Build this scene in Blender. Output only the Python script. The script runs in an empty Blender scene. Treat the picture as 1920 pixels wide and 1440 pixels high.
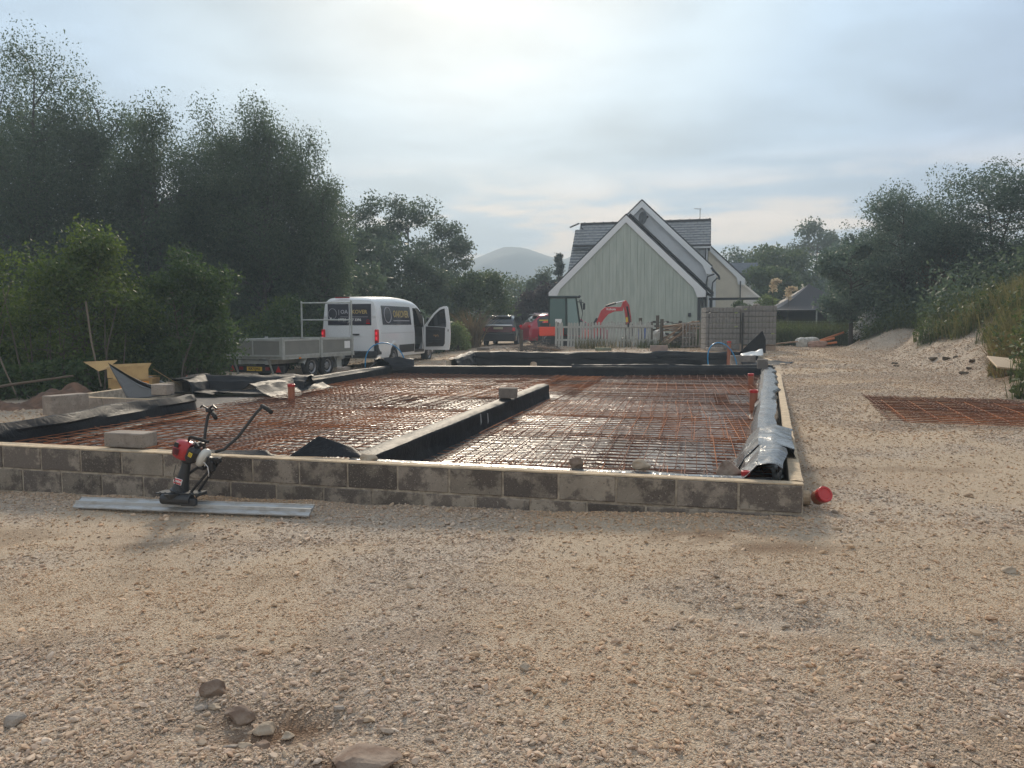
import bpy, math, random
import numpy as np
from mathutils import Vector, Matrix, noise as mnoise
rnd = random.Random(7)
nr = np.random.RandomState(11)
C = bpy.context.scene.collection
scene = bpy.context.scene
R = math.radians
# ---------------------------------------------------------------- camera, world, sun
PITCH = math.atan(114 / 1450)
cam_d = bpy.data.cameras.new('camera')
cam = bpy.data.objects.new('camera', cam_d); C.objects.link(cam)
cam.location = (0, 0, 1.55); cam.rotation_euler = (math.pi / 2 - PITCH, 0, 0)
cam_d.sensor_width = 36; cam_d.lens = 1450 / 1920 * 36; cam_d.clip_start = 0.05; cam_d.clip_end = 6000
scene.camera = cam
SUN_EL, SUN_AZ = R(29), R(-3.5)          # azimuth from +Y towards +X
sun_dir = Vector((math.sin(SUN_AZ) * math.cos(SUN_EL), math.cos(SUN_AZ) * math.cos(SUN_EL), math.sin(SUN_EL)))
world = bpy.data.worlds.new('World'); scene.world = world; world.use_nodes = True
wt = world.node_tree; wt.nodes.clear()
def wn(t, **k):
    n = wt.nodes.new(t)
    for a, v in k.items(): setattr(n, a, v)
    return n
sky = wn('ShaderNodeTexSky', sky_type='NISHITA', sun_disc=False)
sky.sun_elevation = SUN_EL; sky.sun_rotation = SUN_AZ; sky.air_density = 1.4; sky.dust_density = 2.5; sky.altitude = 50
bg1 = wn('ShaderNodeBackground'); bg1.inputs[1].default_value = 0.085
wt.links.new(sky.outputs[0], bg1.inputs[0])
# thin cloud sheet: brightness from the sun behind it, streaks from stretched noise
tc = wn('ShaderNodeTexCoord')
def vm(op, a, b=None):
    n = wn('ShaderNodeVectorMath', operation=op); wt.links.new(a, n.inputs[0])
    if b is not None:
        if hasattr(b, 'links'): wt.links.new(b, n.inputs[1])
        else: n.inputs[1].default_value = b
    return n
def mt(op, a, b=None, clamp=False):
    n = wn('ShaderNodeMath', operation=op, use_clamp=clamp)
    for i, q in enumerate((a, b)):
        if q is None: continue
        if hasattr(q, 'links'): wt.links.new(q, n.inputs[i])
        else: n.inputs[i].default_value = q
    return n.outputs[0]
dirv = vm('NORMALIZE', tc.outputs['Generated']).outputs[0]
dt = vm('DOT_PRODUCT', dirv, tuple(sun_dir)).outputs['Value']
ramp = wn('ShaderNodeValToRGB'); wt.links.new(dt, ramp.inputs[0])
cr = ramp.color_ramp; cr.interpolation = 'EASE'
stops = [(0.0, (.42, .44, .46)), (.55, (.34, .385, .45)), (.80, (.265, .345, .465)), (.90, (.315, .41, .51)), (.955, (.385, .47, .53)), (.985, (.50, .56, .585)), (1.0, (.76, .75, .71))]
cr.elements[0].position = 0; cr.elements[0].color = stops[0][1] + (1,)
cr.elements[1].position = 1; cr.elements[1].color = stops[-1][1] + (1,)
for p_, c_ in stops[1:-1]:
    e = cr.elements.new(p_); e.color = c_ + (1,)
sx = wn('ShaderNodeSeparateXYZ'); wt.links.new(dirv, sx.inputs[0])
zc = mt('ADD', mt('MAXIMUM', sx.outputs[2], 0.0), 0.07)
px_ = mt('DIVIDE', sx.outputs[0], zc); py_ = mt('DIVIDE', sx.outputs[1], zc)
cb = wn('ShaderNodeCombineXYZ'); wt.links.new(px_, cb.inputs[0]); wt.links.new(py_, cb.inputs[1])
mp = wn('ShaderNodeMapping'); mp.inputs['Scale'].default_value = (.95, 1.05, 1); mp.inputs['Rotation'].default_value = (0, 0, .25); mp.inputs['Location'].default_value = (3.1, 1.4, 0)
wt.links.new(cb.outputs[0], mp.inputs[0])
nz = wn('ShaderNodeTexNoise'); nz.inputs['Scale'].default_value = 1.1; nz.inputs['Detail'].default_value = 5; nz.inputs['Roughness'].default_value = .55; nz.inputs['Distortion'].default_value = .25
wt.links.new(mp.outputs[0], nz.inputs[0])
mr = wn('ShaderNodeMapRange'); mr.inputs[1].default_value = .42; mr.inputs[2].default_value = .58; mr.interpolation_type = 'SMOOTHSTEP'
wt.links.new(nz.outputs[0], mr.inputs[0])
# warm, pale break in the cloud low over the hills
lowm = wn('ShaderNodeMapRange'); lowm.inputs[1].default_value = .22; lowm.inputs[2].default_value = .10; lowm.interpolation_type = 'SMOOTHSTEP'; wt.links.new(sx.outputs[2], lowm.inputs[0])
mixc = wn('ShaderNodeMix', data_type='RGBA', blend_type='MIX'); 
warmf = mt('MULTIPLY', mt('MULTIPLY', mr.outputs[0], lowm.outputs[0]), .95)
wt.links.new(warmf, mixc.inputs[0]); wt.links.new(ramp.outputs[0], mixc.inputs[6]); mixc.inputs[7].default_value = (.68, .53, .41, 1)
# patches of slightly thinner and thicker cloud
mul = wn('ShaderNodeMix', data_type='RGBA', blend_type='MULTIPLY'); mul.inputs[0].default_value = 1
mp2 = wn('ShaderNodeMapRange'); mp2.inputs[1].default_value = .36; mp2.inputs[2].default_value = .64; mp2.inputs[3].default_value = .80; mp2.inputs[4].default_value = 1.15
wt.links.new(nz.outputs[0], mp2.inputs[0])
wt.links.new(mixc.outputs[2], mul.inputs[6]); wt.links.new(mp2.outputs[0], mul.inputs[7])
bg2 = wn('ShaderNodeBackground'); wt.links.new(mul.outputs[2], bg2.inputs[0]); bg2.inputs[1].default_value = 1.0
mx = wn('ShaderNodeMixShader'); mx.inputs[0].default_value = .93
wt.links.new(bg1.outputs[0], mx.inputs[1]); wt.links.new(bg2.outputs[0], mx.inputs[2])
wo = wn('ShaderNodeOutputWorld'); wt.links.new(mx.outputs[0], wo.inputs[0])
sl = bpy.data.lights.new('sun', 'SUN'); sl.energy = 2.5; sl.angle = R(10); sl.color = (1, .86, .68)
so = bpy.data.objects.new('sun', sl); C.objects.link(so); so.rotation_euler = sun_dir.to_track_quat('Z', 'Y').to_euler()
so.location = (0, 0, 60)
scene.view_settings.view_transform = 'Standard'; scene.view_settings.look = 'None'
scene.view_settings.exposure = 0.85; scene.view_settings.gamma = 1
scene.view_settings.use_curve_mapping = False
scene.render.engine = 'CYCLES'
scene.cycles.max_bounces = 6; scene.cycles.volume_bounces = 0; scene.cycles.volume_max_steps = 64
scene.cycles.use_denoising = True

# ---------------------------------------------------------------- material helpers
MATS = {}
def M(name, col, rough=.6, metal=0, col2=None, scale=4, var=None, bump=0, bscale=40, coat=0, spec=.5, detail=4, lo=.4, hi=.6, per_object=False, stretch=None, transl=0, emis=None, alpha=1, trans=0, ior=1.45):
    m = bpy.data.materials.new(name); m.use_nodes = True; MATS[name] = m
    t = m.node_tree; b = t.nodes['Principled BSDF']
    b.inputs['Base Color'].default_value = (*col, 1); b.inputs['Roughness'].default_value = rough
    b.inputs['Metallic'].default_value = metal; b.inputs['Specular IOR Level'].default_value = spec
    b.inputs['Coat Weight'].default_value = coat; b.inputs['Coat Roughness'].default_value = .08
    b.inputs['Transmission Weight'].default_value = trans; b.inputs['IOR'].default_value = ior
    if emis: b.inputs['Emission Color'].default_value = (*emis[0], 1); b.inputs['Emission Strength'].default_value = emis[1]
    vec = None
    if col2 is not None or bump or per_object:
        tcn = t.nodes.new('ShaderNodeTexCoord'); vec = tcn.outputs['Object']
        if stretch:
            mpn = t.nodes.new('ShaderNodeMapping'); mpn.inputs['Scale'].default_value = stretch; t.links.new(vec, mpn.inputs[0]); vec = mpn.outputs[0]
        if per_object:
            oi = t.nodes.new('ShaderNodeObjectInfo'); ad = t.nodes.new('ShaderNodeVectorMath'); ad.operation = 'MULTIPLY_ADD'
            cx = t.nodes.new('ShaderNodeCombineXYZ')
            for i in range(3): t.links.new(oi.outputs['Random'], cx.inputs[i])
            t.links.new(cx.outputs[0], ad.inputs[0]); ad.inputs[1].default_value = (37, 91, 53); t.links.new(vec, ad.inputs[2]); vec = ad.outputs[0]
    if col2 is not None:
        n = t.nodes.new('ShaderNodeTexNoise'); n.inputs['Scale'].default_value = scale; n.inputs['Detail'].default_value = detail
        t.links.new(vec, n.inputs[0])
        r = t.nodes.new('ShaderNodeMapRange'); r.inputs[1].default_value = lo; r.inputs[2].default_value = hi; t.links.new(n.outputs[0], r.inputs[0])
        x = t.nodes.new('ShaderNodeMix'); x.data_type = 'RGBA'; t.links.new(r.outputs[0], x.inputs[0])
        x.inputs[6].default_value = (*col, 1); x.inputs[7].default_value = (*col2, 1)
        t.links.new(x.outputs[2], b.inputs['Base Color'])
    if bump:
        n = t.nodes.new('ShaderNodeTexNoise'); n.inputs['Scale'].default_value = bscale; n.inputs['Detail'].default_value = 5
        t.links.new(vec, n.inputs[0]); bp = t.nodes.new('ShaderNodeBump'); bp.inputs['Strength'].default_value = bump; bp.inputs['Distance'].default_value = .02
        t.links.new(n.outputs[0], bp.inputs['Height']); t.links.new(bp.outputs[0], b.inputs['Normal'])
    return m
def leaf_mat(name, c1, c2, tr=.35, rough=.55):
    m = bpy.data.materials.new(name); m.use_nodes = True; MATS[name] = m
    t = m.node_tree; b = t.nodes['Principled BSDF']; out = t.nodes['Material Output']
    g = t.nodes.new('ShaderNodeNewGeometry'); x = t.nodes.new('ShaderNodeMix'); x.data_type = 'RGBA'
    t.links.new(g.outputs['Random Per Island'], x.inputs[0]); x.inputs[6].default_value = (*c1, 1); x.inputs[7].default_value = (*c2, 1)
    t.links.new(x.outputs[2], b.inputs['Base Color']); b.inputs['Roughness'].default_value = rough; b.inputs['Specular IOR Level'].default_value = .3
    tl = t.nodes.new('ShaderNodeBsdfTranslucent')
    hs = t.nodes.new('ShaderNodeHueSaturation'); hs.inputs['Value'].default_value = 1.3; hs.inputs['Saturation'].default_value = 1.1; t.links.new(x.outputs[2], hs.inputs['Color']); t.links.new(hs.outputs[0], tl.inputs[0])
    ms = t.nodes.new('ShaderNodeMixShader'); ms.inputs[0].default_value = tr
    t.links.new(b.outputs[0], ms.inputs[1]); t.links.new(tl.outputs[0], ms.inputs[2]); t.links.new(ms.outputs[0], out.inputs[0])
    return m

# ---------------------------------------------------------------- mesh helpers
class MB:
    def __init__(s): s.v = []; s.f = []; s.mi = []; s.mats = []; s.cur = 0
    def mat(s, m):
        if m not in s.mats: s.mats.append(m)
        s.cur = s.mats.index(m); return s
    def add(s, vs, fs, M4=None):
        o = len(s.v)
        for v in vs: s.v.append(tuple(M4 @ Vector(v)) if M4 is not None else tuple(v))
        for f in fs: s.f.append(tuple(i + o for i in f)); s.mi.append(s.cur)
        return s
    def box(s, c, d, rot=0, M4=None, taper=1):
        hx, hy, hz = d[0] / 2, d[1] / 2, d[2] / 2
        vs = []
        cr_, sr_ = math.cos(rot), math.sin(rot)
        for z in (-hz, hz):
            k = 1 if z < 0 else taper
            for x, y in ((-hx, -hy), (hx, -hy), (hx, hy), (-hx, hy)):
                x *= k; y *= k
                vs.append((c[0] + x * cr_ - y * sr_, c[1] + x * sr_ + y * cr_, c[2] + z))
        return s.add(vs, [(3, 2, 1, 0), (4, 5, 6, 7), (0, 1, 5, 4), (1, 2, 6, 5), (2, 3, 7, 6), (3, 0, 4, 7)], M4)
    def cbox(s, c, d, b=.01, rot=0, M4=None):       # box with bevelled edges
        hx, hy, hz = d[0] / 2, d[1] / 2, d[2] / 2; b = min(b, hx * .6, hy * .6, hz * .6)
        cr_, sr_ = math.cos(rot), math.sin(rot); vs = []; ix = {}
        for sx_ in (-1, 1):
            for sy in (-1, 1):
                for sz in (-1, 1):
                    for ax in range(3):
                        p = [sx_ * (hx - b), sy * (hy - b), sz * (hz - b)]; p[ax] = (sx_ * hx, sy * hy, sz * hz)[ax]
                        ix[(sx_, sy, sz, ax)] = len(vs)
                        x, y = p[0], p[1]; vs.append((c[0] + x * cr_ - y * sr_, c[1] + x * sr_ + y * cr_, c[2] + p[2]))
        fs = []
        def q(*k): fs.append(tuple(ix[i] for i in k))
        for sg in (-1, 1):
            o = [(sg, -1, -1, 0), (sg, 1, -1, 0), (sg, 1, 1, 0), (sg, -1, 1, 0)]; q(*(o if sg > 0 else o[::-1]))
            o = [(-1, sg, -1, 1), (1, sg, -1, 1), (1, sg, 1, 1), (-1, sg, 1, 1)]; q(*(o[::-1] if sg > 0 else o))
            o = [(-1, -1, sg, 2), (1, -1, sg, 2), (1, 1, sg, 2), (-1, 1, sg, 2)]; q(*(o if sg > 0 else o[::-1]))
        for a in (-1, 1):
            for e in (-1, 1):
                q((a, e, -1, 0), (a, e, 1, 0), (a, e, 1, 1), (a, e, -1, 1)) if a * e < 0 else q((a, e, -1, 1), (a, e, 1, 1), (a, e, 1, 0), (a, e, -1, 0))
                q((a, -1, e, 2), (a, 1, e, 2), (a, 1, e, 0), (a, -1, e, 0)) if a * e < 0 else q((a, -1, e, 0), (a, 1, e, 0), (a, 1, e, 2), (a, -1, e, 2))
                q((-1, a, e, 1), (1, a, e, 1), (1, a, e, 2), (-1, a, e, 2)) if a * e < 0 else q((-1, a, e, 2), (1, a, e, 2), (1, a, e, 1), (-1, a, e, 1))
        for a in (-1, 1):
            for e in (-1, 1):
                for g in (-1, 1):
                    t_ = [(a, e, g, 0), (a, e, g, 1), (a, e, g, 2)]; q(*(t_ if a * e * g > 0 else t_[::-1]))
        return s.add(vs, fs, M4)
    def tube(s, pts, r, n=8, cap=True, M4=None, flat=1.0):
        pts = [Vector(p) for p in pts]; rs = r if isinstance(r, (list, tuple)) else [r] * len(pts)
        vs = []; fs = []; up = None
        for i, p in enumerate(pts):
            t_ = (pts[min(i + 1, len(pts) - 1)] - pts[max(i - 1, 0)])
            if t_.length < 1e-9: t_ = Vector((0, 0, 1))
            t_.normalize()
            if up is None: up = t_.orthogonal().normalized()
            else:
                up = up - t_ * up.dot(t_)
                up = up.normalized() if up.length > 1e-6 else t_.orthogonal().normalized()
            sd = t_.cross(up)
            for k in range(n):
                a = 2 * math.pi * k / n
                vs.append(p + up * math.cos(a) * rs[i] + sd * math.sin(a) * rs[i] * flat)
        for i in range(len(pts) - 1):
            for k in range(n):
                k2 = (k + 1) % n
                fs.append((i * n + k, i * n + k2, (i + 1) * n + k2, (i + 1) * n + k))
        if cap: fs.append(tuple(range(n))[::-1]); fs.append(tuple((len(pts) - 1) * n + k for k in range(n)))
        return s.add(vs, fs, M4)
    def prism(s, poly, axis, t0, t1, M4=None):     # poly in the plane perpendicular to axis
        n = len(poly); vs = []
        for t_ in (t0, t1):
            for a, b_ in poly:
                vs.append({'x': (t_, a, b_), 'y': (a, t_, b_), 'z': (a, b_, t_)}[axis])
        ar = sum(poly[i][0] * poly[(i + 1) % n][1] - poly[(i + 1) % n][0] * poly[i][1] for i in range(n))
        flip = (ar > 0) != (axis != 'y')
        f0 = tuple(range(n)); f1 = tuple(range(n, 2 * n)); sides = [(i, (i + 1) % n, n + (i + 1) % n, n + i) for i in range(n)]
        fs = [f0[::-1], f1] + sides
        if flip: fs = [f[::-1] for f in fs]
        return s.add(vs, fs, M4)
    def grid(s, P, closed=False, M4=None):
        ni, nj = len(P), len(P[0]); vs = [p for row in P for p in row]; fs = []
        for i in range(ni - 1):
            for j in range(nj - (0 if closed else 1)):
                j2 = (j + 1) % nj; fs.append((i * nj + j, (i + 1) * nj + j, (i + 1) * nj + j2, i * nj + j2))
        return s.add(vs, fs, M4)
    def lathe(s, prof, n=16, M4=None):
        P = [[(r_ * math.cos(2 * math.pi * k / n), r_ * math.sin(2 * math.pi * k / n), z_) for k in range(n)] for r_, z_ in prof]
        ni = len(P); vs = [p for row in P for p in row]; fs = []
        for i in range(ni - 1):
            for j in range(n):
                j2 = (j + 1) % n; fs.append((i * n + j, i * n + j2, (i + 1) * n + j2, (i + 1) * n + j))
        fs.append(tuple(range(n))[::-1]); fs.append(tuple((ni - 1) * n + k for k in range(n)))
        return s.add(vs, fs, M4)
    def mesh(s, name, smooth=False):
        me = bpy.data.meshes.new(name); me.from_pydata(s.v, [], s.f)
        for m in s.mats: me.materials.append(m)
        if len(s.mats) > 1: me.polygons.foreach_set('material_index', s.mi)
        if smooth: me.polygons.foreach_set('use_smooth', [True] * len(me.polygons))
        me.validate(); me.update(); return me
    def build(s, name, m=None, parent=None, smooth=False, loc=None, rot=None):
        if m is not None and not s.mats: s.mats = [m]
        o = bpy.data.objects.new(name, s.mesh(name, smooth)); C.objects.link(o)
        if parent is not None: o.parent = parent
        if loc is not None: o.location = loc
        if rot is not None: o.rotation_euler = rot
        return o
def np_mesh(name, V, F, m, smooth=False, parent=None):   # V (n,3), F (k,4) or (k,3)
    me = bpy.data.meshes.new(name); V = np.asarray(V, dtype=np.float32); F = np.asarray(F, dtype=np.int32)
    me.vertices.add(len(V)); me.vertices.foreach_set('co', V.ravel())
    k = F.shape[1]; me.loops.add(F.size); me.loops.foreach_set('vertex_index', F.ravel())
    me.polygons.add(len(F)); me.polygons.foreach_set('loop_start', np.arange(0, F.size, k, dtype=np.int32))
    try: me.polygons.foreach_set('loop_total', np.full(len(F), k, dtype=np.int32))
    except Exception: pass
    if smooth: me.polygons.foreach_set('use_smooth', np.ones(len(F), dtype=bool))
    me.materials.append(m); me.update(calc_edges=True)
    o = bpy.data.objects.new(name, me); C.objects.link(o)
    if parent is not None: o.parent = parent
    return o
def tag(o, label=None, cat=None, group=None, kind=None):
    if label: o['label'] = label
    if cat: o['category'] = cat
    if group: o['group'] = group
    if kind: o['kind'] = kind
    return o
def thing(name, label, cat, loc=(0, 0, 0), rz=0, group=None, rot=None):
    o = bpy.data.objects.new(name, None); C.objects.link(o); o.empty_display_size = .2
    o.location = loc; o.rotation_euler = rot if rot else (0, 0, rz)
    return tag(o, label, cat, group)
def bevel(o, w, seg=2, ang=35):
    b = o.modifiers.new('bevel', 'BEVEL'); b.width = w; b.segments = seg; b.limit_method = 'ANGLE'; b.angle_limit = R(ang); return o
def subs(o, n=1):
    b = o.modifiers.new('subsurf', 'SUBSURF'); b.levels = n; b.render_levels = n; return o
def text_mesh(body, size, m, parent, M4, name='lettering', bold=0.0, sx_=1.0, align='CENTER', ext=.001):
    cu = bpy.data.curves.new('txt', 'FONT'); cu.body = body; cu.size = size; cu.extrude = ext; cu.offset = bold
    cu.align_x = align; cu.align_y = 'CENTER'; cu.resolution_u = 2
    t_ = bpy.data.objects.new('txt', cu); C.objects.link(t_)
    dg = bpy.context.evaluated_depsgraph_get(); dg.update()
    me = bpy.data.meshes.new_from_object(t_.evaluated_get(dg)); me.name = name
    bpy.data.objects.remove(t_)
    me.transform(M4 @ Matrix.Diagonal((sx_, 1, 1, 1))); me.materials.clear(); me.materials.append(m)
    o = bpy.data.objects.new(name, me); C.objects.link(o); o.parent = parent; return o
def T(x, y, z): return Matrix.Translation((x, y, z))
def RX(a): return Matrix.Rotation(a, 4, 'X')
def RY(a): return Matrix.Rotation(a, 4, 'Y')
def RZ(a): return Matrix.Rotation(a, 4, 'Z')
# numpy value noise
_perm = np.random.RandomState(5).rand(512, 512)
def vn(x, y):
    xi = np.floor(x).astype(int); yi = np.floor(y).astype(int); fx = x - xi; fy = y - yi
    fx = fx * fx * (3 - 2 * fx); fy = fy * fy * (3 - 2 * fy)
    g = lambda a, b: _perm[a % 512, b % 512]
    return (g(xi, yi) * (1 - fx) + g(xi + 1, yi) * fx) * (1 - fy) + (g(xi, yi + 1) * (1 - fx) + g(xi + 1, yi + 1) * fx) * fy
def fbm(x, y, o=4):
    s_ = 0; a = .5; t_ = 0
    for i in range(o): s_ = s_ + a * vn(x * 2 ** i + 17 * i, y * 2 ** i + 31 * i); t_ += a; a *= .5
    return s_ / t_
def sstep(a, b, x):
    t_ = np.clip((x - a) / (b - a), 0, 1); return t_ * t_ * (3 - 2 * t_)
# ---------------------------------------------------------------- slab outline (wall-top level z = .35)
ZT = .35; ZF = .08
FR = Vector((2.18, 5.70)); FL = Vector((-6.17, 7.86)); BR = Vector((7.19, 20.75)); BL = Vector((-3.49, 21.52))
def toe_x(y):
    return np.interp(y, [-40, 4, 8, 13, 17, 25, 31, 36, 42, 60, 400], [6.8, 6.8, 7.4, 8.4, 9.2, 11.3, 13.6, 17.5, 24, 34, 200])
def in_quad(x, y, q, inset=0.0):
    d = np.full(np.shape(x), 1e9)
    n = len(q)
    for i in range(n):
        a, b = q[i], q[(i + 1) % n]; e = (b - a).normalized(); nx, ny = -e.y, e.x
        d = np.minimum(d, (x - a.x) * nx + (y - a.y) * ny)
    return d - inset
SLAB = [FR, BR, BL, FL]
RA = Vector((8.45, 26.2)); RB = Vector((-1.62, 26.9)); RC = Vector((-1.85, 21.7)); RD = Vector((7.45, 21.0))
def ground_h(x, y, detail=True):
    x = np.asarray(x, float); y = np.asarray(y, float)
    front = np.interp(x, [-12, -8, -4.7, -2.1, .17, 2.18, 5, 9], [-.16, -.15, -.13, -.05, 0.0, .09, .12, .16]) * sstep(2.5, 6.2, y)
    Rr = np.interp(y, [6, 20.7, 28, 34, 60], [0, .26, .40, .46, .55])
    Lr = np.interp(y, [6, 9, 14, 22, 28, 42, 70], [0, .06, .12, .14, .20, .36, .5])
    w = sstep(-4, 5, x)
    h = front + Lr * (1 - w) + Rr * w
    d = np.maximum(in_quad(x, y, SLAB, .12), in_quad(x, y, [RD, RA, RB, RC], .06))
    h = np.where(d > 0, h * (1 - np.clip(d / .15, 0, 1)) + -.12 * np.clip(d / .15, 0, 1), h)
    # bank on the right
    dd = (x - toe_x(y)) * .93
    n1 = fbm(x * .45 + 9, y * .45, 4); n2 = fbm(x * 1.3, y * 1.3 + 5, 3)
    dd = dd + (n1 - .5) * 2.0
    low = sstep(0, 2.6, dd) * (1.15 + (n2 - .5) * .5)
    high = np.clip(dd - 1.8, 0, 9) * .36
    fade = 1 - sstep(36, 70, y) * .55
    h = h + (low + high) * fade
    # gentle rise of the wood on the left
    dl = np.clip(-(x + 12) , 0, 40)
    h = h + dl * .02
    # far land
    r_ = np.hypot(x, y)
    h = h + sstep(80, 400, r_) * 1.5
    if detail:
        amp = np.where(d > -.1, 0, 1)
        h = h + amp * ((fbm(x * .8, y * .8, 3) - .5) * .07 + (fbm(x * 4, y * 4, 3) - .5) * .022)
        # tyre rut crossing the right foreground and a scraped hollow
        rut = (y - (4.25 - .42 * (x - .4)))
        h = h - amp * .03 * np.exp(-(rut / .14) ** 2) * sstep(.2, 1.2, x) + amp * .018 * np.exp(-((rut - .38) / .22) ** 2) * sstep(.2, 1.2, x)
        h = h - .06 * np.exp(-(((x + .92) / .30) ** 2 + ((y - 2.86) / .13) ** 2)) + .03 * np.exp(-(((x + .9) / .4) ** 2 + ((y - 2.66) / .1) ** 2))
        # gravel banked against the front wall
        fd = (y - 5.70) + (x - 2.18) * .2587
        h = h + .035 * np.exp(-((fd + .12) / .22) ** 2) * (fbm(x * 2.2, y * 2.2, 2)) * (x < 2.6) * (x > -7)
    return h
def gh(x, y): return float(ground_h(np.array([x]), np.array([y]), False)[0])
def ghd(x, y): return float(ground_h(np.array([x]), np.array([y]), True)[0])
def coarse(x, y):     # where loose stone lies instead of packed fines
    c = fbm(x * .55 + 3.3, y * .75 + 1.7, 4) + .25 * (fbm(x * 2.6, y * 2.6, 3) - .5)
    c = sstep(.42, .66, c)
    near = sstep(3.9, 3.0, y - .1 * x); c = np.maximum(c, near * .85 * sstep(.3, .55, fbm(x * .9, y * .9 + 7, 3)))
    dd = x - toe_x(y); c = np.maximum(c, sstep(-1.5, 0, dd) * .9)
    return c
def damp(x, y):     # dug-up darker earth
    o = 0 * x
    for cx, cy, rx, ry, a in ((-.95, 2.88, .42, .26, 1), (-.50, 2.60, .35, .2, .9), (1.28, 5.30, .38, .16, .8), (1.75, 5.05, .5, .18, .7), (1.9, 2.75, .9, .2, .4), (2.9, 2.7, .8, .3, .5), (4.2, 12.6, 1.6, .3, .5), (-2.6, 5.6, .5, .2, .4)):
        o = np.maximum(o, a * np.exp(-(((x - cx) / rx) ** 2 + ((y - cy) / ry) ** 2)))
    o = o * sstep(.38, .62, fbm(x * 5 + 2, y * 7, 4)) * 1.2
    o = np.maximum(o, .4 * sstep(.62, .75, fbm(x * 1.3 + 40, y * 1.9 + 8, 5)))
    return np.clip(o, 0, 1)
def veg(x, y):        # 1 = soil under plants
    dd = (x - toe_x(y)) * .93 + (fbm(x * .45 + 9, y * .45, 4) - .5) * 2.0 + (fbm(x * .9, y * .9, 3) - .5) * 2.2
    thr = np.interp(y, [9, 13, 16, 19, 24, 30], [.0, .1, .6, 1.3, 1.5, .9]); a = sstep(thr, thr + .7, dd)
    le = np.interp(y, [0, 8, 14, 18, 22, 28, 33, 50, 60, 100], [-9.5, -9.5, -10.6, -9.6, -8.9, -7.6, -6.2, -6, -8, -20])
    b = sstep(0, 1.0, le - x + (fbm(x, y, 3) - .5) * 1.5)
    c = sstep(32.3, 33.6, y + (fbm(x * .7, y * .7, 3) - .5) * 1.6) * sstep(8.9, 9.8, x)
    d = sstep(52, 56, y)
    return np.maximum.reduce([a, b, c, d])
xs = np.concatenate([[-1600, -800, -400, -200, -120, -80, -60, -48, -40, -34, -30, -26, -23, -20, -18, -16, -14.5, -13.2, -12], np.arange(-11, 13, .11), np.arange(13, 26, .5), [27, 29, 32, 36, 42, 50, 60, 80, 120, 200, 400, 800, 1600]])
ys = np.concatenate([[-500, -100, -40, -20, -10, -5, -2, 0, 1], np.arange(1.6, 9.2, .07), np.arange(9.2, 34, .16), np.arange(34, 60, 1.0), [62, 66, 72, 80, 95, 120, 160, 240, 400, 800, 1700]])
X, Y = np.meshgrid(xs, ys); Hh = ground_h(X, Y)
V = np.stack([X.ravel(), Y.ravel(), Hh.ravel()], 1)
ny_, nx_ = X.shape; ii = np.arange(ny_ - 1)[:, None] * nx_ + np.arange(nx_ - 1)[None, :]
F = np.stack([ii, ii + 1, ii + nx_ + 1, ii + nx_], -1).reshape(-1, 4)
gm = bpy.data.materials.new('gravel_ground'); gm.use_nodes = True
t = gm.node_tree; b = t.nodes['Principled BSDF']; b.inputs['Roughness'].default_value = .95; b.inputs['Specular IOR Level'].default_value = .15
def nd(ty, **k):
    n = t.nodes.new(ty)
    for a_, v_ in k.items(): setattr(n, a_, v_)
    return n
tcg = nd('ShaderNodeTexCoord')
atc = nd('ShaderNodeAttribute', attribute_name='coarse'); atv = nd('ShaderNodeAttribute', attribute_name='veg')
def nz_(sc, det=5, ro=.55, vec=None):
    n = nd('ShaderNodeTexNoise'); n.inputs['Scale'].default_value = sc; n.inputs['Detail'].default_value = det; n.inputs['Roughness'].default_value = ro
    t.links.new(vec or tcg.outputs['Object'], n.inputs[0]); return n.outputs[0]
def mixc_(f, a_, b_, bt='MIX'):
    n = nd('ShaderNodeMix', data_type='RGBA', blend_type=bt)
    for i, q in ((0, f), (6, a_), (7, b_)):
        if hasattr(q, 'links'): t.links.new(q, n.inputs[i])
        else: n.inputs[i].default_value = q if i == 0 else (*q, 1)
    return n.outputs[2]
def mrg(v, a_, b_, c_=0, d_=1):
    n = nd('ShaderNodeMapRange'); t.links.new(v, n.inputs[0])
    for i, q in enumerate((a_, b_, c_, d_)): n.inputs[i + 1].default_value = q
    return n.outputs[0]
fine = mixc_(mrg(nz_(1.3), .35, .65), (.52, .39, .265), (.60, .47, .335))
fine = mixc_(mrg(nz_(.45, 3), .55, .68, 0, .5), fine, (.40, .27, .185))
vor = nd('ShaderNodeTexVoronoi', feature='F1'); vor.inputs['Scale'].default_value = 68; vor.inputs['Randomness'].default_value = 1; t.links.new(tcg.outputs['Object'], vor.inputs[0])
vcol = nd('ShaderNodeSeparateColor'); t.links.new(vor.outputs['Color'], vcol.inputs[0])
stonec = mixc_(vcol.outputs[0], (.34, .28, .225), (.61, .52, .42))
stonec = mixc_(mrg(vcol.outputs[1], .7, 1, 0, .5), stonec, (.50, .36, .27))
vor2 = nd('ShaderNodeTexVoronoi', feature='F1'); vor2.inputs['Scale'].default_value = 170; t.links.new(tcg.outputs['Object'], vor2.inputs[0])
v2c = nd('ShaderNodeSeparateColor'); t.links.new(vor2.outputs['Color'], v2c.inputs[0])
fine = mixc_(.45, fine, mixc_(v2c.outputs[0], (.34, .26, .17), (.66, .55, .42)))
fac = mrg(atc.outputs['Fac'], 0, 1, .25, .95)
col = mixc_(fac, fine, stonec); col = mixc_(nd('ShaderNodeAttribute', attribute_name='damp').outputs['Fac'], col, (.185, .115, .072))
edge = nd('ShaderNodeTexVoronoi', feature='DISTANCE_TO_EDGE'); edge.inputs['Scale'].default_value = 68; t.links.new(tcg.outputs['Object'], edge.inputs[0])
soil = mixc_(mrg(nz_(2.0), .4, .6), (.06, .045, .028), (.055, .065, .028))
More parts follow.
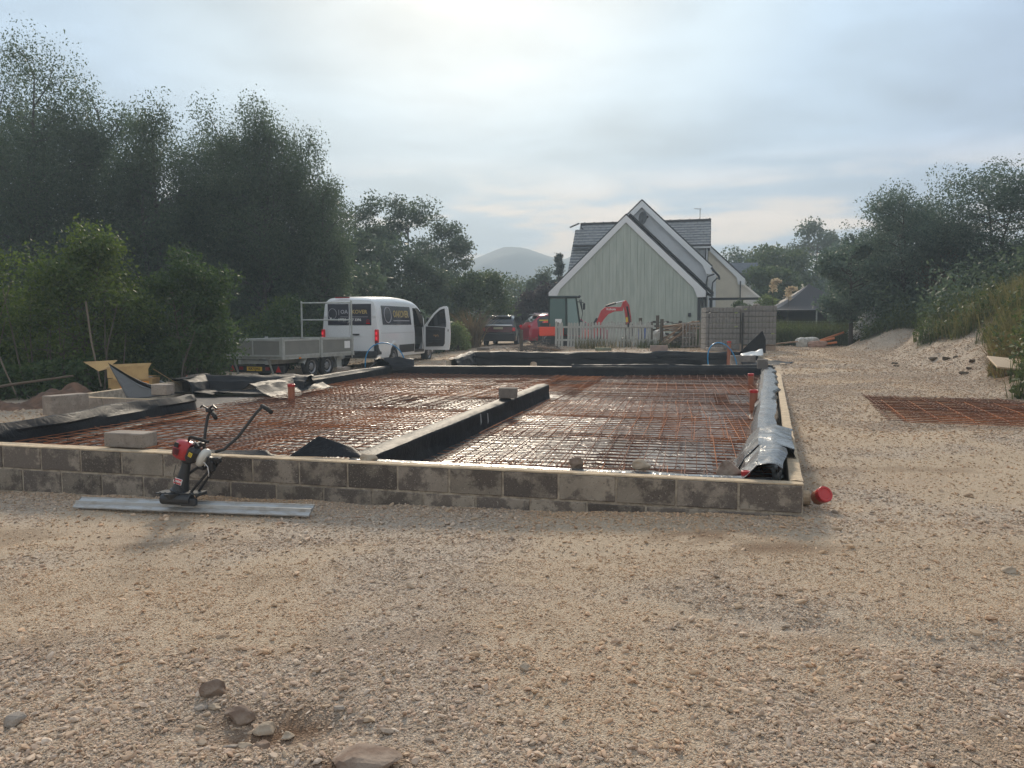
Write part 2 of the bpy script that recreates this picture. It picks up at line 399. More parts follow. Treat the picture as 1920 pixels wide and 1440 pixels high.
col = mixc_(atv.outputs['Fac'], col, soil)
t.links.new(col, b.inputs['Base Color'])
bh = nd('ShaderNodeMath', operation='ADD'); t.links.new(mrg(edge.outputs[0], 0, .35, 0, .7), bh.inputs[0]); t.links.new(nz_(110, 4), bh.inputs[1])
bmp = nd('ShaderNodeBump'); bmp.inputs['Strength'].default_value = .9; bmp.inputs['Distance'].default_value = .012; t.links.new(bh.outputs[0], bmp.inputs['Height']); t.links.new(bmp.outputs[0], b.inputs['Normal'])
ground = np_mesh('ground', V, F, gm, smooth=True); tag(ground, kind='structure')
for nm, fn in (('coarse', coarse), ('veg', veg), ('damp', damp)):
    at = ground.data.attributes.new(nm, 'FLOAT', 'POINT'); at.data.foreach_set('value', fn(X, Y).ravel().astype(np.float32))

# ---------------------------------------------------------------- loose stone, instanced from a handful of broken shapes
smat = bpy.data.materials.new('loose_stone'); smat.use_nodes = True
t = smat.node_tree; b = t.nodes['Principled BSDF']; b.inputs['Roughness'].default_value = .9; b.inputs['Specular IOR Level'].default_value = .2
oi = nd('ShaderNodeObjectInfo'); rp = nd('ShaderNodeValToRGB'); t.links.new(oi.outputs['Random'], rp.inputs[0])
rp.color_ramp.interpolation = 'LINEAR'
pal = [(0, (.27, .235, .20)), (.12, (.42, .34, .25)), (.34, (.55, .44, .325)), (.52, (.45, .325, .24)), (.66, (.47, .405, .34)), (.82, (.61, .51, .405)), (.94, (.53, .39, .28)), (1, (.72, .64, .54))]
rp.color_ramp.elements[0].color = (*pal[0][1], 1); rp.color_ramp.elements[1].color = (*pal[-1][1], 1)
for p_, c_ in pal[1:-1]:
    e = rp.color_ramp.elements.new(p_); e.color = (*c_, 1)
tcg = nd('ShaderNodeTexCoord')
cc = mixc_(mrg(nz_(2.2), .3, .7, 0, .35), rp.outputs[0], (.30, .22, .15))
ita = nd('ShaderNodeAttribute', attribute_name='tone'); ita.attribute_type = 'INSTANCER'
tn = mixc_(ita.outputs['Fac'], (1.14, 1.0, .87), (1.04, 1.0, .98)); cc = mixc_(1.0, cc, tn, 'MULTIPLY')
t.links.new(cc, b.inputs['Base Color'])
bank = bpy.data.collections.new('stone_shapes')
import bmesh
def rock_mesh(name, seed, sub=1, m=smat, sq=(1, .75, .5), rough=.35, sm=False, chops=None):
    bm = bmesh.new(); bmesh.ops.create_icosphere(bm, subdivisions=sub, radius=.5); rr = random.Random(seed)
    for k in range(chops or 4 + sub * 2):      # chop flats
        n = Vector((rr.gauss(0, 1), rr.gauss(0, 1), rr.gauss(0, 1))).normalized(); dlim = .5 * rr.uniform(.50 if chops else .55, .85)
        for v in bm.verts:
            dd = v.co.dot(n)
            if dd > dlim: v.co -= n * (dd - dlim)
    for v in bm.verts:
        nn = mnoise.noise(v.co * 2.3 + Vector((seed * 3.1, 0, 0))); v.co *= 1 + nn * rough
        v.co.x *= sq[0]; v.co.y *= sq[1]; v.co.z *= sq[2]
    me = bpy.data.meshes.new(name); bm.to_mesh(me); bm.free(); me.materials.append(m)
    if sm: me.polygons.foreach_set('use_smooth', [True] * len(me.polygons))
    return me
for k in range(9):
    rr = random.Random(k); me = rock_mesh('stone_shape', k, 2 if k % 2 else 1, sq=(1.1, rr.uniform(.5, .8), rr.uniform(.26, .5)), rough=.12, chops=13)
    o = bpy.data.objects.new('stone_shape', me); bank.objects.link(o)
def scatter_pts(n, x0, x1, y0, y1, smin, smax, power, cond):
    x = nr.uniform(x0, x1, n); y = nr.uniform(y0, y1, n); k = cond(x, y); x, y = x[k], y[k]; n = len(x)
    s_ = smin * (1 - nr.rand(n) * (1 - (smin / smax) ** power)) ** (-1 / power)
    return x, y, s_
def on_gravel(x, y):
    c = coarse(x, y); v = veg(x, y); d = in_quad(x, y, SLAB, -.02)
    return (nr.rand(len(x)) < (.34 + .66 * c) * (1 - .8 * damp(x, y))) & (v < .6) & (d < 0)
def fr(m): return lambda x, y: on_gravel(x, y) & (np.abs(x) < y * .70 + m)
sets = [scatter_pts(130000, -5.5, 5.5, 2.1, 5.6, .010, .042, 2.4, fr(.7)),
        scatter_pts(110000, -4, 4, 2.1, 5.0, .007, .018, 2.0, lambda x, y: (np.abs(x) < y * .70 + .5) & (in_quad(x, y, SLAB, -.02) < 0) & (nr.rand(len(x)) > damp(x, y) * .8)),
        scatter_pts(1500, -5, 5.5, 2.2, 6.5, .04, .085, 2.6, fr(.5)),
        scatter_pts(30000, -2.5, 3, 2.1, 3.6, .011, .055, 2.2, fr(.5)),
        scatter_pts(90000, -7.5, 7.5, 5.4, 9, .013, .048, 2.3, fr(1.0)),
        scatter_pts(100000, 2.0, 12, 9, 18, .020, .07, 2.2, fr(1.0)),
        scatter_pts(60000, 6, 18, 18, 33, .03, .10, 2.0, fr(1.0)),
        scatter_pts(22000, -13, -5.8, 7, 15, .025, .09, 2.0, fr(1.5)),
        scatter_pts(26000, -9, 8.5, 21.5, 42, .04, .12, 2.0, on_gravel)]
# a dense drift along the foot of the front wall
n = 9000; s0 = nr.rand(n); off = np.abs(nr.normal(0, .22, n)) + .02
dx, dy = (FL - FR).normalized(); L_ = (FL - FR).length
xx = FR.x + dx * s0 * L_ - dy * -1 * 0 - off * .25; yy = FR.y + dy * s0 * L_ - off * .97
sets.append((xx, yy, .014 * (1 - nr.rand(n) * .9) ** -.42))
px = np.concatenate([s_[0] for s_ in sets]); py = np.concatenate([s_[1] for s_ in sets]); ps = np.concatenate([s_[2] for s_ in sets])
pz = ground_h(px, py) + ps * nr.uniform(-.05, .22, len(ps))
me = bpy.data.meshes.new('loose_gravel'); me.vertices.add(len(px)); me.vertices.foreach_set('co', np.stack([px, py, pz], 1).astype(np.float32).ravel())
def fattr(me, nm, ty, arr, key='value'):
    at = me.attributes.new(nm, ty, 'POINT'); at.data.foreach_set(key, np.asarray(arr, np.float32).ravel() if ty != 'INT' else np.asarray(arr, np.int32))
fattr(me, 'size', 'FLOAT', ps); fattr(me, 'rot', 'FLOAT_VECTOR', np.stack([nr.normal(0, .35, len(px)), nr.normal(0, .35, len(px)), nr.uniform(0, 6.28, len(px))], 1), 'vector')
fattr(me, 'tone', 'FLOAT', coarse(px, py)); fattr(me, 'pick', 'INT', nr.randint(0, 9, len(px)))
lg = bpy.data.objects.new('loose_gravel', me); C.objects.link(lg); tag(lg, 'loose broken grey and tan stone strewn over the packed ground', kind='stuff')
def instancer(obj, coll, name):
    ng = bpy.data.node_groups.new(name, 'GeometryNodeTree')
    ng.interface.new_socket('Geometry', in_out='INPUT', socket_type='NodeSocketGeometry'); ng.interface.new_socket('Geometry', in_out='OUTPUT', socket_type='NodeSocketGeometry')
    gi = ng.nodes.new('NodeGroupInput'); go = ng.nodes.new('NodeGroupOutput'); m2p = ng.nodes.new('GeometryNodeMeshToPoints'); iop = ng.nodes.new('GeometryNodeInstanceOnPoints')
    ci = ng.nodes.new('GeometryNodeCollectionInfo'); ci.inputs[0].default_value = coll; ci.inputs[1].default_value = True; ci.inputs[2].default_value = True
    def na(nm, ty):
        a_ = ng.nodes.new('GeometryNodeInputNamedAttribute'); a_.data_type = ty; a_.inputs[0].default_value = nm; return [s_ for s_ in a_.outputs if s_.enabled][0]
    ng.links.new(gi.outputs[0], m2p.inputs[0]); ng.links.new(m2p.outputs[0], iop.inputs['Points']); ng.links.new(ci.outputs[0], iop.inputs['Instance'])
    iop.inputs['Pick Instance'].default_value = True
    ng.links.new(na('pick', 'INT'), iop.inputs['Instance Index']); ng.links.new(na('size', 'FLOAT'), iop.inputs['Scale']); ng.links.new(na('rot', 'FLOAT_VECTOR'), iop.inputs['Rotation'])
    ng.links.new(iop.outputs[0], go.inputs[0])
    md = obj.modifiers.new('scatter', 'NODES'); md.node_group = ng
instancer(lg, bank, 'scatter_stone')
# distinct bigger stones in the foreground
brown = M('brown_rock', (.17, .115, .085), .9, col2=(.27, .21, .165), scale=9, bump=.5, bscale=30)
greyr = M('grey_rock', (.22, .19, .165), .9, col2=(.36, .31, .26), scale=8, bump=.5, bscale=30)
tanr = M('tan_rock', (.33, .26, .19), .9, col2=(.42, .35, .27), scale=8, bump=.4, bscale=30)
def rock(x, y, s_, m, seed, label, sq=(1, .8, .6), z=None, rz=0, sub=3, group=None):
    me = rock_mesh('rock', seed, sub, m, sq, .25); o = bpy.data.objects.new('rock', me); C.objects.link(o)
    me.transform(Matrix.Scale(s_, 4)); o.location = (x, y, (ghd(x, y) if z is None else z) + s_ * sq[2] * .22); o.rotation_euler = (rnd.uniform(-.2, .2), rnd.uniform(-.2, .2), rz)
    return tag(o, label, 'rock', group)
# ---------------------------------------------------------------- blockwork
def block_mat(name, c_light, c_dark, speck, amt):
    m = bpy.data.materials.new(name); m.use_nodes = True; MATS[name] = m
    global t
    t = m.node_tree; b = t.nodes['Principled BSDF']; b.inputs['Roughness'].default_value = .92; b.inputs['Specular IOR Level'].default_value = .2
    tcn = nd('ShaderNodeTexCoord'); oi = nd('ShaderNodeObjectInfo'); cx = nd('ShaderNodeCombineXYZ')
    for i in range(3): t.links.new(oi.outputs['Random'], cx.inputs[i])
    ad = nd('ShaderNodeVectorMath', operation='MULTIPLY_ADD'); t.links.new(cx.outputs[0], ad.inputs[0]); ad.inputs[1].default_value = (37, 91, 53); t.links.new(tcn.outputs['Object'], ad.inputs[2]); vec = ad.outputs[0]
    base = mixc_(mrg(nz_(5, 4, .6, vec), .35, .7), c_light, tuple(c * .72 for c in c_light))
    stain = mrg(nz_(3.6, 6, .68, vec), .5 - amt * .16, .56 - amt * .1)
    base = mixc_(stain, base, c_dark)
    tint = nd('ShaderNodeMath', operation='MULTIPLY_ADD'); t.links.new(oi.outputs['Random'], tint.inputs[0]); tint.inputs[1].default_value = .5; tint.inputs[2].default_value = .75
    tcx = nd('ShaderNodeCombineXYZ')
    for i in range(3): t.links.new(tint.outputs[0], tcx.inputs[i])
    base = mixc_(1.0, base, tcx.outputs[0], 'MULTIPLY')
    sp = mrg(nz_(85, 3, .6, vec), .62, .68, 0, speck)
    base = mixc_(sp, base, (.46, .41, .35))
    pit = mrg(nz_(60, 2, .5, vec), .36, .30, 0, .6); base = mixc_(pit, base, (.05, .045, .04))
    t.links.new(base, b.inputs['Base Color'])
    bp = nd('ShaderNodeBump'); bp.inputs['Strength'].default_value = .7; bp.inputs['Distance'].default_value = .006
    t.links.new(nz_(90, 5, .65, vec), bp.inputs['Height']); t.links.new(bp.outputs[0], b.inputs['Normal'])
    return m
stained = block_mat('stained_block', (.33, .285, .235), (.135, .115, .10), .9, .5)
stained2 = block_mat('brown_stained_block', (.37, .32, .26), (.16, .135, .115), .7, .2)
plainb = block_mat('plain_block', (.36, .31, .265), (.25, .21, .18), .25, .2)
greyb = block_mat('grey_block', (.30, .27, .245), (.20, .18, .165), .2, .1)
mortar = M('mortar', (.50, .43, .34), .95, col2=(.32, .27, .215), scale=14, bump=.8, bscale=60)
mortar_top = M('mortar_top', (.56, .44, .30), .95, col2=(.44, .345, .24), scale=9, bump=.6, bscale=50)
def block_mesh(name, l, h, d, m):
    return MB().mat(m).cbox((0, 0, 0), (l, d, h), .006).mesh(name)
bm_ = {k: block_mesh('block', .452, .215, .1, k) for k in (stained, stained2, plainb, greyb)}
def wall(name, label, A, B, z_top, courses, step, mats, thick=.1, cap=True, group=None, off0=0.0, proud=.004):
    """blocks laid from A to B (outer face line); each block a part"""
    A = Vector(A); B = Vector(B); e = (B - A); L = e.length; e.normalize(); n = Vector((-e.y, e.x)); ang = math.atan2(e.y, e.x)
    w = thing(name, label, 'wall', (A.x, A.y, 0), ang, group)
    jb = MB().mat(mortar)
    jb.box((L / 2, thick / 2 + .0035, z_top - courses * .1125 - .0025), (L - .004, thick - .005, courses * .225 - .008))
    jb.build('mortar_joint', None, w)
    for c in range(courses):
        z = z_top - .1125 - c * .225 - (.005 if cap else 0)
        s_ = -(step / 2) * (c % 2) - off0
        k = 0
        while s_ < L - .02:
            a0 = max(s_, 0); a1 = min(s_ + step, L); ln = a1 - a0 - .018
            if ln > .05:
                m_ = mats[rnd.randrange(len(mats))]
                o = bpy.data.objects.new('block', bm_[m_]); C.objects.link(o); o.parent = w
                o.scale = (ln / .452, thick / .1, rnd.uniform(.945, .965))
                o.location = ((a0 + a1) / 2, thick / 2 - proud + rnd.uniform(-.002, .002), z); o.rotation_euler = (rnd.uniform(-.006, .006), rnd.uniform(-.004, .004), rnd.uniform(-.006, .006))
            s_ += step; k += 1
    if cap:
        cp = MB().mat(mortar_top); npt = max(2, int(L / .12)); rows = []
        for i in range(npt + 1):
            s_ = L * i / npt; j = [rnd.uniform(-.004, .004) for _ in range(4)]
            rows.append([(s_, -.002 + j[0], z_top - .010), (s_, .002 + j[1], z_top + .001 + j[2] * .3), (s_, thick * .5, z_top + .004 + j[2]), (s_, thick - .004, z_top + .001 + j[3] * .3), (s_, thick, z_top - .010)])
        cp.grid(rows); cp.build('mortar_top', None, w)
    return w

def off_for(A, B, step): return step - ((B - A).length % step)
front = wall('block_wall', 'long front foundation wall of dark stained concrete blocks facing the open gravel', FL, FR, ZT, 3, .466, [stained, stained, stained2], off0=off_for(FL, FR, .466))
right = wall('block_wall', 'right foundation wall with a pale clean top running back beside the gravel track', FR + (BR - FR).normalized() * .104, BR, ZT, 2, .45, [plainb, greyb])
back = wall('block_wall', 'back foundation wall covered by black sheet, in front of the small rear bay', BR, BL, ZT, 2, .45, [plainb, greyb], thick=.2)
left = wall('block_wall', 'left foundation wall under black sheeting, from the silver trailer corner to the side bay', BL, BL + (FL - BL) * .40, ZT, 2, .45, [plainb, greyb], thick=.2)
left2 = wall('block_wall', 'near left foundation wall draped with black sheeting inside', BL + (FL - BL) * .68, FL - (FL - BL).normalized() * .12, ZT, 3, .45, [plainb, greyb])
# side bay on the left
ba = BL + (FL - BL) * .68; bd = BL + (FL - BL) * .40
bb = Vector((-7.15, 12.75)); bc = Vector((-6.72, 16.6))
wall('block_wall', 'short cross wall of the left side bay, dusty pale blocks beside the soil heap', bb, ba + Vector((0, 0)), ZT - .02, 2, .45, [plainb])
wall('block_wall', 'outer wall of the left side bay, smooth grey blocks by the cardboard boxes', bc, bb + Vector((0, .11)), ZT + .03, 2, .45, [greyb], proud=0)
# rear bay beyond the back wall, one course higher
rb_ = wall('block_wall', 'wall of the small rear bay lined with hanging black sheet, in front of the picket fence', RA, RB, .50, 3, .45, [plainb, greyb], thick=.14)
wall('block_wall', 'left end wall of the rear bay, bare grey block end beside the drive', RB + Vector((-.02, -.12)), RC, .50, 3, .45, [greyb], thick=.14)
wall('block_wall', 'right end wall of the rear bay beside the gravel track', RD, RA + Vector((-.02, -.12)), .45, 2, .45, [greyb], thick=.14)

# ---------------------------------------------------------------- damp-proof sheet
def sheet_mat(name, col, rough, bump, spec=.5, scale=3.0, coat=.3):
    m = M(name, col, rough, spec=spec, coat=coat)
    global t
    t = m.node_tree; b = t.nodes['Principled BSDF']; b.inputs['Coat Roughness'].default_value = .22
    tcn = nd('ShaderNodeTexCoord')
    n1 = nd('ShaderNodeTexNoise'); n1.inputs['Scale'].default_value = scale; n1.inputs['Detail'].default_value = 5; n1.inputs['Distortion'].default_value = .8; t.links.new(tcn.outputs['Object'], n1.inputs[0])
    v = nd('ShaderNodeTexVoronoi', feature='DISTANCE_TO_EDGE'); v.inputs['Scale'].default_value = scale * 1.6; t.links.new(n1.outputs['Color'], v.inputs[0])
    ad = nd('ShaderNodeMath', operation='ADD'); t.links.new(n1.outputs[0], ad.inputs[0]); t.links.new(mrg(v.outputs[0], 0, .12, 0, .35), ad.inputs[1])
    bp = nd('ShaderNodeBump'); bp.inputs['Strength'].default_value = bump; bp.inputs['Distance'].default_value = .05; t.links.new(ad.outputs[0], bp.inputs['Height']); t.links.new(bp.outputs[0], b.inputs['Normal']); t.links.new(bp.outputs[0], b.inputs['Coat Normal'])
    # dust settled on it
    d = mrg(nz_(1.7, 5, .65, tcn.outputs['Object']), .45, .75, 0, .13)
    t.links.new(mixc_(d, col, (.16, .14, .12)), b.inputs['Base Color'])
    return m
blk = sheet_mat('black_sheet', (.012, .013, .016), .58, .2, coat=.01, spec=.22)
flr = sheet_mat('floor_sheet', (.15, .135, .13), .36, .3, scale=1.6)
grs = sheet_mat('grey_sheet', (.10, .105, .112), .27, .22, scale=3, coat=.4)
def _rv(i, j, k):
    h = math.sin(i * 127.1 + j * 311.7 + k * 74.7) * 43758.5453; return h - math.floor(h)
def tri(x, y, k=0):
    x += .35 * mnoise.noise(Vector((x * .7, y * .7, k))); i = math.floor(x); j = math.floor(y); fx = x - i; fy = y - j
    if (i + j) % 2:
        if fx + fy < 1: return _rv(i, j, k) * (1 - fx - fy) + _rv(i + 1, j, k) * fx + _rv(i, j + 1, k) * fy
        return _rv(i + 1, j + 1, k) * (fx + fy - 1) + _rv(i, j + 1, k) * (1 - fx) + _rv(i + 1, j, k) * (1 - fy)
    if fx > fy: return _rv(i, j, k) * (1 - fx) + _rv(i + 1, j, k) * (fx - fy) + _rv(i + 1, j + 1, k) * fy
    return _rv(i, j, k) * (1 - fy) + _rv(i, j + 1, k) * (fy - fx) + _rv(i + 1, j + 1, k) * fx
def ridged(x, y, z=0.0):
    return tri(x * 1.5 + z * 3, y * 1.9 + z, 1) * .65 + tri(x * 3.6 + y * 1.2, y * 3.6 - x * .8 + z, 2) * .35 + (ridged0(x, y, z) - .5) * .25
def ridged0(x, y, z=0.0):
    a = mnoise.noise(Vector((x, y, z))); b_ = mnoise.noise(Vector((x * 2.1 + 7, y * 2.1, z + 3)))
    return (1 - abs(a) * 2.2) * .65 + (1 - abs(b_) * 2.2) * .35
def drape(label, path, prof, m, amp=.02, fu=2.2, fv=2.2, step=.07, vstep=.035, seed=0.0, wob=.02, skew=1.2, name='plastic_sheet', cat='plastic sheet', top_j=None, group=None, endcut=None):
    """path: outer-edge line points (x,y); prof: (inward offset, z) from the outer edge over the wall top and down"""
    P = [Vector(p) for p in path]; cum = [0]
    for i in range(len(P) - 1): cum.append(cum[-1] + (P[i + 1] - P[i]).length)
    L = cum[-1]; nu = max(4, int(L / step)); pr = [Vector(p) for p in prof]; pc = [0]
    for i in range(len(pr) - 1): pc.append(pc[-1] + (pr[i + 1] - pr[i]).length)
    rows = []; fr_l = []
    for k_ in range(len(pr) - 1):
        n_ = max(1, int(round((pc[k_ + 1] - pc[k_]) / vstep)))
        fr_l += [(pc[k_] + (pc[k_ + 1] - pc[k_]) * g_ / n_) / pc[-1] for g_ in range(n_)]
    fr_l.append(1.0); nv = len(fr_l) - 1
    for i in range(nu + 1):
        s_ = L * i / nu; k = 0
        while k < len(P) - 2 and s_ > cum[k + 1]: k += 1
        f = (s_ - cum[k]) / (cum[k + 1] - cum[k]); p = P[k].lerp(P[k + 1], f)
        e = (P[k + 1] - P[k]).normalized(); n = Vector((-e.y, e.x)); row = []
        sh = mnoise.noise(Vector((s_ * .9, seed, 2.2))) * wob * 3 + (tri(s_ * 2.6, seed, 5) - .5) * wob
        vmax = pc[-1]
        for j in range(nv + 1):
            q_ = vmax * fr_l[j]; q_c = min(q_, pc[-1] - 1e-6); kk = 0
            while kk < len(pr) - 2 and q_c > pc[kk + 1]: kk += 1
            g = (q_c - pc[kk]) / (pc[kk + 1] - pc[kk]); o_ = pr[kk].lerp(pr[kk + 1], g); pe = (pr[kk + 1] - pr[kk]).normalized(); pn = Vector((-pe.y, pe.x))
            if pn.y < 0 and abs(pe.y) < .5: pn = -pn
            if abs(pe.y) >= .5: pn = Vector((1, 0)) if True else pn
            w_ = ridged(s_ * fu + seed + q_ * skew, q_ * fv + seed, seed) * amp + abs(mnoise.noise(Vector((s_ * 4, q_ * 3, seed)))) * amp * .2
            w_ = max(w_, -.002)
            off = o_.x + pn.x * w_ + (sh if j < nv * .35 else sh * .3); z = o_.y + pn.y * w_ + .004
            row.append((p.x + n.x * off, p.y + n.y * off, z))
        rows.append(row)
    mb = MB().mat(m).grid(rows); o = mb.build(name, None, smooth=True); o.data.set_sharp_from_angle(angle=R(24))
    so_ = o.modifiers.new('thick', 'SOLIDIFY'); so_.thickness = .003; so_.offset = 0
    tag(o, label, cat, group); return o
eF = (FL - FR).normalized(); eR = (BR - FR).normalized(); eB = (BL - BR).normalized(); eL = (FL - BL).normalized()
# floor
q = [FR, BR, BL, FL]; c_ = sum(q, Vector((0, 0))) / 4
def quad_pt(u, v):   # u across (0 left..1 right), v depth
    a = FL.lerp(FR, u); b = BL.lerp(BR, u); return a.lerp(b, v)
rows = []
for i in range(141):
    row = []
    for j in range(91):
        p = quad_pt(.005 + .99 * j / 90, .005 + .99 * i / 140)
        z = ZF + (fbm(np.array([p.x * .9]), np.array([p.y * .9]), 2)[0] - .5) * .025 + max(0, ridged(p.x * 1.1, p.y * 1.1, 4)) * .012
        row.append((p.x, p.y, z))
    rows.append(row)
fl = MB().mat(flr).grid([r[::-1] for r in rows[::-1]]).build('membrane_floor', None, smooth=True); tag(fl, 'crumpled dark plastic membrane laid over the whole floor of the slab', 'plastic sheet')
# bay floors
mb = MB().mat(flr); mb.add([(ba.x, ba.y, ZF), (bd.x, bd.y, ZF), (bc.x, bc.y, ZF), (bb.x, bb.y, ZF)], [(0, 1, 2, 3)])
tag(mb.build('membrane_floor', None), 'dark membrane on the floor of the left side bay', 'plastic sheet')
mb = MB().mat(flr); mb.add([(RC.x, RC.y, -.03), (RD.x, RD.y, -.03), (RA.x, RA.y, -.03), (RB.x, RB.y, -.03)], [(0, 1, 2, 3)])
tag(mb.build('membrane_floor', None), 'dark membrane on the floor of the rear bay', 'plastic sheet')
# inner leaf strips
drape('grey membrane strip lapped behind the front wall top beside the rocks', [FL.lerp(FR, .56) , FL.lerp(FR, .975)], [(.125, ZT - .035), (.15, ZT - .012), (.23, ZT - .015), (.33, ZT - .07), (.42, ZF + .02), (.6, ZF + .012)], grs, amp=.012, fu=1.2, seed=3, skew=.2)
drape('dusty grey membrane strip lapped behind the left half of the front wall', [FL, FL.lerp(FR, .555)], [(.125, ZT - .03), (.16, ZT - .02), (.26, ZT - .05), (.36, ZF + .03), (.55, ZF + .012)], grs, amp=.01, fu=1.1, seed=5, skew=.2)
# a pale inner leaf course just behind the front wall
ilf = wall('block_wall', 'inner leaf of pale blocks tucked behind the left part of the front wall', FL - eF * 0 + Vector((.03, .125)), FL.lerp(FR, .60) + Vector((.03, .125)), ZT - .012, 1, .46, [plainb])
drape('black sheet hanging smooth over the back wall of the slab', [BR - Vector((.1, 0)), BL + Vector((.05, 0))], [(.03, ZT + .012), (.12, ZT + .015), (.215, ZT + .005), (.235, ZT - .05), (.245, ZF + .03), (.4, ZF + .015)], blk, amp=.02, fu=.8, fv=2, seed=11)
drape('black sheet crumpled over the right half of the back wall', [BR - Vector((.2, -.1)), BR.lerp(BL, .52) - Vector((0, -.1))], [(-.18, ZT - .06), (-.05, ZT + .035), (.2, ZT + .04), (.27, ZT - .02), (.29, ZF + .09)], blk, amp=.055, fu=1.3, fv=1.6, seed=14, skew=2.4, wob=.05)
drape('black sheet draped along the far part of the left wall', [BL, BL + (FL - BL) * .40], [(.05, ZT + .02), (.18, ZT + .02), (.225, ZT - .02), (.24, ZF + .03), (.42, ZF + .015)], blk, amp=.03, fu=1.1, seed=21, wob=.03)
drape('black sheet draped along the near left wall, tucked under the loose blocks', [BL + (FL - BL) * .67, BL + (FL - BL) * .97], [(.02, ZT - .02), (.03, ZT + .03), (.14, ZT + .035), (.19, ZT - .03), (.22, ZF + .04), (.42, ZF + .015)], blk, amp=.05, fu=1.2, fv=2.0, seed=33, skew=1.8, wob=.035)
drape('black and silver crumpled sheet heaped over the side bay corner', [bd + Vector((.35, .2)), bc + Vector((.1, -.1)), bc.lerp(bb, .3) + Vector((0, 0))], [(-.25, ZT - .1), (-.05, ZT + .05), (.2, ZT + .05), (.36, ZT - .04), (.45, ZF + .05), (1.0, ZF + .03)], blk, amp=.09, fu=1.2, fv=1.8, seed=41, skew=1.2, wob=.06, step=.05)
drape('black crumpled sheet lying in the mouth of the side bay', [BL.lerp(FL, .34), BL.lerp(FL, .52)], [(-.25, ZT - .06), (-.1, ZT + .03), (.05, ZT - .02), (.2, ZF + .14), (.4, ZF + .05), (.55, ZF + .02)], blk, amp=.10, fu=1.5, fv=1.6, seed=47, skew=1.4, wob=.07)
drape('black sheet hung in long folds inside the rear bay wall', [RA - Vector((.1, 0)), RB + Vector((.25, 0))], [(.0, .505), (.1, .515), (.165, .50), (.18, .40), (.19, .0), (.5, -.02)], blk, amp=.10, fu=.8, fv=1.0, seed=52, skew=2.2, wob=.04, step=.1)
drape('black sheet bunched on the left end of the rear bay', [RB + Vector((.15, .05)), RC + Vector((0.1, 0))], [(.0, .505), (.1, .53), (.18, .50), (.2, .35), (.22, .0)], blk, amp=.09, fu=1.6, seed=58, wob=.05)
drape('crumpled black sheet knot at the far left corner of the slab', [BL + Vector((.75, .12)), BL + Vector((-.25, .0)), BL + eL * .5], [(-.35, ZT - .12), (-.12, ZT + .12), (.1, ZT + .17), (.25, ZT + .04), (.34, ZT - .1)], blk, amp=.12, fu=2.4, fv=3, seed=61, step=.04, skew=2, wob=.05)
# the silvery heap over the right wall
p0 = FR + eR * .12
drape('shiny grey plastic bunched in fat folds on the near end of the right wall', [p0 - eR * .02, p0 + eR * 1.1], [(.12, ZT - .03), (.14, ZT + .04), (.22, ZT + .075), (.33, ZT + .06), (.42, ZT - .02), (.47, ZT - .16), (.54, ZF + .03)], grs, amp=.075, fu=1.7, fv=1.6, seed=71, step=.03, vstep=.02, skew=.6, wob=.03)
drape('broad shiny grey sheet folded over the right wall behind the near bunch', [p0 + eR * 1.0, p0 + eR * 2.3], [(-.01, ZT - .0), (.02, ZT + .05), (.2, ZT + .10), (.34, ZT + .08), (.43, ZT - .02), (.50, ZT - .15), (.60, ZF + .03)], grs, amp=.06, fu=1.2, fv=1.2, seed=76, step=.035, vstep=.022, skew=-1.3, wob=.02)
drape('long grey sheet wrapped over the middle of the right wall', [p0 + eR * 2.15, p0 + eR * 5.9], [(.12, ZT - .02), (.14, ZT + .03), (.28, ZT + .045), (.37, ZT + .035), (.42, ZT - .05), (.45, ZF + .08), (.52, ZF + .02)], grs, amp=.035, fu=1.3, fv=1.2, seed=82, step=.045, vstep=.03, skew=.4, wob=.02)
drape('long grey sheet wrapped over the far end of the right wall', [p0 + eR * 5.75, p0 + eR * 15.2], [(.10, ZT - .0), (.13, ZT + .02), (.28, ZT + .03), (.38, ZT + .02), (.44, ZT - .05), (.46, ZF + .05), (.54, ZF + .02)], grs, amp=.025, fu=1.0, fv=1.0, seed=88, step=.08, vstep=.04, skew=.3, wob=.03)
# sleeper wall down the middle, wrapped
S0 = Vector((-1.36, 6.95)); S1 = Vector((.60, 15.0)); eS = (S1 - S0).normalized(); nS = Vector((-eS.y, eS.x))
sw = thing('sleeper_wall', 'low dividing wall wrapped in black sheet running back through the middle of the slab', 'wall', (0, 0, 0))
rows = []; N = 150
for i in range(N + 1):
    p = S0.lerp(S1, i / N); s_ = i / N * (S1 - S0).length; row = []
    prof = [(-.34, ZF + .012), (-.13, ZF + .03), (-.112, .2), (-.110, ZT - .012), (-.102, ZT + .006), (0, ZT + .010), (.102, ZT + .006), (.110, ZT - .012), (.112, .2), (.13, ZF + .03), (.3, ZF + .012)]
    fine_ = []
    for k in range(len(prof) - 1):
        for g in (0, .34, .67): fine_.append((prof[k][0] * (1 - g) + prof[k + 1][0] * g, prof[k][1] * (1 - g) + prof[k + 1][1] * g))
    fine_.append(prof[-1])
    for k, (o_, z) in enumerate(fine_):
        w_ = max(0, ridged(s_ * 1.3 + z * 2.5, z * 3 + o_ * 3, 7.7)) * .022 + abs(mnoise.noise(Vector((s_ * 4, k * .3, 1)))) * .012
        out = -1 if o_ < -.09 else (1 if o_ > .09 else 0)
        zz = z + (w_ if out == 0 else 0); oo = o_ + out * w_
        row.append((p.x - nS.x * oo, p.y - nS.y * oo, zz))
    rows.append(row)
sws = MB().mat(blk).grid([r[::-1] for r in rows]).build('sheet_wrap', None, sw, smooth=True); sws.data.set_sharp_from_angle(angle=R(24))
core = MB().mat(greyb); L_ = (S1 - S0).length; ang = math.atan2(eS.y, eS.x)
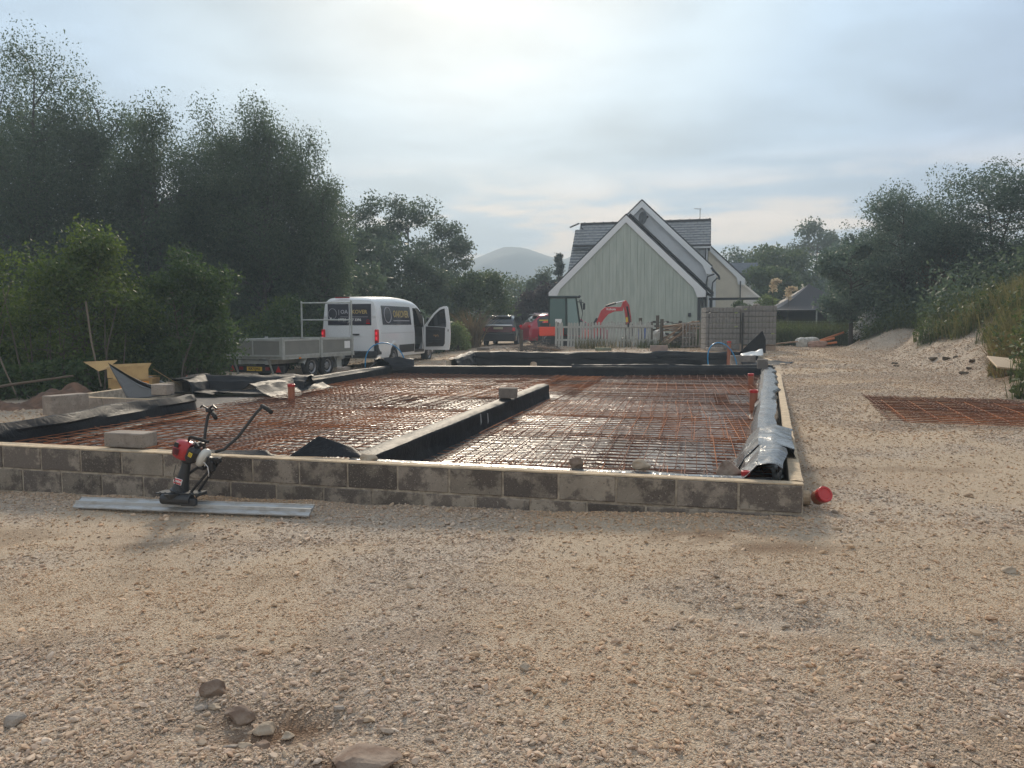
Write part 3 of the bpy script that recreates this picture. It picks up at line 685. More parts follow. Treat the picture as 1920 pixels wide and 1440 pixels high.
core.box(((S0.x + S1.x) / 2, (S0.y + S1.y) / 2, (ZF + ZT) / 2), (L_ - .02, .2, ZT - ZF - .01), rot=ang); core.build('block_core', None, sw)
endc = MB().mat(blk); endc.box((S1.x + eS.x * .012, S1.y + eS.y * .012, (ZF + ZT) / 2 + .004), (.03, .222, ZT - ZF + .01), rot=ang); endc.build('end_wrap', None, sw)
# torn strips stuck to its flank
for k, (s_, z_) in enumerate([(3.4, .28), (3.75, .25)]):
    mb = MB().mat(M('torn_film_%d' % k, (.32, .34, .35), .3, spec=.6)); p = S0 + eS * s_ - nS * -.0
    base = p - nS * .135
    mb.add([(base.x, base.y, z_ + .07), (base.x + .05 * eS.x, base.y + .05 * eS.y, z_ + .06), (base.x + .09 * eS.x, base.y + .09 * eS.y - .03, z_ - .05), (base.x + .04 * eS.x, base.y + .04 * eS.y - .03, z_ - .09)], [(0, 3, 2, 1)])
    mb.build('torn_strip', None, sw)
# loose black triangles of sheet
def flap(label, pts, m=blk, n=14, amp=.02, seed=0.0, thick=.003):
    a, b_, c2, d = [Vector(p) for p in pts]; rows = []
    for i in range(n + 1):
        u = i / n; row = []
        for j in range(n + 1):
            v = j / n; p = (a.lerp(b_, u)).lerp(d.lerp(c2, u), v)
            w_ = ridged(p.x * 2.2 + seed, p.y * 2.2, seed) * amp
            row.append((p.x, p.y, p.z + w_))
        rows.append(row)
    o = MB().mat(m).grid(rows).build('plastic_sheet', None, smooth=True); so_ = o.modifiers.new('thick', 'SOLIDIFY'); so_.thickness = thick
    return tag(o, label, 'plastic sheet')
flap('black peaked flap of sheet standing up behind the front wall by the pale rock', [(-2.02, 6.95, ZT - .01), (-1.30, 6.82, ZT + .0), (-1.45, 6.98, ZT + .07), (-1.78, 7.06, ZT + .16)], seed=3, amp=.015)
flap('thin black sheet edge lying flat behind the front wall by the screed handle', [(-2.9, 7.12, ZT + .0), (-2.15, 6.93, ZT + .0), (-2.25, 7.02, ZT + .035), (-2.9, 7.24, ZT + .005)], seed=5, amp=.006)
flap('black sheet triangle propped beside the open cardboard box', [(-6.35, 12.85, ZT + .02), (-5.35, 12.75, ZT + .02), (-6.0, 12.7, ZT + .12), (-6.75, 12.9, ZT + .52)], seed=8, amp=.05)
flap('dusty grey underside of sheet folded below the black triangle', [(-6.72, 12.88, ZT + .50), (-6.3, 12.62, ZT - .08), (-5.5, 12.6, ZT + .02), (-6.1, 12.66, ZT + .13)], grs, seed=9, amp=.03)
flap('black sheet corner flapping over the right end of the back wall', [(6.3, 21.0, ZT + .02), (7.5, 21.0, ZT + .03), (7.9, 21.6, ZT + .10), (6.4, 21.8, ZT + .14)], seed=12, amp=.06)
flap('white crumpled polythene scrap beside the upright brown pipe', [(7.35, 24.6, .46), (8.0, 24.6, .50), (8.1, 25.0, .66), (7.35, 24.9, .52)], M('white_poly', (.62, .63, .62), .35, spec=.6), seed=15, amp=.12)
flap('black sheet point standing behind the white polythene scrap', [(7.5, 25.6, .55), (8.4, 25.6, .55), (8.42, 25.7, 1.0), (8.3, 25.7, 1.28)], seed=18, amp=.03)

# ---------------------------------------------------------------- reinforcement
rust = M('rusty_steel', (.19, .075, .042), .85, col2=(.10, .048, .034), scale=3.5, bump=0, spec=.3)
rust2 = M('orange_rusty_steel', (.40, .145, .055), .9, col2=(.22, .085, .045), scale=2.5, spec=.3)
def clip_seg(p, d, L, poly, inset):
    t0, t1 = 0.0, L
    for i in range(len(poly)):
        a, b_ = poly[i], poly[(i + 1) % len(poly)]; e = (b_ - a).normalized(); n = Vector((-e.y, e.x))
        dist = (p - a).dot(n) - inset; dn = d.dot(n)
        if abs(dn) < 1e-9:
            if dist < 0: return None
        else:
            tt = -dist / dn
            if dn > 0: t0 = max(t0, tt)
            else: t1 = min(t1, tt)
    return (t0, t1) if t1 - t0 > .15 else None
def bar(mb, a, b_, r, n=4):
    mb.tube([a, b_], r, n, cap=False)
def mat_sheet(mb, org, ang, lx, ly, z, poly, sp=(.2, .2), r=.0045, wav=0.0):
    ex = Vector((math.cos(ang), math.sin(ang))); ey = Vector((-ex.y, ex.x)); cnt = 0
    for k in range(int(ly / sp[1]) + 1):
        p = org + ey * (k * sp[1] + rnd.uniform(-.004, .004)); c2 = clip_seg(p, ex, lx, poly, .22) if poly else (0, lx)
        if c2: a = p + ex * c2[0]; b_ = p + ex * c2[1]; mb.tube([(a.x, a.y, z + rnd.uniform(-.003, .003)), ((a.x + b_.x) / 2, (a.y + b_.y) / 2, z - wav * rnd.random()), (b_.x, b_.y, z + rnd.uniform(-.003, .003))], r, 4, cap=False); cnt += 1
    for k in range(int(lx / sp[0]) + 1):
        p = org + ex * (k * sp[0] + .04); c2 = clip_seg(p, ey, ly, poly, .22) if poly else (0, ly)
        if c2: a = p + ey * c2[0]; b_ = p + ey * c2[1]; bar(mb, (a.x, a.y, z + 2 * r), (b_.x, b_.y, z + 2 * r), r); cnt += 1
    return cnt
sr = [S0 - nS * .08 - eS * .4, FR, BR, S1 + eS * 5.6 - nS * .08]
slq = [FL, S0 + nS * .08 - eS * .4, S1 + eS * 5.6 + nS * .08, BL]
sr = [Vector(p) for p in sr]; slq = [Vector(p) for p in slq]
for poly, nm, ang0, nx0 in ((sr, 'right', R(-12.5), 3), (slq, 'left', R(-13.5), 3)):
    o0 = poly[0]
    for layer in (0, 1):
        for iy in range(8):
            for ix in range(nx0):
                ang = ang0 + R(rnd.uniform(-1.6, 1.6)); ex = Vector((math.cos(ang0), math.sin(ang0))); ey = Vector((-ex.y, ex.x))
                org = o0 + ex * (-3.0 + ix * 4.45 + layer * 1.1 + rnd.uniform(-.1, .1)) + ey * (-.6 + iy * 2.12 - layer * .5 + rnd.uniform(-.08, .08)) + (ex * (iy * .45 if nm == 'right' else iy * .3))
                z = .105 + layer * .07 + (ix % 2) * .012 + (iy % 2) * .008 + rnd.uniform(0, .006)
                mb = MB().mat(rust2 if (rnd.random() < .5) else rust)
                if mat_sheet(mb, org, ang, 4.8, 2.4, z, poly, r=.0048, wav=.01) > 6:
                    o = mb.build('reinforcement_mesh')
                    lab = 'rusty steel reinforcement mesh lying in the %s bay of the slab, %s layer' % (nm, ('lower', 'upper')[layer])
                    tag(o, lab, 'steel mesh', 'steel mesh sheets in the %s bay' % nm)
# sheets bridging the gap behind the end of the dividing wall
gap_q = [Vector(p) for p in (S1 + eS * .12 - nS * .8, S1 + eS * 5.9 - nS * .8, S1 + eS * 5.9 + nS * .8, S1 + eS * .12 + nS * .8)]
for k_ in range(4):
    mb = MB().mat(rust2 if k_ % 2 else rust)
    if mat_sheet(mb, S1 - eS * .3 + eS * (1.55 * k_) - Vector((1.2, 0)), R(-13.0 + k_ * .4), 3.2, 1.9, .13 + .02 * (k_ % 2), [gap_q[0], gap_q[1], gap_q[2], gap_q[3]], sp=(.2, .1), r=.0048) > 6:
        tag(mb.build('reinforcement_mesh'), 'short rusty mesh sheet bridging the gap behind the end of the dividing wall', 'steel mesh', 'short mesh sheets behind the dividing wall')
# bent spacer chairs between the layers (zigzags), far too many to pick out
mb = MB().mat(rust)
for poly, n_ in ((sr, 15), (slq, 15)):
    ex = Vector((math.cos(R(-12.5)), math.sin(R(-12.5)))); ey = Vector((-ex.y, ex.x))
    for k in range(n_):
        p = poly[0] - ex * 3 + ey * (.3 + k * 1.0)
        c2 = clip_seg(p, ex, 14, poly, .3)
        if not c2: continue
        pts = []; s_ = c2[0]; i = 0
        while s_ < c2[1]:
            q_ = p + ex * s_ + ey * (.05 if i % 2 else -.05); pts.append((q_.x, q_.y, .10 if i % 2 else .215)); s_ += .12; i += 1
        if len(pts) > 3: mb.tube(pts, .004, 4, cap=False)
zz_ = mb.build('spacer_wires'); tag(zz_, 'bent zigzag spacer wires set between the layers of rusty mesh', kind='stuff')
# spare sheets stacked on the gravel at the right
org = Vector((4.98, 10.1)); z0 = gh(7, 11.5) + .02
for k in range(3):
    mb = MB().mat(rust2 if k in (0, 2) else rust)
    mat_sheet(mb, org + Vector((rnd.uniform(-.12, .18) + k * .05, rnd.uniform(-.1, .1))), R(-19 + rnd.uniform(-.8, .8)), 4.8, 2.4 if k % 2 else 2.6, z0 + .012 * k + .012, None, sp=(.4, .2), r=.005, wav=.006)
    tag(mb.build('reinforcement_mesh'), 'rusty spare mesh sheet in the stack lying on the gravel at the right', 'steel mesh', 'spare mesh sheets stacked on the gravel')
    mb = MB().mat(rust)
    mat_sheet(mb, org + Vector((.45 + rnd.uniform(-.1, .1), 1.15 + rnd.uniform(-.1, .1))), R(-18 + rnd.uniform(-.8, .8)), 4.8, 2.4, z0 + .012 * k + .018, None, sp=(.4, .2), r=.005, wav=.006)
    tag(mb.build('reinforcement_mesh'), 'rusty spare mesh sheet in the stack lying on the gravel at the right', 'steel mesh', 'spare mesh sheets stacked on the gravel')

# ---------------------------------------------------------------- loose blocks, rocks and pipes on the slab
def loose_block(x, y, z, rz, label, m=plainb, s=(.44, .215, .1), bev=.008, rot=None):
    o = MB().mat(m).cbox((0, 0, s[2] / 2), s, bev).build('concrete_block'); o.location = (x, y, z); o.rotation_euler = rot or (0, 0, rz)
    return tag(o, label, 'concrete block')
loose_block(-3.72, 7.48, ZT + .004, R(-15), 'pale concrete block lying on the front wall left of the screed', plainb, (.44, .215, .14))
loose_block(-.06, 12.05, ZT + .035, R(-4), 'pale concrete block sitting on the wrapped dividing wall', plainb, (.28, .215, .16))
loose_block(-6.78, 11.7, ZT - .17, R(62), 'large dusty block standing on the near left wall, nearest of the three', plainb, (.6, .215, .29))
loose_block(-5.72, 12.62, ZT + .035, R(-12), 'small pale block weighing the sheet down at the side bay corner', plainb, (.28, .215, .17))
loose_block(6.45, 21.6, ZT + .0, R(-4), 'wide grey block at the back right corner of the slab', greyb, (.66, .215, .30))
loose_block(6.50, 20.05, ZT + .03, R(-16), 'small grey block pinning the sheet on the far end of the right wall', greyb, (.26, .3, .24))
loose_block(-1.0, 27.0, .60, R(-3), 'pale block on the left of the rear bay wall, nearest the black car', plainb, (.44, .14, .1))
loose_block(3.15, 26.7, .60, R(-3), 'greenish block lying on the rear bay wall before the picket fence', M('mossy_block', (.28, .30, .20), .9, col2=(.22, .22, .16), scale=9, bump=.4), (.56, .14, .11))
loose_block(5.05, 26.6, .59, R(-3), 'pinkish broken slab leaning on the rear bay wall before the fence end', M('pink_slab', (.40, .29, .24), .9, col2=(.32, .25, .22), scale=7, bump=.4), (.6, .1, .2))
loose_block(6.95, 26.55, .60, R(-4), 'long pale block on the rear bay wall in front of the timber pile', plainb, (.58, .14, .12))
loose_block(8.15, 28.1, .46, R(-15), 'tan block under the right hand pack of grey blocks', M('tan_block', (.40, .30, .23), .9, col2=(.34, .27, .22), scale=8, bump=.3), (.44, .4, .36))
loose_block(-4.80, 15.75, ZT + .15, R(20), 'grey brick end lying on the crumpled sheet behind the side bay', greyb, (.25, .12, .08)) if False else None
loose_block(-4.22, 19.3, ZT + .03, R(30), 'small grey brick on the sheet near the trailer number plate', greyb, (.3, .12, .08))
def place_rock(x, y, s_, m, seed, label, sq, z): return rock(x, y, s_, m, seed, label, sq, z)
place_rock(-1.27, 6.78, .155, tanr, 31, 'rounded tan rock on the front wall where the dividing wall starts', (1, .9, .75), ZT - .02)
place_rock(.53, 6.36, .14, brown, 34, 'small brown pointed rock standing behind the front wall', (.9, .7, 1.0), ZT + .0)
place_rock(1.05, 6.26, .155, tanr, 36, 'angular tan rock lying on the grey strip behind the front wall', (1.1, .8, .6), ZT + .02)
place_rock(1.76, 6.22, .20, brown, 38, 'dark brown rock at the near right corner inside the slab', (1, .9, .85), ZT - .03)
place_rock(.62, 21.75, .22, tanr, 39, 'round tan stone sitting on the middle of the back wall', (1, .8, .8), ZT + .0)
rock(-1.26, 3.16, .125, brown, 51, 'brown pointed stone at the top edge of the scraped hollow', (.9, .7, .8))
rock(-1.08, 2.99, .12, brown, 52, 'brown flat faced stone inside the scraped hollow', (1.1, .7, .6))
rock(-.97, 2.93, .095, tanr, 53, 'smooth tan stone on the right side of the scraped hollow', (1, .8, .6))
rock(-.95, 2.78, .085, brown, 54, 'muddy stone at the bottom of the scraped hollow', (1, .8, .6))
rock(-.53, 2.62, .25, brown, 56, 'large purple brown rock bedded in the gravel at the bottom edge', (1.1, .8, .3))
for k_ in range(11):
    a_ = rnd.uniform(0, 6.28); r_ = rnd.uniform(.1, .34)
    rock(-1.0 + math.cos(a_) * r_ * 1.2, 2.93 + math.sin(a_) * r_ * .55, rnd.uniform(.03, .065), (brown, tanr, greyr)[k_ % 3], 200 + k_, 'small broken stone scattered round the scraped hollow', (1, .75, .55), group='small stones round the hollow')
rock(.06, 3.34, .06, tanr, 57, 'small rust coloured stone in the middle of the packed ground', (1, .8, .7))
rock(-1.95, 2.92, .11, greyr, 58, 'grey stone at the lower left corner of the ground', (1, .8, .5))
rock(3.0, 4.55, .09, tanr, 59, 'pale flat stone at the right edge of the ground', (1.2, .8, .5))
terra = M('terracotta_plastic', (.38, .135, .07), .45, col2=(.30, .12, .075), scale=6); redcap = M('red_cap_plastic', (.50, .028, .03), .35, coat=.3)
orng = M('orange_pipe', (.55, .17, .05), .5)
def pipe(x, y, z, h, r, label, tilt=(0, 0), cap=.05):
    w = thing('drain_pipe', label, 'pipe', (x, y, z), rot=(tilt[0], tilt[1], 0))
    MB().mat(terra).lathe([(r, 0), (r, h - cap * .6)], 20).build('pipe_body', None, w, smooth=False)
    MB().mat(redcap).lathe([(r + .004, h - cap), (r + .006, h - cap * .5), (r + .006, h - .004), (r + .002, h), (r * .8, h), (r * .78, h - .006), (0.001, h - .006)], 20).build('cap', None, w)
    for p in w.children:
        bevel(p, .002, 1)
    return w
pipe(3.83, 12.2, ZF, .42, .062, 'upright terracotta drain pipe with a red cap, nearer of the two by the right wall')
pipe(5.30, 17.1, ZF, .36, .062, 'upright terracotta drain pipe with a red cap, farther of the two by the right wall', tilt=(.03, -.03))
pipe(-3.98, 13.9, ZF, .38, .062, 'terracotta drain pipe with a red cap standing by the side bay sheet')
pipe(1.86, 6.08, ZF, .30, .03, 'thin pipe with a red cap at the near right corner inside the slab', cap=.04)
pipe(6.9, 24.6, .12, .86, .062, 'tall terracotta pipe standing by the white polythene at the rear bay')
w = pipe(2.30, 6.20, ghd(2.45, 6.1) + .115, .12, .058, 'stub of drain pipe with a big red cap poking from the gravel outside the corner'); w.rotation_euler = (R(62), 0, R(12)); w.location = (2.44, 6.09, ghd(2.45, 6.0) + .075)
MB().mat(mortar_top).tube([(2.26, 6.18, .14), (2.40, 6.16, .145)], .06, 12).build('pipe_elbow', None, None)
e_ = bpy.data.objects['pipe_elbow']; tag(e_, 'short sand covered pipe joining the outer corner to the red capped stub', 'pipe')
blue = M('blue_pipe', (.02, .25, .52), .35, coat=.3)
def hoop(label, a, b_, h, lean, r=.016, seg=26):
    a = Vector(a); b_ = Vector(b_); pts = []
    for i in range(seg + 1):
        f = i / seg; th_ = math.pi * f; k = (1 - math.cos(th_)) / 2
        p = a.lerp(b_, k); p = p + Vector((lean[0] * math.sin(th_), lean[1] * math.sin(th_), h * math.sin(th_) ** .8 if f < 1 and f > 0 else 0)); pts.append(p)
    o = MB().mat(blue).tube(pts, r, 8).build('blue_hose', None, smooth=True); return tag(o, label, 'water pipe')
hoop('blue water pipe looping up by the van rear wheel', (-4.12, 21.7, ZT - .05), (-3.0, 21.75, ZT - .05), .70, (-.05, 0))
hoop('blue water pipe looping up at the right end of the back wall', (5.40, 21.2, ZT - .05), (6.2, 21.3, ZT + .02), .68, (-.16, 0))
# ---------------------------------------------------------------- vibrating screed in front of the wall
alu = M('brushed_aluminium', (.44, .45, .45), .45, metal=.4, col2=(.36, .345, .32), scale=9, lo=.48, hi=.62, stretch=(1, 3, 3), spec=.5)
dkm = M('dark_grey_metal', (.055, .058, .062), .5, metal=.4); blkp = M('black_plastic', (.022, .022, .024), .45)
redp = M('red_engine_plastic', (.42, .016, .022), .3, coat=.5); whp = M('white_tank_plastic', (.62, .62, .58), .4)
rub = M('black_rubber', (.02, .02, .02), .8); yel = M('yellow_sticker', (.75, .55, .04), .5); redl = M('red_label', (.65, .05, .05), .4); wht = M('white_print', (.8, .8, .8), .5)
A = Vector((-3.84, 6.74)); B = Vector((-1.62, 6.185)); e = (B - A).normalized(); ang = math.atan2(e.y, e.x); L_ = (B - A).length
g0 = ghd(-3.8, 6.6); g1 = ghd(-1.7, 6.1)
sc_ = thing('vibrating_screed', 'petrol vibrating screed with red engine standing before the front wall on a long aluminium blade', 'screed', (A.x, A.y, g0 + .02), rot=(0, -math.atan2(g1 - g0 + .01, L_), ang))
# blade: open profile, sloped face with rib
prof = [(-.085, .0), (-.085, .010), (-.055, .030), (-.040, .034), (-.034, .062), (-.016, .062), (-.008, .036), (.06, .068), (.062, .085), (.052, .085), (.05, .074), (-.005, .048), (-.03, .03), (-.05, .02), (-.07, .0)]
prof = [(a_ * .74, b_ * .9) for a_, b_ in prof]; MB().mat(alu).prism(prof, 'x', 0, L_).build('blade', None, sc_)
cx_ = 1.075
mb = MB().mat(dkm).cbox((cx_ - .01, -.01, .155), (.40, .13, .012), .004); mb.cbox((cx_ + .19, -.01, .15), (.03, .13, .03), .004); mb.build('base_plate', None, sc_)
mb = MB().mat(dkm)
mb.tube([(cx_ - .04, -.05, .15), (cx_ - .035, -.06, .07)], [.085, .04], 14); mb.tube([(cx_ - .14, -.07, .11), (cx_ + .14, -.07, .105)], .045, 12); mb.cbox((cx_ + .12, -.08, .09), (.14, .05, .06), .008); mb.cbox((cx_ - .13, -.04, .11), (.05, .05, .07), .006)
mb.build('vibrator_housing', None, sc_)
for bx_ in (-.17, -.12, -.03, .05, .12, .18): MB().mat(blkp).tube([(cx_ + bx_, -.06, .165), (cx_ + bx_, -.06, .125)], .008, 6).build('bolt', None, sc_)
# leaning drive column
lean = Matrix.Translation((cx_ - .02, .0, .16)) @ RY(R(15)) @ RX(R(-4))
colm = MB().mat(dkm).lathe([(.085, 0), (.085, .012), (.07, .02), (.052, .09), (.04, .20), (.036, .25), (.055, .275), (.06, .30)], 20, M4=lean).build('drive_column', None, sc_)
lab_m = lean @ T(-.004, -.058, .095) @ RX(R(-6))
lb = MB().mat(wht).cbox((0, 0, 0), (.078, .008, .050), .003, M4=lab_m).build('badge_rim', None, colm)
lb = MB().mat(redl).cbox((0, -.004, 0), (.070, .008, .042), .003, M4=lab_m).build('badge', None, colm)
text_mesh('OMW', .030, wht, colm, lab_m @ T(0, -.0105, 0) @ RX(R(90)), name='lettering', bold=.0008)
# engine: red starter cowl at left, black exhaust guard, white tank at right
en = lean @ T(.015, -.01, .355) @ RY(R(2)) @ Matrix.Scale(.82, 4)
mb = MB().mat(redp)
prof = []
ring = []
for i, (x_, r_) in enumerate([(-.165, .045), (-.158, .075), (-.14, .094), (-.09, .105), (-.04, .108), (.0, .10), (.02, .088)]):
    row = []
    for k in range(20):
        a = 2 * math.pi * k / 20; sqf = 1 / max(abs(math.cos(a)), abs(math.sin(a))) ** .45
        row.append((x_, r_ * math.cos(a) * sqf * .92, r_ * math.sin(a) * sqf))
    ring.append(row)
mb.grid(ring, closed=True, M4=en); mb.add(ring[0], [tuple(range(20))], M4=en)
eng = mb.build('engine_cowl', None, sc_, smooth=True)
mb = MB().mat(blkp)
for k in range(7): mb.cbox((-.09, -.112, -.045 + k * .010), (.075, .008, .004), .001, M4=en)
mb.cbox((-.10, -.108, .055), (.05, .012, .05), .004, M4=en); mb.build('cooling_slots', None, eng)
mb = MB().mat(blkp).cbox((.075, -.045, .005), (.125, .14, .165), .035, M4=en @ RY(R(9))); ga = mb.build('exhaust_guard', None, sc_)
MB().mat(yel).cbox((.085, -.1185, .02), (.042, .004, .045), .001, M4=en @ RY(R(9))).build('warning_sticker', None, ga)
mb = MB().mat(blkp)
for k in range(3): mb.cbox((.085, -.121, .008 + k * .012), (.03, .002, .004), .0005, M4=en @ RY(R(9)))
mb.build('printed_lines', None, ga)
mb = MB().mat(whp)
ring = []
for x_, r_ in [(.125, .05), (.135, .085), (.165, .095), (.195, .085), (.21, .05)]:
    ring.append([(x_ + .25 * r_ * math.sin(a_), r_ * math.cos(a_) * .8, r_ * math.sin(a_) * 1.1 - .01) for a_ in [2 * math.pi * k / 16 for k in range(16)]])
mb.grid(ring, closed=True, M4=en); mb.add(ring[0], [tuple(range(16))], M4=en); mb.add(ring[-1], [tuple(range(16))[::-1]], M4=en); mb.build('fuel_tank', None, sc_, smooth=True)
mb = MB().mat(blkp).tube([(.10, .0, .10), (.10, .0, .135)], .03, 10, M4=en); mb.cbox((.07, .0, .095), (.06, .06, .05), .01, M4=en); MB().mat(blkp).cbox((.25, 0, -.03), (.06, .07, .11), .012, M4=en).build('crankcase', None, sc_); MB().mat(blkp).cbox((.16, .02, -.115), (.09, .06, .05), .01, M4=en).build('clutch_housing', None, sc_)
mb.build('carburettor', None, sc_)
MB().mat(alu).tube([(.03, -.03, .10), (.05, -.03, .125), (.08, -.035, .12), (.10, -.03, .10)], .008, 6, M4=en).build('fuel_line', None, sc_)
mb = MB().mat(rub).tube([(-.03, -.02, .085), (-.035, -.02, .15), (-.02, -.02, .158), (.19, -.02, .168), (.195, -.02, .165)], [.010, .012, .016, .016, .008], 8, M4=en); mb.build('carry_handle', None, sc_)
# support legs down to the base
mb = MB().mat(blkp)
hub = (cx_ + .30, .02, .385)
mb.tube([hub, (cx_ + .10, -.02, .16)], .011, 8); mb.tube([(hub[0] + .04, .05, .42), (cx_ + .14, .03, .16)], .011, 8); mb.tube([(hub[0] - .10, .03, .40), (cx_ + .02, .03, .29)], .012, 8)
mb.cbox((hub[0] + .02, .03, .43), (.09, .06, .05), .01); mb.cbox((hub[0] + .0, .0, .38), (.05, .05, .09), .01)
mb.build('support_frame', None, sc_)
MB().mat(wht).tube([(hub[0] - .06, -.02, .42), (hub[0] - .01, -.04, .385), (hub[0] - .005, -.04, .33), (hub[0] - .02, -.02, .30)], .003, 5).build('cable', None, sc_)
MB().mat(blkp).tube([(cx_ - .0, -.06, .40), (cx_ - .02, -.07, .32), (cx_ + .0, -.08, .24), (cx_ + .07, -.05, .17)], .003, 5).build('throttle_cable', None, sc_)
# handlebars
hb = MB().mat(dkm).tube([(hub[0] + .02, .03, .50), (hub[0] + .10, .04, .52), (hub[0] + .15, .04, .56), (hub[0] + .22, .06, .62), (hub[0] + .31, .08, .73), (hub[0] + .38, .10, .82), (hub[0] + .42, .11, .86), (hub[0] + .45, .10, .875)], .0125, 10).build('handlebar', None, sc_, smooth=True)
MB().mat(rub).tube([(hub[0] + .44, .10, .88), (hub[0] + .49, .07, .865), (hub[0] + .57, .02, .835)], [.020, .019, .017], 10).build('grip', None, hb, smooth=True)
hl = MB().mat(dkm).tube([(hub[0] - .14, .10, .50), (hub[0] - .145, .14, .66), (hub[0] - .135, .17, .78), (hub[0] - .11, .17, .82), (hub[0] - .07, .15, .825)], .0125, 10).build('handlebar', None, sc_, smooth=True)
MB().mat(rub).tube([(hub[0] - .08, .15, .825), (hub[0] - .02, .10, .80), (hub[0] + .02, .06, .78)], [.020, .019, .017], 10).build('grip', None, hl, smooth=True)
mb = MB().mat(blkp).cbox((hub[0] - .09, .14, .84), (.06, .05, .035), .008); mb.tube([(hub[0] - .10, .14, .845), (hub[0] - .17, .15, .88), (hub[0] - .2, .17, .86)], .008, 6); mb.tube([(hub[0] - .08, .12, .855), (hub[0] - .02, .09, .885), (hub[0] + .03, .06, .86)], .009, 6)
mb.build('throttle_lever', None, hl)
# ---------------------------------------------------------------- house
TH = R(14.8); HO = Vector((2.21, 46.2, .4))
def hw(x, y, z=0):
    return Vector((HO.x + x * math.cos(TH) + y * math.sin(TH), HO.y - x * math.sin(TH) + y * math.cos(TH), HO.z + z))
sage = M('sage_boards', (.50, .545, .48), .75, col2=(.42, .47, .41), scale=1.6, stretch=(3, 3, .35)); sage_d = M('sage_batten', (.41, .45, .40), .7)
render_ = M('pale_render', (.66, .68, .70), .9, col2=(.60, .62, .64), scale=1.2, bump=.2, bscale=80)
cream = M('cream_render', (.74, .67, .54), .9, col2=(.68, .61, .50), scale=1.0, bump=.2, bscale=80)
white = M('white_paint', (.85, .86, .87), .5); slate_p = M('slate_edge', (.50, .51, .52), .8); slate = M('slate', (.12, .128, .14), .6, col2=(.20, .21, .22), scale=6, lo=.35, hi=.65)
slate_e = M('dark_verge', (.045, .045, .05), .7); black_m = M('black_metal', (.02, .02, .022), .5); bluesl = M('blue_slate', (.10, .115, .14), .6, col2=(.14, .15, .17), scale=5)
found = M('plinth', (.12, .12, .12), .9)
house = thing('house', 'house with sage boarded gable, pale rendered gable behind and grey slate roofs', 'house', HO, -TH)
G_E, G_A, GX0, GX1 = 2.75, 7.33, .52, 8.62
def gz(x): return G_A - .965 * abs(x - 4.5)
# garage gable wall: backing plus vertical boards with proud battens (joined: boards are about 6 px)
mb = MB().mat(sage)
n = 40; w_ = (GX1 - GX0) / n
for k in range(n):
    x0 = GX0 + k * w_; x1 = x0 + w_ - .004; z0, z1 = -.1, 0
    h0, h1 = gz(x0) - .28, gz(x1) - .28; xm = 4.5
    d = .0 if k % 2 else -.022
    mb.prism([(x0, z0), (x1, z0), (x1, h1)] + ([(xm, gz(xm) - .28)] if x0 < xm < x1 else []) + [(x0, h0)], 'y', d, .2)
o = mb.build('board_cladding', None, house); o['kind'] = 'stuff'
MB().mat(sage).box((GX0 + .1, 2.6, 1.3), (.2, 4.79, 2.7)).build('side_wall', None, house); MB().mat(sage).box((GX1 - .1, 2.6, 1.3), (.2, 4.79, 2.7)).build('side_wall', None, house)
MB().mat(slate_e).box((GX1 + .04, .02, 1.25), (.16, .14, 2.7)).build('corner_trim', None, house)
def barge(x_ap, z_ap, x_end, k, y, thick=.30, foot=.42, nm='bargeboard', fw=.55):
    s_ = 1 if x_end > x_ap else -1; ln = abs(x_end - x_ap); ze = z_ap - k * ln
    P = [(x_ap, z_ap), (x_ap + s_ * ln, ze), (x_ap + s_ * ln, ze - foot + .08), (x_ap + s_ * (ln - fw + .08), ze - foot + .06), (x_ap + s_ * (ln - fw), ze - foot + .3 + k * .0), (x_ap + s_ * (ln - fw - .15), ze - foot + .62), (x_ap, z_ap - thick * 1.35)]
    MB().mat(white).prism(P, 'y', y - .03, y + .0).build(nm, None, house)
def roof_slope(x_r, z_r, x_e, z_e, y0, y1, rows, m, nm='roof_slope', course='x'):
    """slate slope falling in x from ridge to eave; each course a stepped strip"""
    mb = MB().mat(m)
    for k in range(rows):
        f0 = k / rows; f1 = (k + 1.12) / rows
        xa, za = x_r + (x_e - x_r) * f0, z_r + (z_e - z_r) * f0; xb, zb = x_r + (x_e - x_r) * f1, z_r + (z_e - z_r) * f1
        j = rnd.uniform(-.006, .006)
        mb.add([(xa, y0, za + .005), (xb, y0, zb + .035 + j), (xb, y1, zb + .035 + j), (xa, y1, za + .005), (xb, y0, zb + .0), (xb, y1, zb + .0)], [(0, 1, 2, 3) if x_e > x_r else (3, 2, 1, 0), (1, 4, 5, 2)])
    o = mb.build(nm, None, house); o['kind'] = 'stuff'; return o
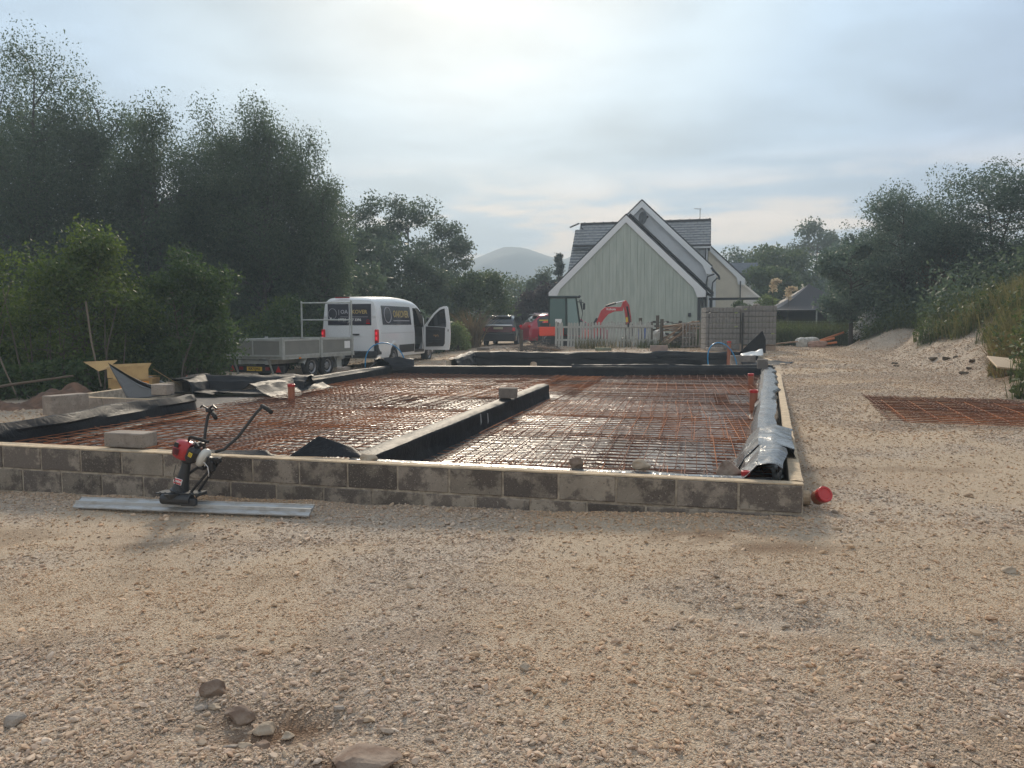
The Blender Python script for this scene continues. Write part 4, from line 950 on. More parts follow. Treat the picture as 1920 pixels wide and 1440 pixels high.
def roof_front(x0, x1, y_r, z_r, y_e, z_e, rows, m, jit=.3, per=.42):
    """slope facing the viewer, individual slates staggered"""
    mb = MB().mat(m)
    for k in range(rows):
        f0 = k / rows; f1 = (k + 1.1) / rows; ya, za = y_r + (y_e - y_r) * f0, z_r + (z_e - z_r) * f0; yb, zb = y_r + (y_e - y_r) * f1, z_r + (z_e - z_r) * f1
        x = x0 - (per / 2 if k % 2 else 0)
        while x < x1:
            xa, xb = max(x, x0), min(x + per - .02, x1)
            if xb - xa > .03:
                j = rnd.uniform(0, .03)
                mb.add([(xa, ya, za + .004), (xb, ya, za + .004), (xb, yb, zb + .045 + j), (xa, yb, zb + .045 + j), (xa, yb, zb), (xb, yb, zb)], [(3, 2, 1, 0)]); mb.mat(slate_p); mb.add([(xa, yb - .004, zb - .01), (xb, yb - .004, zb - .01), (xb, yb - .004, zb + .045 + j), (xa, yb - .004, zb + .045 + j)], [(0, 1, 2, 3)]); mb.mat(m)
            x += per
    mb.mat(slate_e); mb.add([(x0, y_r, z_r - .01), (x1, y_r, z_r - .01), (x1, y_e, z_e - .03), (x0, y_e, z_e - .03)], [(3, 2, 1, 0)])
    o = mb.build('roof_slates', None, house); o['kind'] = 'stuff'; return o
# garage roof
def slab_roof(xa, za, xe, k, y0, y1, th=.12, nm='roof_slab', m=slate_e):
    s_ = 1 if xe > xa else -1; ze = za - k * abs(xe - xa)
    MB().mat(m).prism([(xa, za), (xe, ze), (xe, ze - th), (xa, za - th)], 'y', y0, y1).build(nm, None, house)
for xe in (-.02, 9.02):
    barge(4.5, G_A, xe, .965, -.06); slab_roof(4.5, G_A + .10, xe, .965, -.08, 5.0, .11)
# a second, slightly wider length of roof behind the first
slab_roof(4.62, G_A + .24, 9.42, .965, .9, 5.0, .12); slab_roof(4.62, G_A + .24, -.02, .965, .9, 5.0, .12)
roof_slope(4.62, G_A + .24, 9.42, G_A + .24 - .965 * 4.8, .9, 5.0, 22, slate)
# main gable
MX, MZ, MY = 4.93, 8.86, 5.0
def mz(x): return MZ - .965 * abs(x - MX)
MB().mat(render_).prism([(.62, 0), (8.98, 0), (8.98, mz(8.98) - .2), (MX, MZ - .2), (.62, mz(.62) - .2)], 'y', MY, MY + .25).build('rendered_gable', None, house)
MB().mat(render_).box((8.88, MY + 2.6, 2.2), (.2, 4.8, 4.4)).build('side_wall', None, house)
for xe in (.5, 9.30):
    barge(MX, MZ, xe, .965, MY - .2, foot=.5, fw=.42); slab_roof(MX, MZ + .10, xe, .965, MY - .22, 9.2, .11)
    MB().mat(white).prism([(MX, MZ - .02), (xe, MZ - .965 * abs(xe - MX) - .02), (xe, MZ - .965 * abs(xe - MX) - .14), (MX, MZ - .14)], 'y', MY - .19, MY).build('soffit', None, house)
roof_slope(MX, MZ + .10, 9.3, mz(9.3) + .10, MY - .2, 9.2, 24, slate); roof_slope(MX, MZ + .10, .5, mz(.5) + .10, MY - .2, 9.2, 24, slate)
# long roof running across
roof_front(.30, 9.15, 9.0, 8.02, 7.55, 6.35, 9, slate)
roof_front(.02, 4.5, 8.55, 7.62, 5.75, 4.5, 15, slate)
slab_ = MB().mat(slate_e).prism([(9.0, 8.02), (7.6, 6.36), (7.6, 6.24), (9.0, 7.86), (12.4, 4.5), (12.4, 4.62)], 'x', .3, 9.15) if False else None
MB().mat(slate_e).prism([(9.0, 8.0), (12.4, 4.7), (12.4, 4.55), (8.9, 7.9), (7.6, 6.2), (7.6, 6.3)], 'x', .3, 9.15).build('roof_core', None, house)
MB().mat(render_).box((4.7, 9.9, 3.0), (8.5, 4.6, 6.2)).build('main_wall', None, house)
mb = MB().mat(slate_e); mb.tube([(.3, 9.0, 8.06), (9.15, 9.0, 8.06)], .09, 8)
for k in range(14): mb.box((.6 + k * .65, 9.0, 8.15), (.06, .16, .05))
mb.build('ridge_tiles', None, house)
MB().mat(slate_e).box((1.0, 7.0, 6.35), (1.7, .5, .08)).build('dormer_ledge', None, house)
MB().mat(white).box((8.4, 7.45, 6.16), (1.6, .12, .20)).build('fascia', None, house)
MB().mat(slate_e).tube([(7.5, 7.36, 6.24), (9.2, 7.36, 6.24)], .06, 8).build('gutter', None, house)
mb = MB().mat(render_).box((8.2, 7.65, 5.3), (1.4, .1, 1.7)); mb.build('upper_wall', None, house)
MB().mat(slate_e).box((8.86, 7.58, 5.45), (.07, .05, 1.4)).build('downpipe', None, house)
MB().mat(slate_e).box((9.17, 8.3, 7.15), (.06, 1.6, 1.9)).build('verge_edge', None, house) if False else None
# cream gable to the right
MB().mat(cream).prism([(9.0, 0), (11.2, 0), (11.2, 4.05), (9.16, 6.1), (9.0, 6.1)], 'y', 10.0, 10.3).build('cream_wall', None, house)
MB().mat(white).prism([(9.1, 6.38), (11.45, 4.15), (11.45, 3.72), (11.0, 3.78), (10.9, 4.25), (9.1, 6.05)], 'y', 9.86, 9.9).build('bargeboard', None, house)
MB().mat(slate_e).prism([(9.1, 6.5), (11.48, 4.25), (11.48, 4.13), (9.1, 6.38)], 'y', 9.84, 14.0).build('roof_slab', None, house)
MB().mat(slate_e).box((11.15, 9.85, 2.0), (.08, .08, 4.0)).build('downpipe', None, house)
MB().mat(render_).prism([(11.2, 0), (12.7, 0), (12.7, 2.7), (11.2, 4.1)], 'y', 12.0, 12.2).build('lean_to_wall', None, house)
MB().mat(white).prism([(11.1, 4.25), (12.85, 2.75), (12.85, 2.6), (11.1, 4.1)], 'y', 11.88, 11.95).build('bargeboard', None, house)
# gutters and pipes at the garage / main junction
mb = MB().mat(slate_e); mb.tube([(9.28, 4.7, 4.55), (9.72, 6.4, 4.15), (9.75, 6.8, 4.0)], .07, 8); mb.build('gutter', None, house)
mb = MB().mat(slate_e); mb.tube([(9.65, 6.3, 4.05), (9.35, 6.3, 3.75), (9.32, 6.3, 3.4), (9.32, 6.3, 0)], .045, 8); mb.tube([(9.45, 4.9, 4.2), (9.05, 4.85, 4.05), (8.98, 4.85, 3.7), (8.98, 4.85, 0)], .045, 8); mb.build('downpipe', None, house)
mb = MB().mat(slate_e); mb.tube([(9.05, .1, 2.85), (9.25, 4.2, 2.85)], .08, 8); mb.tube([(9.1, .5, 2.8), (8.85, .4, 2.5), (8.82, .4, 0)], .045, 8); mb.build('gutter', None, house)
MB().mat(white).box((9.3, 6.9, 3.3), (.5, .4, 2.2)).build('porch_wall', None, house)
MB().mat(black_m).box((8.15, -.05, 1.63), (.16, .06, .2)).build('vent', None, house)
# outhouse far right
oh = thing('outhouse', 'low slate roofed outhouse showing beyond the cream gable', 'house', hw(10.1, 16), -TH)
mb = MB().mat(bluesl)
for k in range(8):
    f0, f1 = k / 8, (k + 1.1) / 8; mb.add([(0, 1.4 - 1.4 * f0, 5.78 - 1.24 * f0), (2.5, 1.4 - 1.4 * f0, 5.78 - 1.24 * f0), (2.5, 1.4 - 1.4 * f1, 5.80 - 1.24 * f1), (0, 1.4 - 1.4 * f1, 5.80 - 1.24 * f1)], [(3, 2, 1, 0)])
mb.build('roof', None, oh); MB().mat(bluesl).box((1.55, .45, 5.05), (.5, .06, .08)).build('roof_hatch', None, oh)
MB().mat(render_).box((1.2, 1.2, 2.25), (2.2, 2.0, 4.5)).build('wall', None, oh); MB().mat(slate_e).box((1.25, -.03, 4.5), (2.5, .08, .08)).build('gutter', None, oh)
# pergola frame
pg = thing('pergola', 'thin black pergola frame standing at the right side of the house', 'pergola', hw(9.2, 5), -TH)
MB().mat(black_m).box((1.5, 0, 2.66), (3.1, .12, .15)).build('beam', None, pg)
for x_ in (.05, 1.95, 3.0): MB().mat(black_m).box((x_, 0, 1.3), (.12, .12, 2.6)).build('post', None, pg)
lp = thing('wall_lamp', 'tiny bright wall lamp glowing beside the garage corner', 'lamp', hw(9.2, 1.0, 1.75), -TH)
MB().mat(M('lamp_glow', (1, 1, 1), .5, emis=((1, .95, .85), 6))).lathe([(.035, -.06), (.045, 0), (.035, .06)], 8).build('bulb', None, lp); MB().mat(black_m).box((0, .06, .09), (.12, .12, .04)).build('lamp_hood', None, lp)
# satellite dish, flat dish, aerial
dish = thing('satellite_dish', 'dark satellite dish on the pale upper gable of the house', 'satellite dish', hw(5.02, 4.75, 7.75), -TH)
mb = MB().mat(M('dish_grey', (.10, .11, .12), .5)); P = []
for i in range(5):
    r_ = .40 * i / 4
    P.append([(r_ * .62 * math.cos(a_), -.12 * (1 - (r_ / .4) ** 2) * -1 - .25, r_ * math.sin(a_) + r_ * .12 * math.cos(a_)) for a_ in [2 * math.pi * k / 18 for k in range(18)]])
mb.grid(P, closed=True); o = mb.build('reflector', None, dish, smooth=True); s_ = o.modifiers.new('t', 'SOLIDIFY'); s_.thickness = .02
mb = MB().mat(black_m).tube([(.05, -.25, -.28), (.32, -.55, -.05)], .015, 6); mb.box((.33, -.55, 0), (.09, .12, .12)); mb.build('feed_arm', None, dish)
MB().mat(black_m).tube([(0, 0, -.45), (-.1, -.2, -.42), (0, -.2, -.1)], .02, 6).build('bracket', None, dish)
fd = thing('flat_dish', 'flat white tilted dish on a stub pole at the left roof edge', 'satellite dish', hw(.42, 8.6, 7.55), -TH)
MB().mat(M('dish_white', (.55, .56, .57), .5)).cbox((-.08, 0, .52), (.72, .45, .04), .015, M4=Matrix.Translation((0, 0, .02)) @ RY(R(-22)) @ T(-.22, 0, 0)).build('panel', None, fd)
MB().mat(black_m).tube([(.15, 0, .1), (.05, 0, .14), (.0, 0, .25), (0, 0, .5)], .03, 6).build('pole', None, fd)
an = thing('tv_aerial', 'thin television aerial on the right end of the slate ridge', 'aerial', hw(8.42, 9, 8.05), -TH)
MB().mat(M('aerial_grey', (.3, .3, .3), .5)).tube([(0, 0, 0), (0, 0, .82)], .022, 6).build('mast', None, an)
mb = MB().mat(MATS['aerial_grey']).tube([(-.38, 0, .80), (.08, 0, .74)], .015, 6)
for k in range(5): mb.box((-.36 + k * .09, 0, .80 - k * .012), (.015, .3, .04))
mb.build('boom', None, an)

# ---------------------------------------------------------------- packs of grey blocks
def pack(loc_, w_, h_, label, layers=8, tape=True):
    pk = thing('block_pack', label, 'block pack', loc_, R(-4))
    mcol = M('pack_block', (.19, .18, .17), .9, col2=(.24, .225, .21), scale=6, bump=.3) if 'pack_block' not in MATS else MATS['pack_block']
    lh = h_ / layers; mesh_ = {}
    for k in range(layers):
        nx = 10
        for j in range(nx):
            key = (round(w_, 3))
            if key not in mesh_: mesh_[key] = MB().mat(mcol).cbox((0, 0, 0), (w_ / nx - .006, 1.0, lh - .014), .006).mesh('block')
            o = bpy.data.objects.new('block', mesh_[key]); C.objects.link(o); o.parent = pk; o.location = (-w_ / 2 + (j + .5) * w_ / nx, rnd.uniform(-.006, .006), lh * (k + .5))
    st = M('strap', (.03, .03, .032), .4) if 'strap' not in MATS else MATS['strap']
    return pk
pk1 = pack((7.62, 28.4, .60), 1.22, 1.52, 'left pack of grey concrete blocks strapped in layers beside the garage', 8)
pk2 = pack((8.88, 28.3, .78), 1.24, 1.40, 'right pack of grey concrete blocks, slightly taller, beside the weeds', 7)
for pk, xs_ in ((pk1, (-.5, .15)), (pk2, (-.35, .35))):
    mb = MB().mat(MATS['strap'])
    for x_ in xs_[:1]: mb.box((x_, -.508, .7), (.012, .004, 1.4))
    mb.build('strap', None, pk)
gl = M('green_print', (.42, .50, .16), .6)
for pk, x_, z_ in ((pk1, .46, 1.33), (pk2, -.48, 1.27), (pk1, .47, .83), (pk2, .5, .40)):
    mb = MB().mat(gl)
    for k in range(4): mb.box((x_ + (k - 1.5) * .028, -.512, z_ + rnd.uniform(-.01, .01)), (.014, .003, rnd.uniform(.03, .055)))
    mb.build('printed_mark', None, pk)
mb = MB().mat(M('post_black', (.03, .03, .03), .6)).box((8.245, 27.72, .95), (.05, .05, 1.95)); tag(mb.build('steel_post'), 'thin dark steel post standing between the two packs of blocks', 'post')
o = MB().mat(MATS['tan_block']).cbox((8.9, 28.3, .6), (1.2, .9, .30), .01).build('timber_skid'); tag(o, 'low tan skid carrying the right pack of blocks', 'skid')
o = MB().mat(MATS['tan_block']).cbox((7.6, 28.4, .5), (1.2, .9, .2), .01).build('timber_skid'); tag(o, 'low tan skid carrying the left pack of blocks', 'skid')
rock(8.95, 28.4, .28, greyr, 71, 'pale stone lying on top of the right block pack', (1.1, .8, .6), 2.17)

# ---------------------------------------------------------------- picket fence
pw = M('weathered_picket', (.46, .46, .43), .85, col2=(.36, .36, .335), scale=5, stretch=(6, 6, .6))
fz = gh(3.5, 32)
F0 = Vector((1.80, 32.4)); F1 = Vector((5.75, 31.6)); e = (F1 - F0).normalized(); L_ = (F1 - F0).length; ang = math.atan2(e.y, e.x)
pf = thing('picket_fence', 'weathered grey picket fence in front of the digger and garage', 'fence', (F0.x, F0.y, fz), ang)
pmesh = MB().mat(pw).prism([(-.048, .04), (.048, .04), (.048, 1.0), (.02, 1.05), (-.02, 1.05), (-.048, 1.0)], 'y', -.011, .011).mesh('picket')
n = int(L_ / .128)
for k in range(n):
    if k in (3,): continue
    o = bpy.data.objects.new('picket', pmesh); C.objects.link(o); o.parent = pf; o.location = (k * .128 + .05, -.03, rnd.uniform(-.02, .03) + (0 if k % 9 else .05)); o.rotation_euler = (0, rnd.uniform(-.03, .03), 0)
for z_ in (.32, .86):
    MB().mat(pw).box((L_ / 2, 0, z_), (L_, .03, .08)).build('rail', None, pf)
MB().mat(pw).box((L_ / 2 + .8, -.05, .90), (L_ - 1.5, .025, .09)).build('rail', None, pf)
for x_ in (.1, 1.55, 2.9, L_ - .05):
    MB().mat(M('fence_post', (.13, .12, .10), .9)).box((x_, .04, .52), (.09, .09, 1.08)).build('post', None, pf)
MB().mat(black_m).box((L_ - 1.0, -.07, .95), (.06, .04, .18)).build('latch', None, pf)
gp = thing('gate_panel', 'grey metal barred panel beside the timber pile', 'gate', (6.75, 30.6, gh(7, 30.6)), R(-6))
for k in range(8): MB().mat(greyb).box((k * .13, 0, .52), (.05, .03, .95)).build('bar', None, gp)
for z_ in (.08, .98): MB().mat(greyb).box((.46, 0, z_), (1.05, .04, .06)).build('rail', None, gp)
wood_d = M('old_post', (.10, .085, .065), .9, bump=.6, bscale=20)
for x_, y_, h_, lb in ((.38, 31.4, .95, 'short round timber post beside the red car, at the end of the drive'), (6.02, 31.2, 1.15, 'dark timber post between the picket fence and the white bulk bag'), (5.3, 31.9, 1.2, 'grey timber gate post at the right end of the picket fence'), (6.1, 32.5, 1.3, 'pale square post behind the white bulk bag')):
    o = MB().mat(wood_d).tube([(0, 0, -.1), (rnd.uniform(-.02, .02), 0, h_)], .07, 8).build('timber_post'); o.location = (x_, y_, gh(x_, y_)); tag(o, lb, 'post')

# ---------------------------------------------------------------- timber pile, bulk bag, drum, brush
tim = M('sawn_timber', (.30, .20, .13), .85, col2=(.22, .15, .10), scale=4, stretch=(1, 8, 8))
tz = gh(6.7, 31)
for k in range(13):
    o = MB().mat(tim).cbox((0, 0, 0), (rnd.uniform(1.3, 1.8), .09, .04), .004).build('plank'); o.location = (6.25 + .07 * (k % 5) + k * .035, 31.2 + rnd.uniform(-.3, .3), tz + .25 + .065 * k * .9); o.rotation_euler = (R(rnd.uniform(-8, 8)), R(-32 + rnd.uniform(-6, 6)) if k < 8 else R(rnd.uniform(-9, 2)), R(rnd.uniform(-25, 15)))
    tag(o, 'brown sawn plank in the leaning pile right of the white bulk bag', 'plank', 'planks in the leaning pile')
for k in range(4):
    o = MB().mat(greyb).cbox((0, 0, 0), (.9, .4, .16), .01).build('concrete_lintel'); o.location = (6.9 + .05 * k, 31.6, tz + .12 + .19 * k); o.rotation_euler = (0, 0, R(rnd.uniform(-4, 4)))
    tag(o, 'grey slab in the low stack behind the leaning planks', 'slab', 'grey slabs stacked behind the planks')
rk = thing('pallet_stack', 'dark stack of empty pallets against the garage wall', 'pallets', (6.7, 33.4, gh(6.7, 33.4)), R(-6))
dkw = M('dark_pallet', (.07, .06, .05), .9)
for k in range(6):
    for j in range(2): MB().mat(dkw).box((j * 1.0 - .5 + .2, 0, .1 + k * .17 + (0 if j else .05)), (1.0, .9, .03)).build('deck_board', None, rk)
    for j in range(4): MB().mat(dkw).box((-.6 + j * .55, -.3, .16 + k * .17), (.12, .3, .09)).build('spacer', None, rk)
def sack(loc_, s_, m, label, seed, cat='bag', name='bulk_bag', sub=3):
    bm = bmesh.new(); bmesh.ops.create_icosphere(bm, subdivisions=sub, radius=.5)
    for v in bm.verts:
        c = v.co; sq = max(abs(c.x), abs(c.y), abs(c.z)); c *= (.5 / sq) ** .45
        c *= 1 + .22 * mnoise.noise(c * 3 + Vector((seed, 0, 0))) + .08 * mnoise.noise(c * 9 + Vector((seed, 5, 0)))
    me = bpy.data.meshes.new(name); bm.to_mesh(me); bm.free(); me.materials.append(m); me.transform(Matrix.Diagonal((*s_, 1)))
    o = bpy.data.objects.new(name, me); C.objects.link(o); o.location = (loc_[0], loc_[1], loc_[2] + s_[2] * .42); return tag(o, label, cat)
bagm = M('woven_white', (.58, .57, .53), .8, col2=(.42, .41, .38), scale=8, bump=.4)
sack((5.95, 31.9, gh(6, 31.9)), (.75, .7, .75), bagm, 'slumped white bulk bag between the fence and the planks', 3)
MB().mat(bagm).tube([(6.2, 31.8, tz + .75), (6.22, 31.8, tz + .95), (6.32, 31.75, tz + 1.03)], .03, 6).build('bag_strap', None, bpy.data.objects['bulk_bag']).matrix_parent_inverse = bpy.data.objects['bulk_bag'].matrix_world.inverted() if False else Matrix.Translation(-bpy.data.objects['bulk_bag'].location)
sack((5.55, 33.0, gh(6, 33)), (.6, .6, .6), bagm, 'smaller white bag behind the fence end', 8)
bd_ = MB().mat(M('blue_drum', (.02, .10, .42), .4)).lathe([(.17, 0), (.19, .1), (.18, .3), (.19, .5), (.17, .75), (.12, .8)], 16).build('blue_drum'); bd_.location = (5.5, 32.6, gh(5.5, 32.6) + .1); tag(bd_, 'blue plastic drum at the right end of the picket fence', 'drum')
# brush pile by the red car
brm = M('grey_twig', (.13, .11, .095), .9)
mb = MB().mat(brm)
for k in range(130):
    a = rnd.uniform(0, 6.28); x_ = 1.05 + rnd.gauss(0, .38); y_ = 31.2 + rnd.gauss(0, .3); z_ = gh(1, 31) + abs(rnd.gauss(0, .22)) * max(.1, 1 - abs(x_ - 1.0) * .8)
    l_ = rnd.uniform(.3, .9); up = rnd.uniform(-.15, .25)
    mb.tube([(x_, y_, z_), (x_ + math.cos(a) * l_ / 2, y_ + math.sin(a) * l_ / 2, z_ + up * l_ + .04), (x_ + math.cos(a) * l_, y_ + math.sin(a) * l_, max(z_ + up * l_ * 1.2, .3))], [.014, .011, .005], 4, cap=False)
o = mb.build('brush_pile'); tag(o, 'tangled heap of cut grey branches in front of the red car', kind='stuff')
o = MB().mat(tim).tube([(1.0, 31.0, gh(1, 31) + .22), (2.3, 31.0, gh(1, 31) + .02)], .06, 8).build('cut_log'); tag(o, 'thin cut trunk sticking out of the brush pile', 'log')
# ---------------------------------------------------------------- vehicles
vwhite = M('van_white_paint', (.74, .76, .78), .28, coat=.6); glassd = M('dark_glass', (.012, .016, .02), .06, spec=.8); vin = M('dark_vinyl', (.035, .034, .05), .25, coat=.4)
trimb = M('black_trim', (.025, .026, .028), .6); tyre = M('tyre', (.022, .022, .022), .85); rim = M('steel_rim', (.25, .25, .26), .4, metal=.6); chrome = M('chrome', (.6, .6, .6), .15, metal=1)
redlt = M('red_lamp', (.55, .008, .015), .15, coat=.8, emis=((1, .02, .03), .02)); gold = M('gold_print', (.48, .36, .13), .4); greyp = M('grey_print', (.42, .42, .46), .5); greyin = M('interior_grey', (.045, .045, .05), .8)
plate_y = M('yellow_plate', (.75, .48, .03), .4); blackt = M('black_text', (.01, .01, .01), .5); amber = M('amber_lamp', (.8, .25, .01), .2)
def wheel(parent, x, y, r, w_, nm='wheel', side=1, rimm=None):
    h_ = thing_part(nm, parent, (x, y, r))
    MT = RY(R(90))
    MB().mat(tyre).lathe([(r * .62, -w_ / 2), (r * .9, -w_ / 2), (r, -w_ / 2 + .03), (r, w_ / 2 - .03), (r * .9, w_ / 2), (r * .62, w_ / 2), (r * .62, w_ / 2 - .04)], 28, M4=MT).build('tyre', None, h_, smooth=False)
    s_ = side
    mb = MB().mat(rimm or rim).lathe([(r * .63, s_ * (w_ / 2 - .05)), (r * .60, s_ * (w_ / 2 - .01)), (r * .55, s_ * (w_ / 2 - .02)), (r * .45, s_ * (w_ / 2 - .05)), (r * .2, s_ * (w_ / 2 - .02)), (.001, s_ * (w_ / 2 - .015))], 24, M4=MT)
    mb.mat(trimb)
    for k in range(8):
        a = 2 * math.pi * k / 8; mb.tube([(s_ * (w_ / 2 - .045), r * .36 * math.cos(a), r * .36 * math.sin(a)), (s_ * (w_ / 2 - .025), r * .36 * math.cos(a), r * .36 * math.sin(a))], r * .06, 6)
    mb.build('rim', None, h_)
    return h_
def thing_part(nm, parent, loc_):
    o = bpy.data.objects.new(nm, None); C.objects.link(o); o.parent = parent; o.location = loc_; o.empty_display_size = .1; return o
# ---- van: x right, y forward from the rear axle, z up
vyaw = R(-13); VX, VY = -5.05, 26.95
van = thing('panel_van', 'white panel van seen from behind with its driver door swung open', 'van', (VX, VY, gh(VX, VY) + .0), vyaw)
def v_roof(y): return np.interp(y, [-1.36, -1.25, -.8, .5, 1.6, 2.3, 2.75, 3.0, 3.5, 3.75, 4.2, 4.6], [2.26, 2.34, 2.385, 2.42, 2.40, 2.33, 2.20, 2.02, 1.58, 1.38, 1.22, .95])
def v_half(z, y):
    w0 = np.interp(z, [.3, .45, .8, 1.15, 1.3, 2.0, 2.25, 2.45], [.96, 1.0, 1.02, 1.015, 1.0, .93, .87, .70])
    return w0 * np.interp(y, [-1.36, -1.1, 2.8, 3.6, 4.3, 4.62], [.985, 1, 1, .975, .93, .80])
ZS = [.34, .42, .60, .80, 1.0, 1.14, 1.18, 1.30, 1.5, 1.7, 1.9, 2.05, 2.16]
def v_sec(y, side):
    zr = float(v_roof(y)); pts = []
    for z in ZS:
        zz = min(z, zr - .19 + .0 * z) if zr > 1.2 else min(z, zr - .1)
        pts.append((side * float(v_half(zz, y)), y, zz))
    zt = pts[-1][2]; ht = abs(pts[-1][0])
    for a in (.25, .5, .75, 1.0):
        an = a * math.pi / 2; pts.append((side * (ht - .22 * (1 - math.cos(an))), y, zt + (zr - .02 - zt) * math.sin(an)))
    pts.append((side * (ht * .4), y, zr - .003)); pts.append((0, y, zr))
    return pts
YS = [-1.36, -1.33, -1.2, -.9, -.62, -.5, -.3, -.1, .1, .3, .5, .62, .9, 1.3, 1.7, 2.0, 2.04, 2.3, 2.6, 2.9, 3.12, 3.16, 3.25, 3.4, 3.6, 3.9, 4.2, 4.45, 4.62]
def arch(y, z, yc): return math.hypot(y - yc, z - .34) < .43
for side, nmb in ((1, 'body'), (-1, 'body')):
    P = [v_sec(y, side) for y in YS]
    for row in P[:1]: row[:] = [(p[0] * .975, p[1], p[2]) for p in row]
    mb = MB().mat(vwhite); nj = len(P[0]); vs = [p for r_ in P for p in r_]; fs = []
    for i in range(len(P) - 1):
        for j in range(nj - 1):
            ym = (YS[i] + YS[i + 1]) / 2; z_m = (P[i][j][2] + P[i][j + 1][2]) / 2
            if (arch(ym, z_m, 0) or arch(ym, z_m, 3.64)) and j < 8: continue
            if side == 1 and 2.04 <= ym <= 3.12 and .42 < z_m < 2.06: continue
            f = (i * nj + j, (i + 1) * nj + j, (i + 1) * nj + j + 1, i * nj + j + 1); fs.append(f if side == 1 else f[::-1])
    mb.add(vs, fs); mb.build('body_side', None, van, smooth=True)
# rear wall, floor, nose
rs = v_sec(-1.36, 1); rs = [(p[0] * .975, p[2]) for p in rs]; loop = [(x, z) for x, z in rs] + [(-x, z) for x, z in rs[::-1][1:]]
MB().mat(vwhite).add([(x, -1.36, z) for x, z in loop], [tuple(range(len(loop)))[::1]]).build('rear_wall', None, van)
ns = v_sec(4.62, 1); nl = [(p[0], p[2]) for p in ns] + [(-p[0], p[2]) for p in ns[::-1][1:]]
MB().mat(vwhite).add([(x, 4.62, z) for x, z in nl], [tuple(range(len(nl)))[::-1]]).build('nose', None, van)
MB().mat(trimb).box((0, 1.6, .36), (1.86, 5.9, .06)).build('floor_pan', None, van)
MB().mat(trimb).box((0, 4.66, .5), (1.7, .14, .3)).build('front_bumper', None, van)
# rear doors (left, right) as slightly proud panels with windows
for s_, xa, xb in ((-1, -.80, -.006), (1, .006, .80)):
    zt0, zt1 = (2.17, 2.19)
    dr = MB().mat(vwhite).prism([(xa, .52), (xb, .52), (xb, 2.22 if s_ < 0 else 2.16), (xa, 2.16 if s_ < 0 else 2.22)][::1], 'y', -1.385, -1.362).build('rear_door', None, van); bevel(dr, .012, 2)
    xl, xr = (xa + .05, xb - .035) if s_ < 0 else (xa + .035, xb - .05)
    wn_ = MB().mat(vin).cbox(((xl + xr) / 2, -1.390, 1.775), (xr - xl + .04, .014, .70), .02).build('rear_window', None, dr)
    MB().mat(vwhite).box(((xa + xb) / 2, -1.388, 1.07), (.70, .010, .014)).build('swage_line', None, dr)
    if s_ > 0: MB().mat(trimb).cbox((xa + .22, -1.40, 1.12), (.24, .04, .05), .01).build('door_handle', None, dr)
    for z_ in (.75, 1.75): MB().mat(vwhite).cbox((s_ * .86, -1.375, z_), (.10, .03, .10), .012).build('hinge', None, dr)
rw_r = [o for o in van.children if o.name.startswith('rear_door')][1]; rw_l = [o for o in van.children if o.name.startswith('rear_door')][0]
FM = lambda x, z, y=-1.4: T(x, y, z) @ RX(R(90))
def ring_mesh(m, cx, cz, rx, rz, y, parent, w_=.014, name='ring_logo', n=28, gap=None, M4=None):
    mb = MB().mat(m); pts = []
    for k in range(n + 1):
        a = 2 * math.pi * k / n
        pts.append((cx + rx * math.cos(a), y, cz + rz * math.sin(a)))
    mb.tube(pts, w_ / 2, 4, cap=False, M4=M4); return mb.build(name, None, parent)
ring_mesh(greyp, -.60, 1.80, .145, .17, -1.400, rw_l)
text_mesh('|', .20, greyp, rw_l, FM(-.37, 1.86), name='lettering')
text_mesh('OA', .175, greyp, rw_l, FM(-.18, 1.86), name='lettering', bold=.003)
text_mesh('KOVER', .175, gold, rw_r, FM(.36, 1.86), name='lettering', bold=.003, sx_=.98)
for px_0, px_1, par in ((-.32, -.04, rw_l), (.04, .66, rw_r)): MB().mat(greyp).box(((px_0 + px_1) / 2, -1.3985, 1.70), (px_1 - px_0, .003, .012)).build('small_print', None, par)
text_mesh('07728', .115, wht, rw_l, FM(-.26, 1.60), name='lettering', bold=.002); text_mesh('7 3396', .115, wht, rw_r, FM(.26, 1.60), name='lettering', bold=.002)
ring_mesh(redlt, .66, 1.57, .045, .04, -1.400, rw_r, .012, 'round_emblem'); MB().mat(redlt).box((.66, -1.3985, 1.49), (.13, .003, .03)).build('red_print', None, rw_r)
MB().mat(wht).box((-.66, -1.399, 1.64), (.05, .003, .07)).build('sticker', None, rw_l)
mb = MB().mat(chrome); pts = [(.07 * math.cos(a_), -1.402, 1.47 + .07 * math.sin(a_)) for a_ in [math.pi * k / 10 for k in range(11)]]; mb.tube(pts, .009, 5); mb.tube([(-.03, -1.402, 1.53), (0, -1.402, 1.48), (.03, -1.402, 1.53)], .006, 4); mb.build('badge', None, rw_l)
for s_ in (-1, 1):
    lt = MB().mat(redlt).cbox((s_ * .945, -1.36, 1.06), (.12, .12, .46), .02).build('tail_light', None, van)
    MB().mat(M('dark_lens_%d' % (s_ + 1), (.12, .01, .012), .2)).cbox((s_ * .95, -1.375, .86), (.105, .10, .11), .01).build('dark_lens', None, lt)
    for z_ in (1.16, 1.0): MB().mat(M('bright_lens%d%d' % (s_ + 1, int(z_ * 100)), (.9, .03, .05), .2, emis=((1, .05, .08), .25))).cbox((s_ * .955, -1.425, z_), (.06, .012, .10), .005).build('bright_lens', None, lt)
bump = MB().mat(trimb).cbox((0, -1.43, .47), (1.92, .16, .22), .03); bump.cbox((.93, -1.25, .62), (.14, .36, .36), .03); bump.cbox((-.93, -1.25, .62), (.14, .36, .36), .03); bump.build('rear_bumper', None, van)
MB().mat(M('high_brake', (.25, .02, .02), .3)).cbox((-.25, -1.36, 2.335), (.5, .08, .04), .01).build('high_brake_light', None, van)
